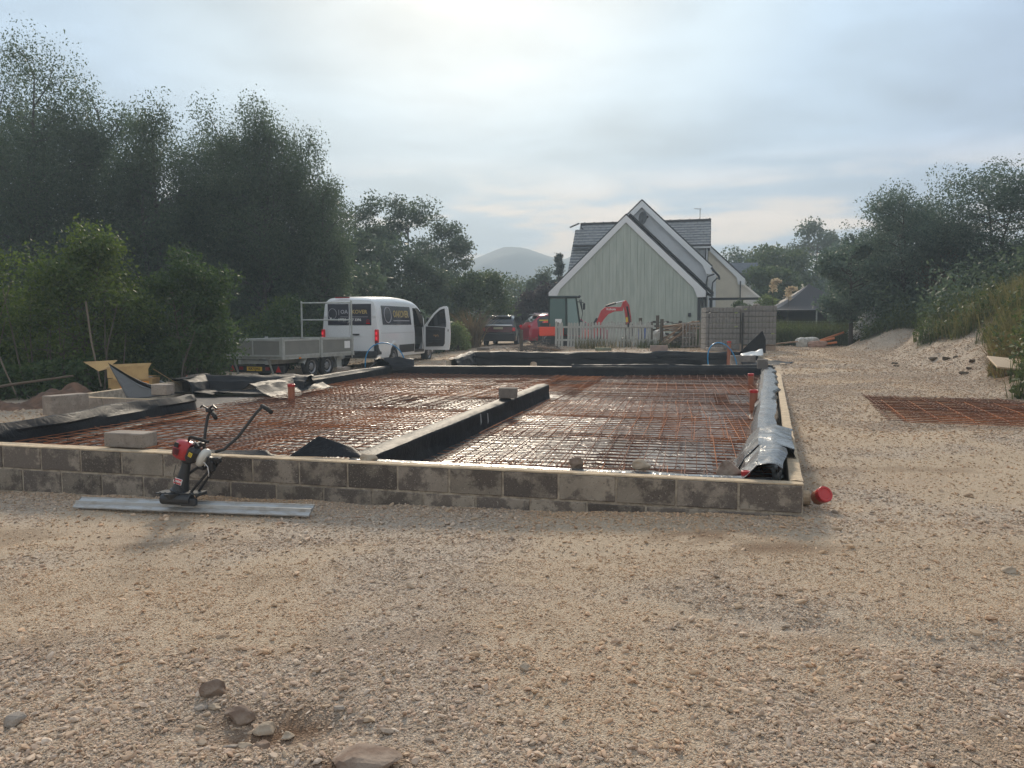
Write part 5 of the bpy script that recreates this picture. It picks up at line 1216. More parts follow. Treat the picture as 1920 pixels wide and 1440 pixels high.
# side vinyl on the right, following the body
def side_panel(y0, y1, z0, z1, m, nm, off=.006, parent=van, side=1, ny=8, nz=5, shape=None):
    P = []
    for i in range(ny + 1):
        row = []
        for j in range(nz + 1):
            f, g = i / ny, j / nz; y = y0 + (y1 - y0) * f; za, zb = (z0, z1) if shape is None else shape(f)
            z = za + (zb - za) * g; row.append((side * (float(v_half(z, y)) + off), y, z))
        P.append(row)
    mb = MB().mat(m); mb.grid(P if side > 0 else P[::-1]); return mb.build(nm, None, parent, smooth=True)
def shp(f): return (1.46 + .0 * f, 2.10 - .05 * f)
sp = side_panel(-.95, 1.75, 1.44, 2.08, vin, 'side_window_vinyl', .008)
def side_m(y, z, off=.014):
    x = float(v_half(z, y)) + off; tl = math.atan2(float(v_half(1.9, y) - v_half(1.5, y)), .4)
    return T(x, y, z) @ RY(tl) @ RZ(R(90)) @ RX(R(90))
M_ = side_m(-.45, 1.77)
mb = MB().mat(greyp); pts = [tuple(M_ @ Vector((.30 * math.cos(2 * math.pi * k / 28), .26 * math.sin(2 * math.pi * k / 28), 0))) for k in range(29)]; mb.tube(pts, .014, 4, cap=False); mb.build('ring_logo', None, sp)
text_mesh('OAKOVER', .34, gold, sp, side_m(.78, 1.80), name='lettering', bold=.006, sx_=.92)
MB().mat(greyp).box((float(v_half(1.58, .8)) + .012, .8, 1.58), (.004, 1.55, .03)).build('small_print', None, sp)
side_panel(-1.15, 2.0, 1.155, 1.175, M('swage_shadow', (.5, .51, .53), .4), 'swage_line', .004, nz=1)
side_panel(.45, 1.98, .46, .74, trimb, 'side_moulding', .010, nz=3); side_panel(3.95, 4.5, .4, .62, trimb, 'front_moulding', .01, nz=2)
# arches
mb = MB().mat(vwhite)
for yc in (0, 3.64):
    P = []
    for k in range(17):
        a = math.pi * k / 16; ca, sa = math.cos(a), math.sin(a)
        P.append([(float(v_half(.34 + r_ * sa, yc)) + o_, yc + r_ * ca, .34 + r_ * sa) for r_, o_ in ((.56, .0), (.52, .018), (.44, .022), (.42, .0), (.42, -.25))])
    mb.grid(P)
mb.build('wheel_arch', None, van, smooth=True)
for yc in (0, 3.64):
    MB().mat(trimb).box((.0, yc, .62), (1.5, .8, .06)).build('arch_liner', None, van)
    for s_ in (-1, 1): wheel(van, s_ * .90, yc, .35, .24, side=s_)
# doorway: dark cab with seat and wheel, sill
cabin = MB().mat(greyin).box((.0, 2.55, 1.25), (1.2, 1.0, 1.7)); cabin.box((.3, 1.98, 1.25), (1.2, .06, 1.7)); cabin.build('cab_interior', None, van)
st_ = MB().mat(greyin).cbox((.55, 2.35, .95), (.5, .5, .2), .05); st_.cbox((.55, 2.12, 1.35), (.48, .14, .75), .06); st_.build('seat', None, van)
MB().mat(trimb).box((.82, 2.58, .46), (.34, 1.1, .1)).build('step', None, van)
side_panel(2.98, 3.14, .46, 1.35, vwhite, 'hinge_pillar', -.03, nz=3, ny=2)
# quarter light strips and cab glass beyond the doorway
side_panel(3.2, 3.55, 1.40, 1.62, glassd, 'quarter_glass', .004, shape=lambda f: (1.38, 1.75 - .33 * f))
P = []
for i in range(9):
    y = 2.86 + i / 8 * .85; zr = float(v_roof(y)) + .006; P.append([(x, y, zr - .0 - .10 * (abs(x) / .8) ** 3) for x in (-.72, -.4, 0, .4, .72)])
MB().mat(glassd).grid([r_[::-1] for r_ in P]).build('windscreen', None, van, smooth=True)
# open driver door, hinged at the front of the doorway
dm = Matrix.Translation((float(v_half(1.0, 3.12)) + .02, 3.12, 0)) @ RZ(R(-68 - 90 + 180))
# local door: x from hinge outward 0..1.08, thickness in y, z up; inner face towards the viewer
door = MB().mat(vwhite)
DR = thing_part('front_door', van, (0, 0, 0)); DR.matrix_local = Matrix.Translation((float(v_half(1.0, 3.12)) - .02, 3.14, 0)) @ RZ(R(-2))
outer = [(0, .48), (1.04, .48), (1.08, 1.05), (1.06, 1.5), (.98, 2.10), (.90, 2.16), (.66, 2.08), (.40, 1.86), (.10, 1.48), (0, 1.38)]
win = [(.16, 1.38), (.92, 1.34), (.92, 1.55), (.86, 2.06), (.66, 2.0), (.45, 1.82), (.20, 1.50), (.15, 1.42)]
def frame(poly_o, poly_i, y0, y1, m, nm, parent):
    n_o = len(poly_o); mb = MB().mat(m)
    # annulus by matching nearest angle
    cx = sum(p[0] for p in poly_i) / len(poly_i); cz = sum(p[1] for p in poly_i) / len(poly_i); N = 48
    def hit(poly, a):
        dx, dz = math.cos(a), math.sin(a); best = 9
        for i in range(len(poly)):
            ax, az = poly[i]; bx, bz = poly[(i + 1) % len(poly)]; ex, ez = bx - ax, bz - az
            den = dx * ez - dz * ex
            if abs(den) < 1e-9: continue
            t_ = ((ax - cx) * ez - (az - cz) * ex) / den; u_ = ((ax - cx) * dz - (az - cz) * dx) / den
            if t_ > 0 and -1e-6 <= u_ <= 1 + 1e-6: best = min(best, t_)
        return (cx + dx * best, cz + dz * best)
    P = []
    for k in range(N):
        a = 2 * math.pi * k / N; o_, i_ = hit(poly_o, a), hit(poly_i, a)
        P.append([(o_[0], y0, o_[1]), (i_[0], y0, i_[1]), (i_[0], y1, i_[1]), (o_[0], y1, o_[1]), (o_[0], y0, o_[1])])
    P.append(P[0]); mb.grid([r_[::-1] for r_ in P]); return mb.build(nm, None, parent)
frame(outer, win, -.05, .03, vwhite, 'door_frame', DR)
MB().mat(glassd).prism(win, 'y', -.012, -.006).build('door_glass', None, DR)
dt_ = MB().mat(greyin).prism([(.10, .60), (.80, .62), (.86, .72), (.88, 1.33), (.10, 1.37)], 'y', -.075, -.051).build('door_trim', None, DR)
MB().mat(trimb).cbox((.48, -.10, .80), (.5, .06, .16), .02).build('door_pocket', None, dt_); MB().mat(trimb).cbox((.45, -.10, 1.22), (.45, .05, .06), .015).build('arm_rest', None, dt_)
MB().mat(chrome).cbox((.32, -.125, .80), (.16, .01, .04), .004).build('speaker_trim', None, dt_)
mb = MB().mat(M('orange_print', (.55, .28, .10), .5))
for k in range(9): mb.tube([(.42 + k * .022, -.082, 1.0 + .03 * math.sin(k * 1.3)), (.45 + k * .022, -.082, 1.04 + .03 * math.cos(k * 2.1))], .006, 4)
mb.build('orange_logo', None, dt_)
MB().mat(trimb).cbox((1.0, -.052, 1.22), (.03, .012, .08), .003).build('latch', None, DR)
mr_ = MB().mat(trimb).cbox((.10, .22, 1.55), (.10, .20, .34), .03).build('wing_mirror', None, DR); MB().mat(M('mirror_glass', (.75, .8, .82), .05, metal=1)).cbox((.10, .112, 1.55), (.075, .008, .28), .005).build('mirror_glass', None, mr_)
mr2 = MB().mat(trimb).cbox((-1.2, 3.2, 1.55), (.2, .10, .34), .03).build('wing_mirror', None, van)

# ---- tipper trailer
tw, tl = 1.92, 3.45; tyaw = R(-21)
TXY = Vector((-6.25, 21.05))    # rear right corner
tro = Vector((TXY.x - .96 * math.cos(tyaw), TXY.y - .96 * math.sin(tyaw)))
tr = thing('tipper_trailer', 'grey dropside tipper trailer with twin axles behind the white van', 'trailer', (tro.x, tro.y, -.02 + gh(tro.x, tro.y)), tyaw)
galv = M('galvanised_steel', (.44, .45, .43), .5, metal=.2, col2=(.36, .37, .355), scale=5); panm = M('grey_panel', (.21, .21, .19), .55, col2=(.19, .19, .175), scale=3)
zb, zt_ = .66, 1.13
MB().mat(galv).box((0, tl / 2, zb - .04), (tw, tl, .08)).build('bed', None, tr)
def dropside(nm, x0, y0, x1, y1, divs=1):
    dx, dy = x1 - x0, y1 - y0; L = math.hypot(dx, dy); a = math.atan2(dy, dx); M4 = T(x0, y0, 0) @ RZ(a)
    o = MB().mat(panm).box((L / 2, 0, (zb + zt_) / 2), (L - .05, .02, zt_ - zb - .04), M4=M4).build(nm, None, tr)
    f = MB().mat(galv); f.box((L / 2, 0, zt_ - .02), (L, .045, .05), M4=M4); f.box((L / 2, 0, zb + .02), (L, .045, .05), M4=M4)
    for k in range(divs + 1): f.box((.02 + (L - .04) * k / divs, 0, (zb + zt_) / 2), (.04, .04, zt_ - zb - .06), M4=M4)
    f.build('panel_frame', None, o); return o
dropside('tailboard', -.93, -.02, .93, -.02, 2); dropside('side_board', .96, .05, .96, 1.72, 1); s2_ = dropside('side_board', .96, 1.82, .96, tl - .04, 1)
dropside('side_board', -.96, .05, -.96, 1.72, 1); dropside('side_board', -.96, 1.82, -.96, tl - .04, 1); dropside('headboard', -.93, tl - .02, .93, tl - .02, 2)
MB().mat(wht).box((.976, tl - .30, .92), (.006, .30, .22)).build('paper_notice', None, s2_)
for x_, y_ in ((.96, 0), (.97, 1.77), (-.96, 0), (-.97, 1.77), (.96, tl)):
    m_ = MB().mat(galv).box((x_, y_, (zb + zt_) / 2 + .0), (.07, .07, .56)); m_.box((x_ + .03 * (1 if x_ > 0 else -1), y_, zt_ - .07), (.03, .1, .06)); m_.box((x_ + .03 * (1 if x_ > 0 else -1), y_, zb - .03), (.03, .1, .1)); m_.build('corner_post', None, tr)
# ladder rack at the headboard
rk_ = MB().mat(galv)
for x_ in (-.93, .93): rk_.tube([(x_, tl + .03, .5), (x_, tl + .03, 2.28)], .028, 8)
for z_ in (1.68, 2.22): rk_.tube([(-.93, tl + .03, z_), (.93, tl + .03, z_)], .024, 8)
rk_.build('ladder_rack', None, tr)
MB().mat(galv).tube([(.93, tl + .03, zb + .02), (.93, tl + .03, 1.2)], .04, 8).build('rack_foot', None, tr)
ch = MB().mat(galv)
for x_ in (-.45, .45): ch.box((x_, 1.8, .50), (.08, 3.7, .12))
for y_ in (.1, 1.2, 2.6): ch.box((0, y_, .50), (1.0, .08, .1))
ch.tube([(.42, 3.6, .48), (0, 4.45, .46)], .045, 6); ch.tube([(-.42, 3.6, .48), (0, 4.45, .46)], .045, 6); ch.build('chassis', None, tr)
MB().mat(trimb).tube([(0, 4.4, .0), (0, 4.4, .55)], .03, 8).build('jockey_wheel', None, tr); MB().mat(trimb).tube([(0, .3, .55), (0, 1.9, .5)], .07, 10).build('hydraulic_ram', None, tr)
lb_ = MB().mat(trimb).box((0, .12, .30), (1.86, .08, .20)).build('light_board', None, tr)
MB().mat(plate_y).cbox((-.05, .075, .31), (.52, .006, .115), .002).build('number_plate', None, lb_)
text_mesh('KR71JVU', .105, blackt, lb_, T(-.05, .069, .31) @ RX(R(90)), name='lettering', bold=.003, sx_=.98)
for x_ in (-.80, .76): MB().mat(M('reflector_red%d' % int(x_ > 0), (.45, .012, .015), .35)).prism([(x_ - .09, .23), (x_ + .09, .23), (x_, .40)], 'y', .066, .078).build('warning_triangle', None, lb_)
for x_ in (-.50, .40): MB().mat(M('lamp_red%d' % int(x_ > 0), (.25, .01, .015), .35)).cbox((x_, .066, .32), (.14, .02, .09), .006).build('tail_lamp', None, lb_)
for x_ in (-.66, .52): MB().mat(panm).tube([(x_, .02, .62), (x_ + .02, .0, .45), (x_ + .1, .0, .24), (x_ + .14, 0, .1)], .028, 6).build('ramp_strut', None, tr)
MB().mat(amber).cbox((.985, .75, .60), (.02, .09, .04), .005).build('side_marker', None, tr)
for y_ in (1.45, 2.22):
    for s_ in (-1, 1): wheel(tr, s_ * .80, y_, .32, .18, side=s_)
for s_ in (-1, 1):
    P = []
    for k in range(21):
        f = k / 20; y_ = 1.02 + f * 1.63; z_ = .44 + .30 * min(1, math.sin(math.pi * min(max(f, 0), 1)) * 2.2) - .035 * math.exp(-((f - .5) / .1) ** 2)
        P.append([(s_ * .70, y_, z_), (s_ * .91, y_, z_ - .0), (s_ * .92, y_, z_ - .05)])
    MB().mat(galv).grid(P if s_ < 0 else [r_[::-1] for r_ in P]).build('mudguard', None, tr, smooth=True)
MB().mat(galv).box((.6, 3.0, .38), (.35, .25, .3)).build('side_locker', None, tr)

# ---- cars beyond
def car(name, label, loc_, yaw, paint, Lc, Wd, Hc, prof_top, roof_m=None, belt=.92, spoiler=True, plate=None):
    c = thing(name, label, 'car', loc_, yaw)
    hw_ = Wd / 2
    ys_ = [p[0] for p in prof_top]; zt = [p[1] for p in prof_top]
    YS_ = sorted(set(list(np.linspace(ys_[0], ys_[-1], 30)) + ys_))
    def top(y): return float(np.interp(y, ys_, zt))
    def plan(y): return float(np.interp(y, [ys_[0], ys_[0] + .12, ys_[0] + .6, ys_[-1] - 1.0, ys_[-1] - .2, ys_[-1]], [.86, .95, 1, 1, .9, .74]))
    def sec(y, side):
        tz = top(y); pl = plan(y) * hw_; b_ = min(belt, tz - .03); pts = [(pl * .92, .25), (pl * .985, .34), (pl * 1.0, .55), (pl * .99, .75), (pl * .96, b_ - .03), (pl * .93, b_)]
        rw = pl * .93 - .30 * max(0, tz - belt)
        pts += [((pl * .93 * .6 + rw * .4), b_ + (tz - b_) * .45), (rw, max(b_, tz - .10)), (rw - .07, tz - .03), (rw - .22, tz - .004), (0, tz)]
        return [(side * x, y, z) for x, z in pts]
    arch_y = (.85 + ys_[0], ys_[-1] - .88)
    for side in (1, -1):
        P = [sec(y, side) for y in YS_]; nj = len(P[0]); vs = [p for r_ in P for p in r_]; fs = []; gfs = []
        for i in range(len(P) - 1):
            for j in range(nj - 1):
                ym = (YS_[i] + YS_[i + 1]) / 2; zm = (P[i][j][2] + P[i][j + 1][2]) / 2
                if any(math.hypot(ym - a, zm - .33) < .36 for a in arch_y) and j < 5: continue
                f = (i * nj + j, (i + 1) * nj + j, (i + 1) * nj + j + 1, i * nj + j + 1); f = f if side == 1 else f[::-1]
                if j in (5, 6) and top(ym) > belt + .25 and ys_[0] + .45 < ym < ys_[-1] - 1.15: gfs.append(f)
                else: fs.append(f)
        MB().mat(paint).add(vs, fs).build('body_side', None, c, smooth=True)
        MB().mat(glassd).add(vs, gfs).build('side_windows', None, c)
        mb = MB().mat(trimb)
        for a in arch_y:
            P2 = [[(side * (hw_ + .012), a + r_ * math.cos(t_), .33 + r_ * math.sin(t_)) for r_ in (.35, .41)] + [(side * (hw_ - .2), a + .35 * math.cos(t_), .33 + .35 * math.sin(t_))] for t_ in [math.pi * k / 14 for k in range(15)]]
            mb.grid(P2 if side > 0 else [r_[::-1] for r_ in P2])
        mb.build('arch_trim', None, c)
        for a in arch_y: wheel(c, side * (hw_ - .13), a, .34, .22, side=side)
    for y, fl in ((YS_[0], False), (YS_[-1], True)):
        s_ = sec(y, 1); lp_ = [(p[0], y, p[2]) for p in s_] + [(-p[0], y, p[2]) for p in s_[::-1][1:]]
        MB().mat(paint).add(lp_, [tuple(range(len(lp_)))[::-1] if fl else tuple(range(len(lp_)))]).build('end_panel', None, c)
    return c, top, plan, hw_, belt
blackp = M('black_car_paint', (.014, .014, .018), .22, coat=.9); redpaint = M('red_car_paint', (.34, .010, .035), .3, coat=.7); silver = M('silver_trim_sheen', (.62, .64, .66), .25, metal=.6)
lens = M('clear_red_lens', (.10, .035, .045), .25, coat=.4)
cy = 40.8; cxx = -.70
pt = [(-.0, .95), (.05, 1.02), (.12, 1.12), (.30, 1.36), (.55, 1.52), (1.0, 1.63), (1.9, 1.66), (2.6, 1.58), (3.2, 1.22), (3.5, 1.08), (4.2, .98), (4.55, .8)]
c1, top, plan, hw1, _ = car('hatchback_car', 'black crossover car parked with its tail to the camera on the drive', (cxx, cy, gh(cxx, cy) - .02), R(-9), blackp, 4.55, 1.92, 1.66, pt)
MB().mat(glassd).grid([[(x, y - .012, z) for x in (-.66, -.3, 0, .3, .66)] for y, z in ((.125, 1.15), (.28, 1.345), (.5, 1.49))][::-1]).build('rear_window', None, c1)
MB().mat(silver).cbox((0, .62, 1.58), (1.15, .42, .025), .01, M4=Matrix.Identity(4)).build('roof_spoiler', None, c1)  # silver colour paints in the light reflection on the black car's roof
MB().mat(silver).cbox((0, .02, 1.08), (1.45, .10, .10), .03).build('tailgate_top', None, c1)
MB().mat(lens).cbox((0, -.015, .86), (1.5, .03, .27), .02).build('light_bar', None, c1)
MB().mat(M('plate_dull', (.35, .33, .22), .5)).cbox((-.02, -.035, .94), (.5, .012, .11), .003).build('number_plate', None, c1)
MB().mat(trimb).cbox((0, -.02, .48), (1.74, .12, .42), .04).build('rear_bumper', None, c1)
for s_ in (-1, 1): MB().mat(redlt).cbox((s_ * .80, -.0, .88), (.16, .08, .18), .02).build('tail_light', None, c1)
MB().mat(trimb).cbox((0, .05, 1.2), (.35, .05, .05), .01).build('wiper', None, c1)
pt = [(-.0, .85), (.06, .98), (.2, 1.14), (.42, 1.34), (.6, 1.50), (1.0, 1.57), (1.9, 1.60), (2.5, 1.52), (3.1, 1.16), (3.4, 1.02), (4.0, .94), (4.25, .78)]
rx, ry = .62, 39.0
c2, *_ = car('hatchback_car', 'red hatchback parked behind the brush pile and the digger cab', (rx, ry, gh(rx, ry) + .02), R(-74), redpaint, 4.25, 1.82, 1.6, pt)
MB().mat(glassd).grid([[(x, y - .012, z) for x in (-.60, 0, .60)] for y, z in ((.22, 1.17), (.40, 1.33), (.55, 1.46))][::-1]).build('rear_window', None, c2)
MB().mat(silver).cbox((.66, 1.55, 1.61), (.04, 1.7, .04), .01).build('roof_rail', None, c2); MB().mat(silver).cbox((-.66, 1.55, 1.61), (.04, 1.7, .04), .01).build('roof_rail', None, c2)
MB().mat(silver).cbox((0, .55, 1.54), (1.1, .3, .03), .01).build('roof_spoiler', None, c2)
for s_ in (-1, 1): MB().mat(redlt).cbox((s_ * .74, .02, .95), (.22, .10, .16), .03).build('tail_light', None, c2)

# ---- mini digger
dig_r = M('digger_red', (.50, .028, .032), .35, coat=.4, col2=(.42, .024, .028), scale=3); dig_o = M('digger_orange', (.78, .07, .03), .4, coat=.3); cabm = M('cab_green_grey', (.020, .036, .032), .45)
cgl = M('tinted_cab_glass', (.06, .12, .11), .08, spec=.6, coat=.6); cgl2 = M('pale_cab_glass', (.21, .30, .29), .12, spec=.6)
dx_, dy_ = 2.32, 35.6; KB = .73; dz_ = gh(dx_, dy_)
dg_ = thing('mini_digger', 'orange red mini digger with a green tinted cab and bent arm before the garage', 'digger', (dx_, dy_, dz_), R(-4))
for s_ in (-1, 1):
    prof = [(-.75 + .25 - .25 * math.cos(a_) , .25 + .25 * math.sin(a_)) for a_ in [math.pi / 2 + math.pi * k / 8 for k in range(9)]]
    prof = [(-.62 + .22 * math.cos(a_), .22 + .22 * math.sin(a_)) for a_ in [math.pi / 2 + math.pi * k / 8 for k in range(9)]] + [(.62 + .22 * math.cos(a_), .22 + .22 * math.sin(a_)) for a_ in [-math.pi / 2 + math.pi * k / 8 for k in range(9)]]
    tk = MB().mat(rub).prism(prof, 'y', s_ * .62 - .15, s_ * .62 + .15).build('track', None, dg_)
    mb = MB().mat(trimb)
    for x_ in (-.6, -.3, 0, .3, .6): mb.tube([(x_, s_ * .62 - .16, .2), (x_, s_ * .62 + .16, .2)], .11, 10)
    mb.build('roller', None, tk)
MB().mat(trimb).cbox((0, 0, .35), (.9, .9, .22), .03).build('undercarriage', None, dg_)
hs_ = MB().mat(dig_o).cbox((-.70, .0, .84), (.52, 1.25, .58), .12); hs_.cbox((-.50, -.62, .66), (1.1, .12, .42), .05); hs_.build('engine_cover', None, dg_)
MB().mat(trimb).cbox((-.80, -.635, .95), (.42, .02, .20), .02).build('grille', None, dg_); MB().mat(M('yellow_decal', (.7, .5, .05), .5)).cbox((-.85, -.64, 1.16), (.40, .02, .05), .01).build('yellow_decal', None, dg_)
MB().mat(trimb).cbox((.1, 0, .55), (1.5, 1.2, .12), .03).build('deck', None, dg_)
# cab frame: posts, roof, sills
cz0, cz1 = .62, 2.24; X0, X1, Y0, Y1 = -.62, .62, -.62, .35
cab = MB().mat(cabm)
def post(a, b_, r_=.038): cab.tube([a, b_], r_, 6)
fx = .50   # top front narrower
post((X0, Y0, cz0), (X0 + .02, Y0, cz1 - .05)); post((X1 + .22, Y0, cz0), (X1 - .02, Y0, cz1 - .05)); post((X0, Y1, cz0), (X0 + .02, Y1, cz1 - .05)); post((X1 + .22, Y1, cz0), (X1 - .02, Y1, cz1 - .05)); post((.18, Y0, cz0), (.16, Y0, cz1 - .05), .05)
cab.cbox((.0, (Y0 + Y1) / 2, cz1 - .03), (1.32, 1.08, .10), .045); cab.box(((X0 + X1) / 2 + .1, Y0, cz0 + .1), (1.4, .05, .34)); cab.box(((X0 + X1) / 2 + .1, Y1, cz0 + .1), (1.4, .05, .34)); cab.box((X0, (Y0 + Y1) / 2, .8), (.05, .95, .5))
cab.build('cab_frame', None, dg_)
g1 = MB().mat(cgl); g1.add([(X0 + .03, Y0 - .005, .86), (.14, Y0 - .005, .86), (.12, Y0 - .005, cz1 - .1), (X0 + .05, Y0 - .005, cz1 - .1)], [(0, 1, 2, 3)]); g1.build('side_glass', None, dg_)
g2 = MB().mat(cgl2); g2.add([(.23, Y0 - .005, .86), (X1 + .14, Y0 - .005, .86), (X1 - .05, Y0 - .005, cz1 - .1), (.21, Y0 - .005, cz1 - .1)], [(0, 1, 2, 3)]); g2.build('door_glass', None, dg_)
g3 = MB().mat(cgl); g3.add([(X0 - .005, Y0, .95), (X0 - .005, Y1, .95), (X0 + .015, Y1, cz1 - .1), (X0 + .015, Y0, cz1 - .1)], [(3, 2, 1, 0)]); g3.build('rear_glass', None, dg_)
mb = MB().mat(greyin).cbox((-.1, -.1, 1.0), (.5, .5, .15), .04); mb.cbox((-.32, -.1, 1.35), (.14, .5, .6), .05); mb.build('seat', None, dg_)
MB().mat(wht).cbox((-.18, Y0 - .02, 1.08), (.30, .01, .28), .01).build('paper_sheet', None, dg_)
mb = MB().mat(trimb); mb.tube([(X1 + .02, Y0 + .1, 2.0), (X1 + .32, Y0 - .05, 1.95)], .018, 6); mb.cbox((X1 + .34, Y0 - .05, 1.78), (.10, .12, .30), .03); mb.cbox((X1 + .1, Y0, 2.2), (.14, .1, .1), .03); mb.cbox((X1 + .14, Y0 + .3, 2.24), (.12, .1, .1), .03)
for k in range(3): mb.tube([(X1 + .12 + .05 * k, Y0 + .1, 2.1), (X1 + .28, Y0 + .05, 1.5), (X1 + .18, Y0 + .1, .8)], .016, 5)
mb.build('mirror_and_hoses', None, dg_)
# boom: solid curved beam, root in front of the cab
mz_ = lambda u, v: (u, v)
bx0 = 1.25
boomP = [(bx0 + KB * .28, .62), (bx0 + KB * .52, 1.05), (bx0 + KB * .92, 1.72), (bx0 + KB * 1.10, 1.86), (bx0 + KB * 1.55, 1.88), (bx0 + KB * 2.12, 1.98), (bx0 + KB * 2.30, 2.24), (bx0 + KB * 2.16, 2.28), (bx0 + KB * 1.95, 2.06), (bx0 + KB * 1.5, 2.02), (bx0 + KB * 1.0, 2.00), (bx0 + KB * .72, 1.84), (bx0 + KB * .40, 1.30), (bx0 + KB * .02, .70)]
boomP = [(bx0 + KB * .42, .62), (bx0 + KB * .58, 1.05), (bx0 + KB * .80, 1.42), (bx0 + KB * 1.12, 1.70), (bx0 + KB * 1.5, 1.82), (bx0 + KB * 2.0, 1.84), (bx0 + KB * 2.10, 2.22), (bx0 + KB * 2.00, 2.24), (bx0 + KB * 1.88, 2.02), (bx0 + KB * 1.4, 2.02), (bx0 + KB * .92, 2.02), (bx0 + KB * .66, 1.86), (bx0 + KB * .36, 1.30), (bx0 + KB * .08, .62)]
bo = MB().mat(dig_r).prism(boomP, 'y', -.40, -.22).build('boom', None, dg_, loc=(0, 0, -.26)); bevel(bo, .02, 2)
text_mesh('Kubota', .14, wht, bo, T(bx0 + KB * 1.28, -.404, 1.92) @ RX(R(90)), name='lettering', bold=.003)
di = MB().mat(dig_r).prism([(bx0 + KB * 2.00, 2.26), (bx0 + KB * 2.18, 2.34), (bx0 + KB * 2.40, 2.10), (bx0 + KB * 2.52, 1.55), (bx0 + KB * 2.58, 1.02), (bx0 + KB * 2.42, .95), (bx0 + KB * 2.24, 1.25), (bx0 + KB * 2.10, 1.85)], 'y', -.38, -.24).build('dipper_arm', None, dg_, loc=(0, 0, -.26)); bevel(di, .015, 2)
MB().mat(MATS['yellow_decal']).cbox((bx0 + KB * 2.26, -.385, 1.45), (.10, .01, .22), .004, M4=Matrix.Identity(4)).build('yellow_label', None, di)
mb = MB().mat(blkp).tube([(bx0 + KB * .95, -.31, 2.06), (bx0 + KB * 1.58, -.31, 2.20)], .05, 8); mb.build('arm_cylinder', None, bo); MB().mat(chrome).tube([(bx0 + KB * 1.58, -.31, 2.20), (bx0 + KB * 2.06, -.31, 2.28)], .03, 8).build('cylinder_rod', None, bo)
MB().mat(blkp).tube([(bx0 - .05, -.31, .8), (bx0 + KB * .42, -.31, 1.52)], .05, 8).build('boom_cylinder', None, bo); MB().mat(blkp).tube([(bx0 + KB * 2.25, -.42, 2.05), (bx0 + KB * 2.46, -.42, 1.3)], .04, 8).build('bucket_cylinder', None, di)
bk = [(bx0 + KB * 2.42, .98), (bx0 + KB * 2.6, 1.0), (bx0 + KB * 2.62, .5), (bx0 + KB * 2.4, .2), (bx0 + KB * 2.05, .12), (bx0 + KB * 1.9, .3), (bx0 + KB * 2.3, .55)]
MB().mat(trimb).prism(bk, 'y', -.58, -.04).build('bucket', None, dg_)
MB().mat(dig_o).cbox((bx0 - .15, -.3, .55), (.5, .4, .35), .05).build('swing_bracket', None, dg_); MB().mat(dig_r).cbox((1.15, 0, .22), (.12, 1.4, .32), .03).build('dozer_blade', None, dg_)
# ---------------------------------------------------------------- yard clutter
card = M('cardboard', (.50, .33, .145), .85, col2=(.42, .27, .12), scale=3); oprint = M('orange_carton_print', (.78, .26, .01), .6)
cz_ = gh(-7.3, 15.2)
bxo = thing('cardboard_box', 'large open cardboard box with orange print and flaps spread beside the soil heap', 'box', (-7.45, 15.2, cz_ + .24), R(8)); bxo.scale = (.68, .68, .68)
MB().mat(card).box((0, 0, .05), (1.1, .7, .02)).build('base', None, bxo)
fr_ = MB().mat(card).box((0.05, -.35, .2), (1.1, .012, .34)).build('front_side', None, bxo)
mb = MB().mat(oprint); mb.box((.13, -.36, .18), (.78, .006, .26)); mb.build('orange_print', None, fr_)
mb = MB().mat(blackt)
for k in range(7): mb.box((-.05 + k * .075, -.365, .18 + .03 * math.sin(k * 2)), (.045, .004, .06 + .03 * (k % 2)))
mb.build('printed_figure', None, fr_)
MB().mat(card).box((0.05, .35, .2), (1.1, .012, .34)).build('back_side', None, bxo)
for x_ in (-.5, .6): MB().mat(card).box((x_, 0, .2), (.012, .7, .34)).build('end_side', None, bxo)
MB().mat(card).add([(-.52, -.37, .38), (.58, -.37, .38), (.42, -.62, .74), (-.62, -.55, .66)], [(0, 1, 2, 3)]).build('front_flap', None, bxo) if False else None
def quadsheet(nm, pts, m, parent):
    o = MB().mat(m).add(pts, [tuple(range(len(pts)))]).build(nm, None, parent); s_ = o.modifiers.new('t', 'SOLIDIFY'); s_.thickness = .012; s_.offset = 0; return o
quadsheet('front_flap', [(-.40, -.40, .33), (.52, -.40, .36), (.50, -.30, .76), (-.62, -.30, .70)], card, bxo)
quadsheet('rear_flap', [(-.42, .36, .38), (-.55, .36, .52), (.62, .42, .40)], card, bxo)
quadsheet('left_flap', [(-.95, .0, .58), (-.62, -.28, .66), (-.55, .35, .88), (-1.45, .25, .84)], card, bxo)
quadsheet('right_flap', [(.62, -.3, .66), (.62, .3, .5), (1.2, .3, .12)], card, bxo)
b2 = thing('cardboard_box', 'second flattened cardboard carton lying behind the open box', 'box', (-7.45, 16.0, cz_ + .2), R(-5)); b2.scale = (.66, .66, .66)
quadsheet('panel', [(-1.5, 0, .35), (-.3, 0, .38), (-.2, .3, .82), (-1.7, .3, .76)], card, b2); MB().mat(card).box((-.9, .2, .18), (1.1, .5, .3)).build('carton_body', None, b2)
o = MB().mat(M('grey_trim_plank', (.34, .35, .35), .6)).cbox((0, 0, 0), (.62, .05, .04), .006).build('grey_batten'); o.location = (-7.12, 15.5, .40); o.rotation_euler = (0, R(22), R(-10)); tag(o, 'grey batten sloping down from the cardboard box', 'batten')
o = MB().mat(M('orange_strap', (.65, .10, .03), .6)).cbox((-7.1, 17.1, .36), (.22, .1, .06), .01).build('orange_tool'); tag(o, 'small orange object lying beyond the side bay sheet', 'tool')
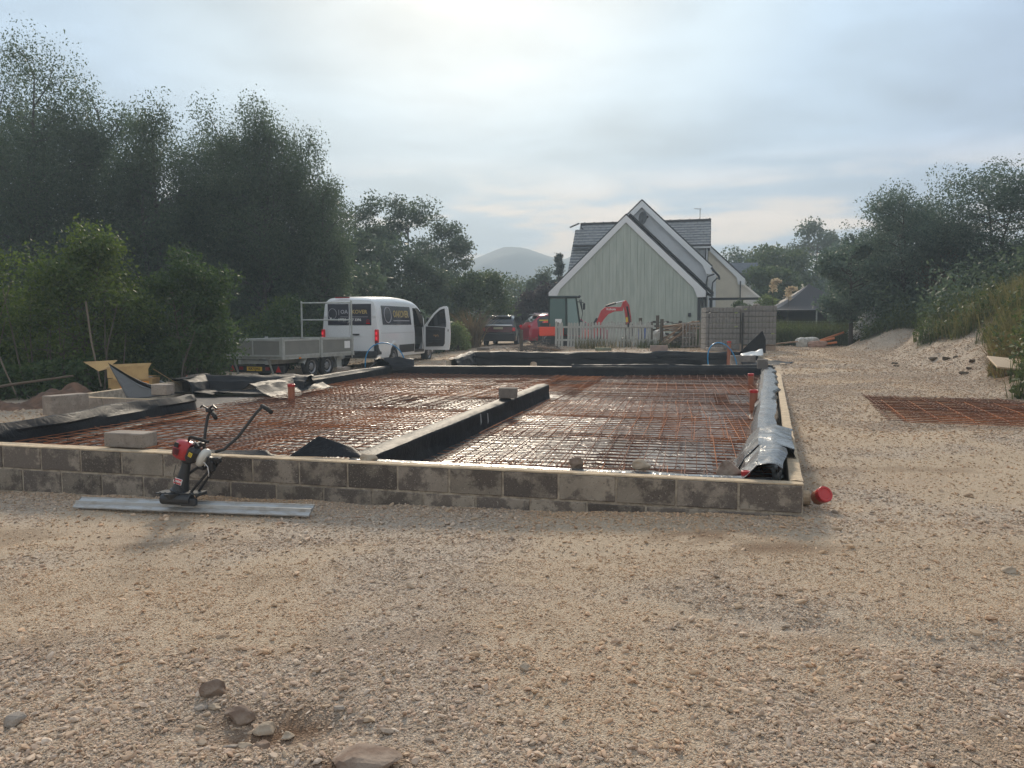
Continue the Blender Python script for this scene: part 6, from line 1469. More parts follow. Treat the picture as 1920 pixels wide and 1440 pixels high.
# soil heap and stones left
soilm = M('red_brown_soil', (.20, .115, .075), .95, col2=(.13, .08, .055), scale=6, bump=.8, bscale=25)
def heap(name, label, cx, cy_, rx_, ry_, h_, m, seed, kind=None, cat=None, n=44, rough=.35, rz=0):
    P = []
    for i in range(n + 1):
        row = []
        for j in range(n + 1):
            u, v = -1.3 + 2.6 * i / n, -1.3 + 2.6 * j / n; r_ = math.hypot(u, v)
            nn = mnoise.fractal(Vector((u * 2 + seed, v * 2, seed)), 1, 2, 4)
            x, y = cx + (u * rx_) * math.cos(rz) - v * ry_ * math.sin(rz), cy_ + v * ry_ * math.cos(rz) + u * rx_ * math.sin(rz)
            z = h_ * max(0, 1 - r_ * (1 + .25 * nn)) ** .9 * (1 + rough * nn) + .10 * nn + .05 * mnoise.noise(Vector((x * 5, y * 5, seed))); row.append((x, y, gh(x, y) - .06 + z))
        P.append(row)
    o = MB().mat(m).grid(P[::-1] if False else [r_ for r_ in P]).build(name, None, smooth=True); o.data.flip_normals() if o.data.polygons[0].normal.z < 0 else None
    return tag(o, label, cat, None, kind)
heap('soil_heap', 'red brown heap of dug soil behind the left foundation wall', -8.55, 14.8, 1.05, .7, .46, soilm, 3, kind='structure')
heap('soil_heap', 'lower spill of brown soil and rubble left of the side bay', -9.4, 14.0, 1.0, .6, .20, soilm, 9, kind='structure')
heap('gravel_heap', 'mound of grey gravel left beside the bushes', -10.6, 13.6, 1.6, .8, .26, gm, 12, kind='structure')
stick = M('dead_stick', (.14, .105, .075), .9)
for k, (a, b_, r_, lb) in enumerate([((-10.6, 14.3, .18), (-8.3, 14.6, .56), .03, 'long straight stick lying up against the soil heap'), ((-10.5, 15.6, 1.35), (-9.4, 14.6, .2), .018, 'thin dead branch leaning out of the bushes toward the ground'), ((-9.1, 16.6, 2.0), (-8.1, 15.2, .3), .022, 'pale bare branch slanting down behind the soil heap'), ((-11.4, 15.0, .95), (-9.8, 13.9, .12), .018, 'long thin twig slanting at the far left')]):
    o = MB().mat(stick).tube([a, tuple((a[i] + b_[i]) / 2 + rnd.uniform(-.05, .05) for i in range(3)), b_], [r_, r_ * .9, r_ * .6], 6).build('fallen_branch'); tag(o, lb, 'branch')
# pile of orange pipes, bags at the end of the track
pz_ = gh(11.4, 31.3)
for k, (a, b_, lb) in enumerate([((12.3, 31.2, pz_ + .22), (13.6, 31.8, pz_ + .58), 'long orange drain pipe sticking up out of the weeds'), ((12.0, 30.9, pz_ + .14), (12.9, 31.0, pz_ + .36), 'short orange drain pipe beside the dusty sacks'), ((12.2, 30.8, pz_ + .10), (12.9, 30.75, pz_ + .2), 'orange pipe lying lowest by the dusty sacks')]):
    o = MB().mat(orng).tube([a, b_], .042, 10).build('orange_pipe'); tag(o, lb, 'pipe')
o = MB().mat(tim).cbox((0, 0, 0), (1.9, .14, .05), .005).build('timber_plank'); o.location = (10.4, 30.7, pz_ + .13); o.rotation_euler = (0, R(-6), R(4)); tag(o, 'brown timber plank lying left of the dusty sacks', 'plank')
sack((11.6, 30.95, pz_), (.50, .4, .42), bagm, 'white sack at the end of the gravel track, left one', 21, name='white_sack')
sack((12.0, 31.0, pz_ + .05), (.55, .4, .40), bagm, 'white sack at the end of the gravel track, right one', 25, name='white_sack')
pinkm = M('pinkish_sack', (.42, .26, .20), .9, col2=(.32, .20, .15), scale=6)
sack((12.1, 30.7, pz_ - .05), (.7, .4, .34), pinkm, 'dusty pink sack slumped in front of the white sacks', 28, name='dusty_sack')
# board on the right edge
o = MB().mat(M('plywood', (.50, .38, .26), .7)).cbox((0, 0, 0), (1.4, .8, .03), .004).build('plywood_board'); o.location = (9.55, 14.1, gh(9.4, 14.1) + .16); o.rotation_euler = (R(12), R(6), R(-18)); tag(o, 'pale plywood board lying tilted at the foot of the grassy bank', 'board')
# open tent
tent_m = M('dark_canvas', (.055, .053, .058), .75); tent_l = M('pale_canvas_edge', (.20, .19, .19), .7)
tx, ty = 16.6, 43.5; tz_ = gh(tx, ty) * 0 + 1.0
tent = thing('gazebo_tent', 'dark peaked gazebo tent behind the weeds right of the block packs', 'tent', (tx, ty, tz_), R(-10))
def tent_z(u, v): r_ = max(abs(u), abs(v)); return 1.25 + 1.5 * (1 - r_) ** 1.4
N = 22; P = [[(2.75 * (-1 + 2 * i / N), 2.3 * (-1 + 2 * j / N), tent_z(-1 + 2 * i / N, -1 + 2 * j / N)) for j in range(N + 1)] for i in range(N + 1)]
o = MB().mat(tent_m).grid(P).build('canopy', None, tent); o.data.flip_normals() if o.data.polygons[0].normal.z < 0 else None
MB().mat(tent_l).grid([[(-2.75 + 2.75 * f + dx0, -2.3 + 2.3 * f - .02, tent_z(1 - f, 0) + .012) for dx0 in (0, .42 * (1 - f) + .05)] for f in [k / 12 * .93 for k in range(13)]]).build('hip_panel', None, tent)
for x_, y_ in ((-2.6, -2.2), (2.6, -2.2), (-2.6, 2.2), (2.6, 2.2), (0, -2.2)): MB().mat(galv).tube([(x_, y_, -.9), (x_, y_, 1.25)], .04, 6).build('leg', None, tent)
MB().mat(tent_m).box((0, 2.25, .3), (5.3, .03, 1.9)).build('back_wall', None, tent)
MB().mat(black_m).box((0, -.4, -.2), (3.6, 1.5, .6)).build('table', None, tent)
MB().mat(M('string_light', (1, 1, 1), .5, emis=((1, .95, .8), 5))).lathe([(.03, -.05), (.06, 0), (.03, .05)], 8, M4=T(2.68, -2.35, 1.02)).build('lamp_bulb', None, tent)
wf = thing('wire_fence', 'wire netting fence in front of the dark tent', 'fence', (10.6, 38.5, .5), R(-4))
mb = MB().mat(galv)
for k in range(9): mb.tube([(0, 0, .1 + k * .13), (9, 0, .1 + k * .13)], .006, 4, cap=False)
for k in range(46): mb.tube([(k * .2, 0, .1), (k * .2, 0, 1.15)], .005, 4, cap=False)
o = mb.build('netting', None, wf); o['kind'] = 'stuff'
for k in range(4): MB().mat(wood_d).tube([(k * 2.7 + .3, .05, -.3), (k * 2.7 + .3, .05, 1.35)], .05, 6).build('post', None, wf)
tb = thing('garden_table', 'pale green slatted garden table beside the tent', 'table', (14.6, 37.2, .6), R(-6))
gt = M('pale_green_paint', (.28, .33, .22), .7)
for k in range(3): MB().mat(gt).box((0, -.2 + k * .2, .6), (2.8, .14, .04)).build('slat', None, tb)
for x_ in (-1.2, 1.2): MB().mat(gt).box((x_, 0, .25), (.07, .5, .66)).build('leg', None, tb)
# white car glimpsed behind the bushes
shed = thing('garden_shed', 'dark timber shed half hidden by trees at the right edge', 'shed', (22.8, 31.5, gh(22.8, 31.5) + .3), R(-20))
MB().mat(M('shed_wood', (.035, .03, .028), .8)).box((0, 0, 1.0), (3.2, 2.4, 2.4)).build('wall', None, shed); MB().mat(M('shed_roof', (.12, .12, .13), .8)).prism([(-1.8, 2.1), (1.8, 2.1), (0, 3.0)], 'y', -1.4, 1.4).build('roof', None, shed)
# ---------------------------------------------------------------- vegetation
lf_birch = leaf_mat('birch_leaf', (.055, .086, .054), (.108, .146, .085), .40)
lf_bush = leaf_mat('willow_leaf', (.048, .082, .022), (.125, .165, .040), .43)
lf_bush2 = leaf_mat('alder_leaf', (.034, .068, .024), (.082, .120, .038), .40)
lf_dark = leaf_mat('wood_leaf', (.054, .082, .054), (.105, .140, .085), .36)
lf_purple = leaf_mat('copper_leaf', (.030, .022, .026), (.055, .038, .042), .25)
lf_right = leaf_mat('hawthorn_leaf', (.060, .095, .074), (.125, .170, .125), .36)
lf_mid = leaf_mat('mid_green_leaf', (.045, .075, .030), (.100, .135, .055), .32)
lf_bramble = leaf_mat('bramble_leaf', (.040, .065, .024), (.110, .135, .045), .32)
lf_light = leaf_mat('pale_green_leaf', (.11, .16, .05), (.24, .28, .11), .4)
lf_con = leaf_mat('conifer_needles', (.022, .040, .030), (.045, .070, .045), .15)
gr_green = leaf_mat('green_grass', (.050, .068, .022), (.100, .118, .045), .35)
gr_dry = leaf_mat('dry_grass', (.12, .11, .045), (.20, .18, .08), .35)
gr_brown = leaf_mat('dead_grass', (.14, .10, .05), (.24, .17, .09), .3)
bark_b = M('birch_bark', (.11, .10, .095), .9, col2=(.05, .045, .042), scale=6); bark_d = M('dark_bark', (.055, .045, .038), .95); twig_m = M('bare_twig', (.105, .085, .068), .9)
def leaf_cloud(P, S, droop=0.0, asp=.55, seed=0):
    r = np.random.RandomState(seed); n = len(P)
    d = r.normal(0, 1, (n, 3)); d[:, 2] -= droop; d /= np.linalg.norm(d, axis=1)[:, None] + 1e-9
    o = r.normal(0, 1, (n, 3)); o -= d * (o * d).sum(1)[:, None]; o /= np.linalg.norm(o, axis=1)[:, None] + 1e-9
    S = np.asarray(S)[:, None]; a = P; b_ = P + d * S * .5 + o * S * asp * .5; c2 = P + d * S; e = P + d * S * .5 - o * S * asp * .5
    V = np.stack([a, b_, c2, e], 1).reshape(-1, 3); F = np.arange(n * 4, dtype=np.int32).reshape(-1, 4); return V, F
def tree(name, label, x, y, h, w, z0f, seed, n, ls, lmat, bmat, style='round', cat='tree', group=None, depth=None, lean=0.0, limbs=None, trunks=1, tr=None, base=None, cl=.16, droopy=0.0, z_extra=0):
    r = np.random.RandomState(seed); rr = random.Random(seed); zb_ = gh(x, y) - .1 + z_extra if base is None else base
    root = thing(name, label, cat, (x, y, zb_), 0, group); depth = depth or w * .85
    mb = MB().mat(bmat); ends = []
    def prof(f):    # half-width factor at height fraction f
        f = np.clip((f - z0f) / (1 - z0f), 0, 1)
        if style == 'round': return max(.12, math.sin(math.pi * (.12 + .83 * f)) ** .7)
        if style == 'birch': return max(.28, (1 - f ** 2.6) ** .6 * (.70 + .30 * min(1, f * 2.2)))
        if style == 'cone': return max(.04, (1 - f) ** .9)
        if style == 'bush': return max(.2, math.sin(math.pi * (.30 + .66 * f)) ** .8)
    tr = tr or h * .018
    for t_ in range(trunks):
        bx_, by_ = (rr.uniform(-.2, .2) * w * .3 * (t_ > 0), rr.uniform(-.2, .2) * depth * .3 * (t_ > 0)); tx_, ty_ = bx_ + lean * h + rr.uniform(-.25, .25) * w * (.5 if trunks > 1 else .15), by_ + rr.uniform(-.1, .1) * depth
        hh = h * (1 if t_ == 0 else rr.uniform(.7, .95)); K = 7; pts = []
        for k in range(K + 1):
            f = k / K; pts.append(Vector((bx_ + (tx_ - bx_) * f ** 1.3 + rr.uniform(-.04, .04) * w * .3, by_ + (ty_ - by_) * f + rr.uniform(-.03, .03) * w * .3, hh * f * .96)))
        mb.tube(pts, [tr * (1 - .85 * k / K) / (1 + .25 * (trunks - 1)) + .004 for k in range(K + 1)], 7)
        nl = (limbs or 16) // trunks + 1
        for k in range(nl):
            f = z0f * .8 + (1 - z0f * .8) * ((k + rr.random()) / nl) * .97; q_ = f / .96 * K; i = min(int(q_), K - 1); p0_ = pts[i].lerp(pts[i + 1], min(1, q_ - i)); a = rr.uniform(0, 2 * math.pi)
            R_ = prof(f) * w / 2 * rr.uniform(.65, 1.05) * (1 if trunks == 1 else .72); up = h * rr.uniform(.02, .10) * (1.2 if style != 'cone' else -.3)
            p1 = p0_ + Vector((math.cos(a) * R_ * .5, math.sin(a) * R_ * .5 * depth / w, up * .8)); p2 = p0_ + Vector((math.cos(a + .2) * R_, math.sin(a + .2) * R_ * depth / w, up))
            r0 = tr * (1 - .85 * f) * .5 + .008; mb.tube([p0_, p1, p2], [r0, r0 * .6, r0 * .2], 5, cap=False)
            ends += [(p2, 1.0), (p0_.lerp(p2, .62), .9)]
            for s_ in range(3):
                a2 = a + rr.uniform(-1.1, 1.1); q2 = p1 + Vector((math.cos(a2) * R_ * .45, math.sin(a2) * R_ * .45 * depth / w, rr.uniform(-.3, 1) * up)); mb.tube([p1, q2], [r0 * .4, r0 * .1], 4, cap=False); ends.append((q2, .8))
        ends.append((pts[-1], .7))
    mb.build('trunk', None, root, smooth=True)
    E_ = np.array([tuple(p) for p, _ in ends]); W_ = np.array([k for _, k in ends]); pick = r.choice(len(E_), n, p=W_ / W_.sum())
    cr_ = cl * w * (.7 + .6 * r.rand(len(E_)))
    g = r.normal(0, 1, (n, 3)); g /= np.linalg.norm(g, axis=1)[:, None]; g *= (r.rand(n) ** .45)[:, None]
    P = E_[pick] + g * cr_[pick][:, None] * np.array([1, depth / w, .75 if style != 'birch' else .9])
    if style == 'birch' or droopy:
        # hanging strands: each leaf slips down its own strand
        st = (np.floor(P[:, 0] / .16) * 7.13 + np.floor(P[:, 1] / .22) * 3.7); ph = np.mod(np.sin(st) * 4375.5, 1); drop = r.rand(n) ** 1.3 * (.35 + 1.3 * ph) * (droopy or .1 * h)
        P[:, 2] -= drop; P[:, 0] = P[:, 0] * .7 + .3 * (np.floor(P[:, 0] / .16) * .16 + .08 + .05 * np.sin(st)) ; P[:, 2] = np.maximum(P[:, 2], h * z0f * .5 + .2 * r.rand(n))
    P[:, 2] = np.maximum(P[:, 2], .12)
    S = ls * (.6 + .8 * r.rand(n)); V, F = leaf_cloud(P, S, droop=.9 if style == 'birch' else .2, seed=seed)
    np_mesh('crown', V, F, lmat, parent=root); return root
# tall birches on the left: (px at 32 m handled by eye) x, y, height, width
BIR = [(-22.6, 34.0, 12.4, 9.0, 'birch at the far left edge, its crown cut by the picture side', 25),
       (-19.3, 31.5, 13.2, 8.2, 'tallest open crowned birch at the left with sky showing through', 1),
       (-16.5, 33.5, 11.7, 6.8, 'slim birch right of the tallest one, thick hanging foliage', 2),
       (-14.0, 31.0, 10.6, 6.2, 'birch with a pointed top between two dips in the tree line', 3),
       (-11.9, 33.0, 10.4, 6.2, 'fuller birch just left of the highest middle crown', 4),
       (-10.2, 31.5, 10.7, 6.6, 'high crowned birch with a feathery double top in the middle of the row', 5),
       (-8.6, 33.0, 9.4, 5.0, 'birch sloping down at the right side of the row', 6),
       (-13.0, 34.8, 9.9, 6.4, 'birch standing farther back in the dip of the row', 8),
       (-7.7, 31.6, 7.6, 3.8, 'last birch of the row, low weeping branches above the van', 7)]
for (x, y, h, w, lb, sd) in BIR:
    h *= .92 if sd not in (25, 1) else .87
    tree('birch_tree', lb, x, y, h, w, .16, sd, int(4300 * w * h ** .35), .092, lf_birch, bark_b, 'birch', group='birches behind the trailer', limbs=44, trunks=3 if w > 6.5 else 2, cl=.135, droopy=.9)
# dark woodland mass filling in behind the birches
def mass(name, label, boxes, n, ls, m, seed, kind='stuff'):
    r = np.random.RandomState(seed); Ps = []
    for (x0, x1, y0, y1, h0, h1, wgt) in boxes:
        k = int(n * wgt); x = r.uniform(x0, x1, k); y = r.uniform(y0, y1, k); top = h0 + (h1 - h0) * (x - x0) / (x1 - x0); tt = top * (.72 + .5 * fbm(x * .45 + seed, y * .45, 3)); z = ground_h(x, y, False) + tt * r.rand(k) ** .8; Ps.append(np.stack([x, y, z], 1))
    P = np.concatenate(Ps); V, F = leaf_cloud(P, ls * (.6 + .8 * r.rand(len(P))), seed=seed); o = np_mesh(name, V, F, m); return tag(o, label, kind=kind)
mass('undergrowth', 'dark undergrowth filling the wood behind the birches', [(-34, -6, 35, 39, 5.0, 4.2, .50), (-30, -5, 41, 46, 6.5, 6.0, .3), (-16, -3, 34, 37, 2.2, 1.8, .2)], 62000, .26, lf_dark, 3)
# middle distance trees left of the house
for a in [(-9.6, 47, 8.0, 6.2, 'dark rounded tree directly behind the van roof', 11, lf_dark, 15000), (-6.6, 50, 8.6, 5.6, 'broad rounded tree with speckled sky gaps right of the van', 12, lf_dark, 15000), (-4.7, 52, 7.6, 4.6, 'rounded tree at the right end of the mid wood, edge against the sky', 13, lf_dark, 13000),
          (-1.8, 43.5, 3.7, 4.2, 'bushy rounded tree behind the black car', 14, lf_mid, 13000), (-8.8, 43, 6.0, 4.2, 'dark tree behind the van rear', 18, lf_dark, 9000), (-5.2, 42.5, 4.6, 4.0, 'low dark tree behind the open van door', 19, lf_dark, 9000)]:
    tree('woodland_tree', a[4], a[0], a[1], a[2], a[3], .12, a[5], a[7], .17, a[6], bark_d, 'round', group='trees of the middle wood', limbs=26, cl=.15)
for a in [(-1.0, 66, 4.8, 7.5, 'pale green tree below the distant hill, left of the fir', 15, lf_mid, 11000, 'round'), (2.8, 62, 4.5, 4.2, 'darker tree beside the fir below the hill', 16, lf_dark, 10000, 'round'), (1.9, 50, 3.0, 3.6, 'purple leaved tree beside the house gable', 17, lf_purple, 9000, 'round'), (3.6, 54, 3.5, 2.6, 'dark purple bush close to the left roof edge', 20, lf_purple, 7000, 'round')]:
    tree('garden_tree', a[4], a[0], a[1], a[2], a[3], .10, a[5], a[7], .19, a[6], bark_d, a[8], limbs=24, cl=.16)
tree('fir_tree', 'thin ragged fir standing up before the distant hill', 3.5, 60, 6.6, 2.6, .2, 23, 3200, .20, lf_con, bark_d, 'cone', limbs=34, cl=.09)
# near bushes at the left
tree('willow_bush', 'bright green multi stemmed willow bush behind the soil heap, tallest of the bushes', -9.7, 17.6, 3.75, 4.0, .08, 31, 21000, .085, lf_bush, twig_m, 'bush', cat='bush', limbs=46, trunks=5, cl=.13, tr=.05)
tree('alder_bush', 'darker leafy bush between the willow and the silver trailer', -7.9, 18.7, 3.1, 3.2, .05, 32, 17000, .085, lf_bush2, twig_m, 'bush', cat='bush', limbs=36, trunks=3, cl=.14, tr=.045)
tree('willow_bush', 'green bush at the left edge beside the tallest willow', -12.6, 18.2, 3.1, 4.2, .06, 33, 19000, .085, lf_bush, twig_m, 'bush', cat='bush', limbs=40, trunks=4, cl=.14, tr=.05)
tree('alder_bush', 'dark low bush cut by the left picture edge', -13.4, 16.6, 1.9, 3.2, .05, 34, 9000, .085, lf_bush2, twig_m, 'bush', cat='bush', limbs=26, trunks=3, cl=.16, tr=.04)
for a in [(-7.6, 25.2, 2.2, 2.6, 'low green bush rising behind the trailer tailboard', 35), (-9.9, 24.0, 2.0, 2.2, 'low green bush at the left end of the trailer', 36), (-6.6, 27.5, 1.9, 1.8, 'small bush between the ladder rack and the van', 37), (-8.6, 28, 2.2, 3.0, 'bush standing behind the ladder rack', 38)]:
    tree('hedge_bush', a[4], a[0], a[1], a[2], a[3], .04, a[5], 6500, .10, lf_bush2 if a[5] % 2 else lf_bush, twig_m, 'bush', cat='bush', limbs=22, trunks=3, cl=.17, tr=.03)
for a in [(-2.55, 36.5, 1.35, 1.5, 'yellow green shrub beside the open van door', 39, lf_light, .09), (-3.2, 38.5, 1.7, 1.7, 'green shrub further along the drive edge', 40, lf_mid, .11)]:
    tree('garden_shrub', a[4], a[0], a[1], a[2], a[3], .04, a[5], 4200, a[7], a[6], twig_m, 'bush', cat='bush', limbs=18, trunks=3, cl=.18, tr=.03)
mass('undergrowth', 'shaded brambles and weeds at the foot of the left bushes', [(-16, -8.8, 15.8, 18.5, .9, .8, .5), (-12.5, -8.6, 18.5, 21.0, 1.1, 1.0, .25), (-12, -9.3, 21, 27.5, 1.0, .9, .25)], 26000, .10, lf_bush2, 44)
# bare stems at the willow base
mb = MB().mat(twig_m)
for k in range(16):
    x = -9.6 + rnd.gauss(0, 1.3); y = 16.9 + rnd.uniform(-.5, .5); hh = rnd.uniform(1.2, 2.6); lx = rnd.uniform(-.7, .7)
    mb.tube([(x, y, gh(x, y) - .1), (x + lx * .4, y, gh(x, y) + hh * .5), (x + lx, y + .2, gh(x, y) + hh)], [.022, .016, .007], 5, cap=False)
tag(mb.build('bare_stems'), 'bare brown stems rising under the left bushes', kind='stuff')
# spiky plant by the drive
def blades(name, label, cx, cy_, rx_, ry_, h_, n, wid, m, seed, arch_=.5, kind='stuff', cat=None, gauss=False, cond=None, base=None):
    r = np.random.RandomState(seed)
    if gauss: x = cx + r.normal(0, rx_, n); y = cy_ + r.normal(0, ry_, n)
    else: x = cx + r.uniform(-rx_, rx_, n); y = cy_ + r.uniform(-ry_, ry_, n)
    if cond is not None: k = cond(x, y, r); x, y = x[k], y[k]; n = len(x)
    z = ground_h(x, y) - .02 if base is None else np.full(n, base); a = r.uniform(0, 6.283, n); H_ = h_ * (.5 + .6 * r.rand(n)); dx = np.cos(a) * H_ * arch_ * r.rand(n); dy = np.sin(a) * H_ * arch_ * r.rand(n); wx, wy = -np.sin(a + 1) * wid, np.cos(a + 1) * wid
    b0 = np.stack([x - wx, y - wy, z], 1); b1 = np.stack([x + wx, y + wy, z], 1); m0 = np.stack([x + dx * .35 - wx * .7, y + dy * .35 - wy * .7, z + H_ * .62], 1); m1 = np.stack([x + dx * .35 + wx * .7, y + dy * .35 + wy * .7, z + H_ * .62], 1); t0 = np.stack([x + dx - wx * .1, y + dy, z + H_], 1); t1 = np.stack([x + dx + wx * .1, y + dy, z + H_], 1)
    V = np.stack([b0, b1, m1, m0, t1, t0], 1).reshape(-1, 3); i = np.arange(n)[:, None] * 6; F = np.concatenate([i + np.array([[0, 1, 2, 3]]), i + np.array([[3, 2, 4, 5]])]); o = np_mesh(name, V, F, m); return tag(o, label, cat, None, kind)
blades('spiky_plant', 'spiky brown leaved plant beside the drive left of the black car', -2.0, 39.0, .16, .16, 1.9, 260, .022, gr_brown, 5, 1.1, kind=None, cat='plant', gauss=True)
blades('spiky_plant', 'smaller spiky plant left of the black car', -2.7, 40.0, .14, .14, 1.5, 160, .022, gr_brown, 6, 1.1, kind=None, cat='plant', gauss=True)
# right bank: trees along the crest
for a in [('hawthorn_tree', 18.4, 29.5, 4.2, 6.4, 'large rounded dark tree on the bank, second from the right edge', 51, 21000), ('hawthorn_tree', 21.8, 29.0, 4.3, 6.4, 'tree on the bank cut by the right picture edge', 52, 19000), ('hawthorn_tree', 15.9, 31.5, 5.2, 5.6, 'rounded tree on the bank left of the largest one', 53, 17000), ('hawthorn_tree', 15.7, 35.5, 4.9, 3.4, 'tree with upright twiggy shoots against the sky beside the dark round one', 54, 11000),
          ('hawthorn_tree', 17.2, 33.0, 4.7, 5.0, 'tree filling the skyline between the second and largest bank trees', 60, 14000), ('hawthorn_tree', 24.5, 31.5, 5.0, 5.5, 'far right tree on the bank beyond the others', 57, 12000)]:
    tree(a[0], a[5], a[1], a[2], a[3], a[4], .16, a[6], int(a[7] * 1.7), .088, lf_right, bark_d, 'round', group='trees along the top of the bank', limbs=36, trunks=2, cl=.13, tr=.09)
tree('apple_tree', 'small bluish green tree with a bare trunk before the tent', 13.75, 31.4, 3.9, 2.9, .34, 55, 11500, .12, lf_right, bark_d, 'round', limbs=28, cl=.15, tr=.10)
tree('garden_shrub', 'pale leaved upright shrub right of the small tree trunk', 15.9, 34.0, 2.2, 1.5, .05, 56, 4200, .11, lf_light, twig_m, 'bush', cat='bush', limbs=18, cl=.2, tr=.03)
fl = leaf_mat('white_blossom', (.50, .52, .52), (.72, .73, .74), .3)
tree('white_shrub', 'shrub covered in white blossom at the foot of the bank', 14.6, 31.9, 1.25, 1.5, .1, 58, 1500, .085, fl, twig_m, 'bush', cat='bush', limbs=14, cl=.2, tr=.02, z_extra=.25)
tree('copper_shrub', 'brownish purple leaved shrub on the bank under the trees', 17.3, 30.8, 1.9, 2.8, .05, 59, 6000, .10, leaf_mat('russet_leaf', (.07, .045, .03), (.14, .10, .055), .3), twig_m, 'bush', cat='bush', limbs=20, cl=.17, tr=.03)
# brambles and weeds over the bank
def bank_pts(n, y0, y1, seed, lo, hi, x1=15):
    r = np.random.RandomState(seed); y = r.uniform(y0, y1, n); x = toe_x(y) + x1 * r.rand(n) ** 1.4; v = veg(x, y); k = (v > .55) & (r.rand(n) < .9); x, y = x[k], y[k]; hgt = lo + (hi - lo) * fbm(x * .8 + seed, y * .8, 3) ** 1.6 * 1.8; z = ground_h(x, y, False) + hgt * r.rand(len(x)); return np.stack([x, y, z], 1), r
P, r = bank_pts(120000, 11, 36, 5, .10, .85); V, F = leaf_cloud(P, .10 * (.6 + .8 * r.rand(len(P))), seed=6); o = np_mesh('brambles', V, F, lf_bramble); tag(o, 'tangled brambles and nettles covering the bank on the right', kind='stuff')
P, r = bank_pts(34000, 22, 40, 8, .3, 1.9); V, F = leaf_cloud(P, .13 * (.6 + .8 * r.rand(len(P))), seed=9); o = np_mesh('brambles', V, F, lf_dark); tag(o, 'darker scrub on the upper bank below the trees', kind='stuff')
# weeds at the end of the track
r = np.random.RandomState(77); n = 26000; x = r.uniform(8.6, 17, n); y = r.uniform(32.0, 36.5, n); hh = (.35 + .75 * fbm(x * .8, y * .8, 3)); z = ground_h(x, y, False) + hh * r.rand(n); V, F = leaf_cloud(np.stack([x, y, z], 1), .09 * (.6 + .8 * r.rand(n)), seed=78); o = np_mesh('weeds', V, F, lf_bramble); tag(o, 'green weeds growing at the end of the gravel track', kind='stuff')
vc = lambda x, y, r: (veg(x, y) > .45)
blades('tall_grass', 'tall green grass at the end of the track in front of the tent', 12.2, 33.6, 3.9, 1.6, 1.05, 9000, .010, gr_green, 12)
blades('tall_grass', 'long grass growing through the picket fence', 4.2, 31.8, 1.6, .25, .5, 420, .009, gr_dry, 13)
blades('bank_grass', 'green grass over the bank on the right', 14.0, 21, 6.5, 9.0, .5, 42000, .009, gr_green, 14, cond=vc)
blades('bank_grass', 'dry yellow grass clumps low on the bank near the plywood board', 10.6, 16.0, 1.3, 1.8, .6, 5500, .008, gr_dry, 15, arch_=.9, cond=vc)
blades('bank_grass', 'brown flattened grass hanging over the edge of the bank', 10.3, 15.3, .9, 1.9, .45, 6000, .008, gr_brown, 16, arch_=1.6, cond=vc)
blades('bank_grass', 'dry grass heads among the brambles higher on the bank', 14.0, 19.5, 2.8, 3.0, .8, 5000, .008, gr_dry, 17, arch_=.6, cond=vc)
blades('weeds', 'rough grass and weeds at the left edge of the gravel', -11.3, 15.3, 2.2, 1.3, .40, 6000, .008, gr_green, 18, arch_=1.0, cond=vc)
blades('weeds', 'dead grass at the left edge of the gravel', -11.8, 15.2, 1.8, .8, .35, 2500, .008, gr_brown, 19, arch_=1.2, cond=vc)
# turf clods fallen on the gravel slope
clod = M('turf_clod', (.075, .055, .038), .95, col2=(.12, .09, .055), scale=9, bump=.8, bscale=30)
for k, (x, y, s_) in enumerate([(11.0, 20.2, .26), (10.9, 19.4, .22), (10.9, 19.0, .17), (10.4, 21.0, .2), (10.1, 20.3, .15), (9.9, 16.9, .2), (10.5, 17.6, .2), (10.2, 17.2, .14)]):
    o = rock(x, y, s_, clod, 90 + k, 'dark clod of turf fallen on the gravel slope below the brambles', (1.2, .8, .5)); o['group'] = 'turf clods on the gravel slope'; o['category'] = 'clod'; o.name = 'turf_clod'
# far trees right of the house
for a in [(17.5, 84, 7.5, 10, 'dark wood left of the round topped tree', 61, lf_dark, 12000), (32.5, 84, 10.4, 7.6, 'tall dark tree with a rounded top between the house and the bank', 62, lf_dark, 13000), (25.5, 86, 7.8, 9.5, 'far wooded skyline above the tent', 63, lf_dark, 12000), (22.5, 66, 6.8, 7.5, 'lighter green tree behind the tent on the left', 64, lf_mid, 11000), (27.5, 62, 6.6, 7.5, 'lighter green tree behind the tent on the right', 65, lf_right, 11000), (21.5, 100, 9.0, 10, 'farthest tree right behind the house roof', 66, lf_dark, 9000), (37.5, 78, 8.0, 9, 'dark tree behind the crest at the right', 67, lf_dark, 9000), (19.0, 57, 4.6, 5.0, 'low green tree beside the outhouse', 68, lf_mid, 8000)]:
    tree('far_tree', a[4], a[0], a[1], a[2], a[3], .08, a[5], a[7], .30, a[6], bark_d, 'round', group='trees beyond the tent', limbs=26, cl=.16)
mass('distant_wood', 'far mass of dark trees closing the view beyond the house', [(14, 60, 92, 110, 6.5, 7.5, .35), (-60, 14, 88, 100, 5, 5, .35), (-40, -12, 52, 60, 6.5, 6.5, .3)], 42000, .50, lf_dark, 71)
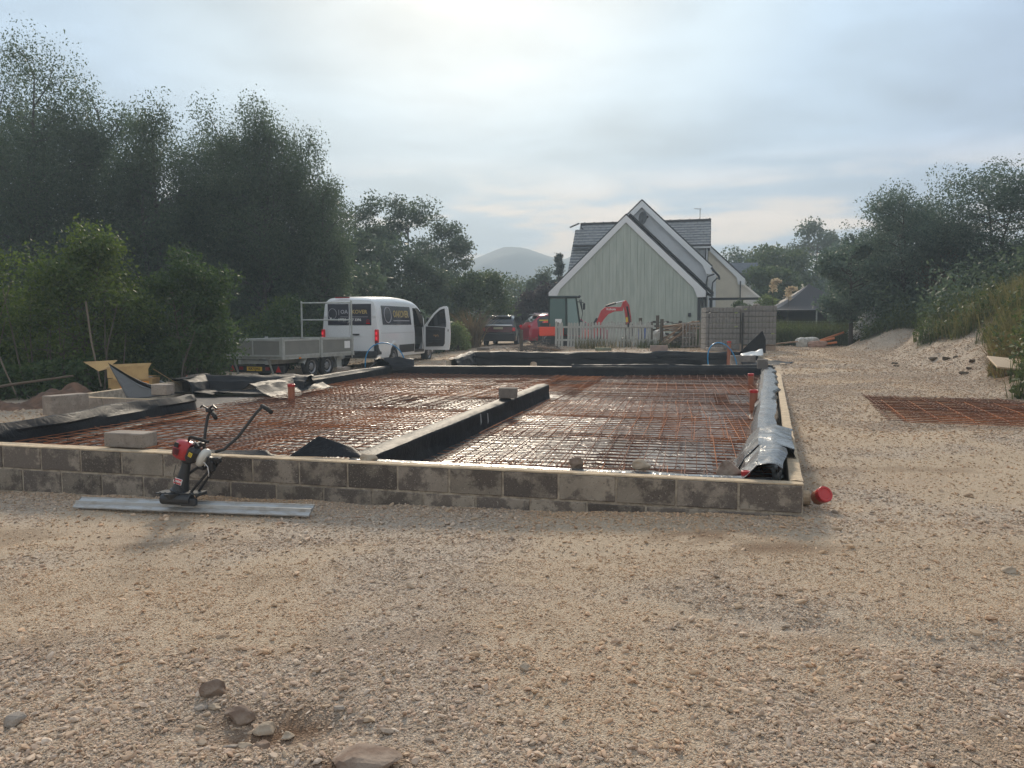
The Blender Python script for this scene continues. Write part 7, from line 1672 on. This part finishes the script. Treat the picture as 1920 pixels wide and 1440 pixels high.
# pampas plumes and a clipped shrub by the tent
plume = leaf_mat('pampas_plume', (.45, .36, .24), (.62, .52, .38), .35)
for k, (x, y, z_, lb) in enumerate([(13.9, 41.5, 3.2, 'tallest tan pampas plume left of the tent peak'), (14.9, 42, 2.8, 'lower pampas plume against the tent slope')]):
    w = thing('pampas_plume', lb, 'plant', (x, y, .5)); MB().mat(twig_m).tube([(0, 0, 0), (.03, 0, z_ - .4)], .02, 5).build('stem', None, w)
    r = np.random.RandomState(k); n = 260; tt = r.rand(n); P = np.stack([.03 + .3 * tt ** 2 + r.normal(0, .09, n), r.normal(0, .08, n), z_ - .45 + .6 * np.sin(tt * 2.2)], 1); V, F = leaf_cloud(P, .14 * np.ones(n), seed=k); np_mesh('plume', V, F, plume, parent=w)
tree('garden_shrub', 'green low shrub showing over the block packs', 12.0, 41, 1.9, 1.6, .3, 81, 3600, .11, lf_mid, twig_m, 'bush', cat='bush', limbs=14, cl=.18, tr=.03)
tree('garden_shrub', 'yellow green conical shrub left of the pampas plumes', 14.4, 44, 2.2, 1.8, .2, 82, 3600, .12, lf_light, twig_m, 'bush', cat='bush', limbs=14, cl=.18, tr=.03)
# tufts by brush pile and along walls
blades('weeds', 'weeds growing along the gate panel and timber pile', 6.6, 31.0, 1.6, .4, .4, 500, .008, gr_green, 21)
# ---------------------------------------------------------------- distant hill
hx = np.linspace(-520, 620, 150); prof_u = np.array([-600, -250, -120, -52, -38, -20, -5, 12, 30, 45, 60, 80, 120, 200, 400, 700]); prof_h = np.array([8, 14, 22, 42, 56, 64, 69, 67, 60, 57, 61, 59, 52, 38, 24, 10])
rows = []
for k in range(30):
    f = k / 29; row = []
    for x in hx:
        s_ = np.interp(x, prof_u, prof_h) * math.sin(math.pi * min(1, f * 1.0) * .5) ** .9 if f <= 1 else 0
        n_ = mnoise.fractal(Vector((x * .035, f * 3, 2)), 1, 2, 5) * 5.0 * math.sin(math.pi * f) if f < 1 else mnoise.fractal(Vector((x * .06, 3, 2)), 1, 2, 5) * 2.6
        row.append((x * .78, 440 + f * 120, 1 + (s_ + n_) * .80))
    rows.append(row)
rows.append([(x * .78, 700, 0) for x in hx])
hillm = M('hill_heather', (.045, .06, .05), .95, col2=(.07, .07, .06), scale=.02)
o = MB().mat(hillm).grid([r_[::-1] for r_ in rows]).build('distant_hill', None, smooth=True); tag(o, kind='structure')
# ---------------------------------------------------------------- haze
hm = bpy.data.materials.new('haze'); hm.use_nodes = True; nt = hm.node_tree; nt.nodes.clear()
pv = nt.nodes.new('ShaderNodeVolumePrincipled'); pv.inputs['Color'].default_value = (.70, .86, 1, 1); pv.inputs['Density'].default_value = .0022; pv.inputs['Anisotropy'].default_value = .15
ou = nt.nodes.new('ShaderNodeOutputMaterial'); nt.links.new(pv.outputs[0], ou.inputs['Volume'])
o = MB().mat(hm).box((0, 600, 31.5), (3400, 2400, 71)).build('haze'); tag(o, kind='stuff')
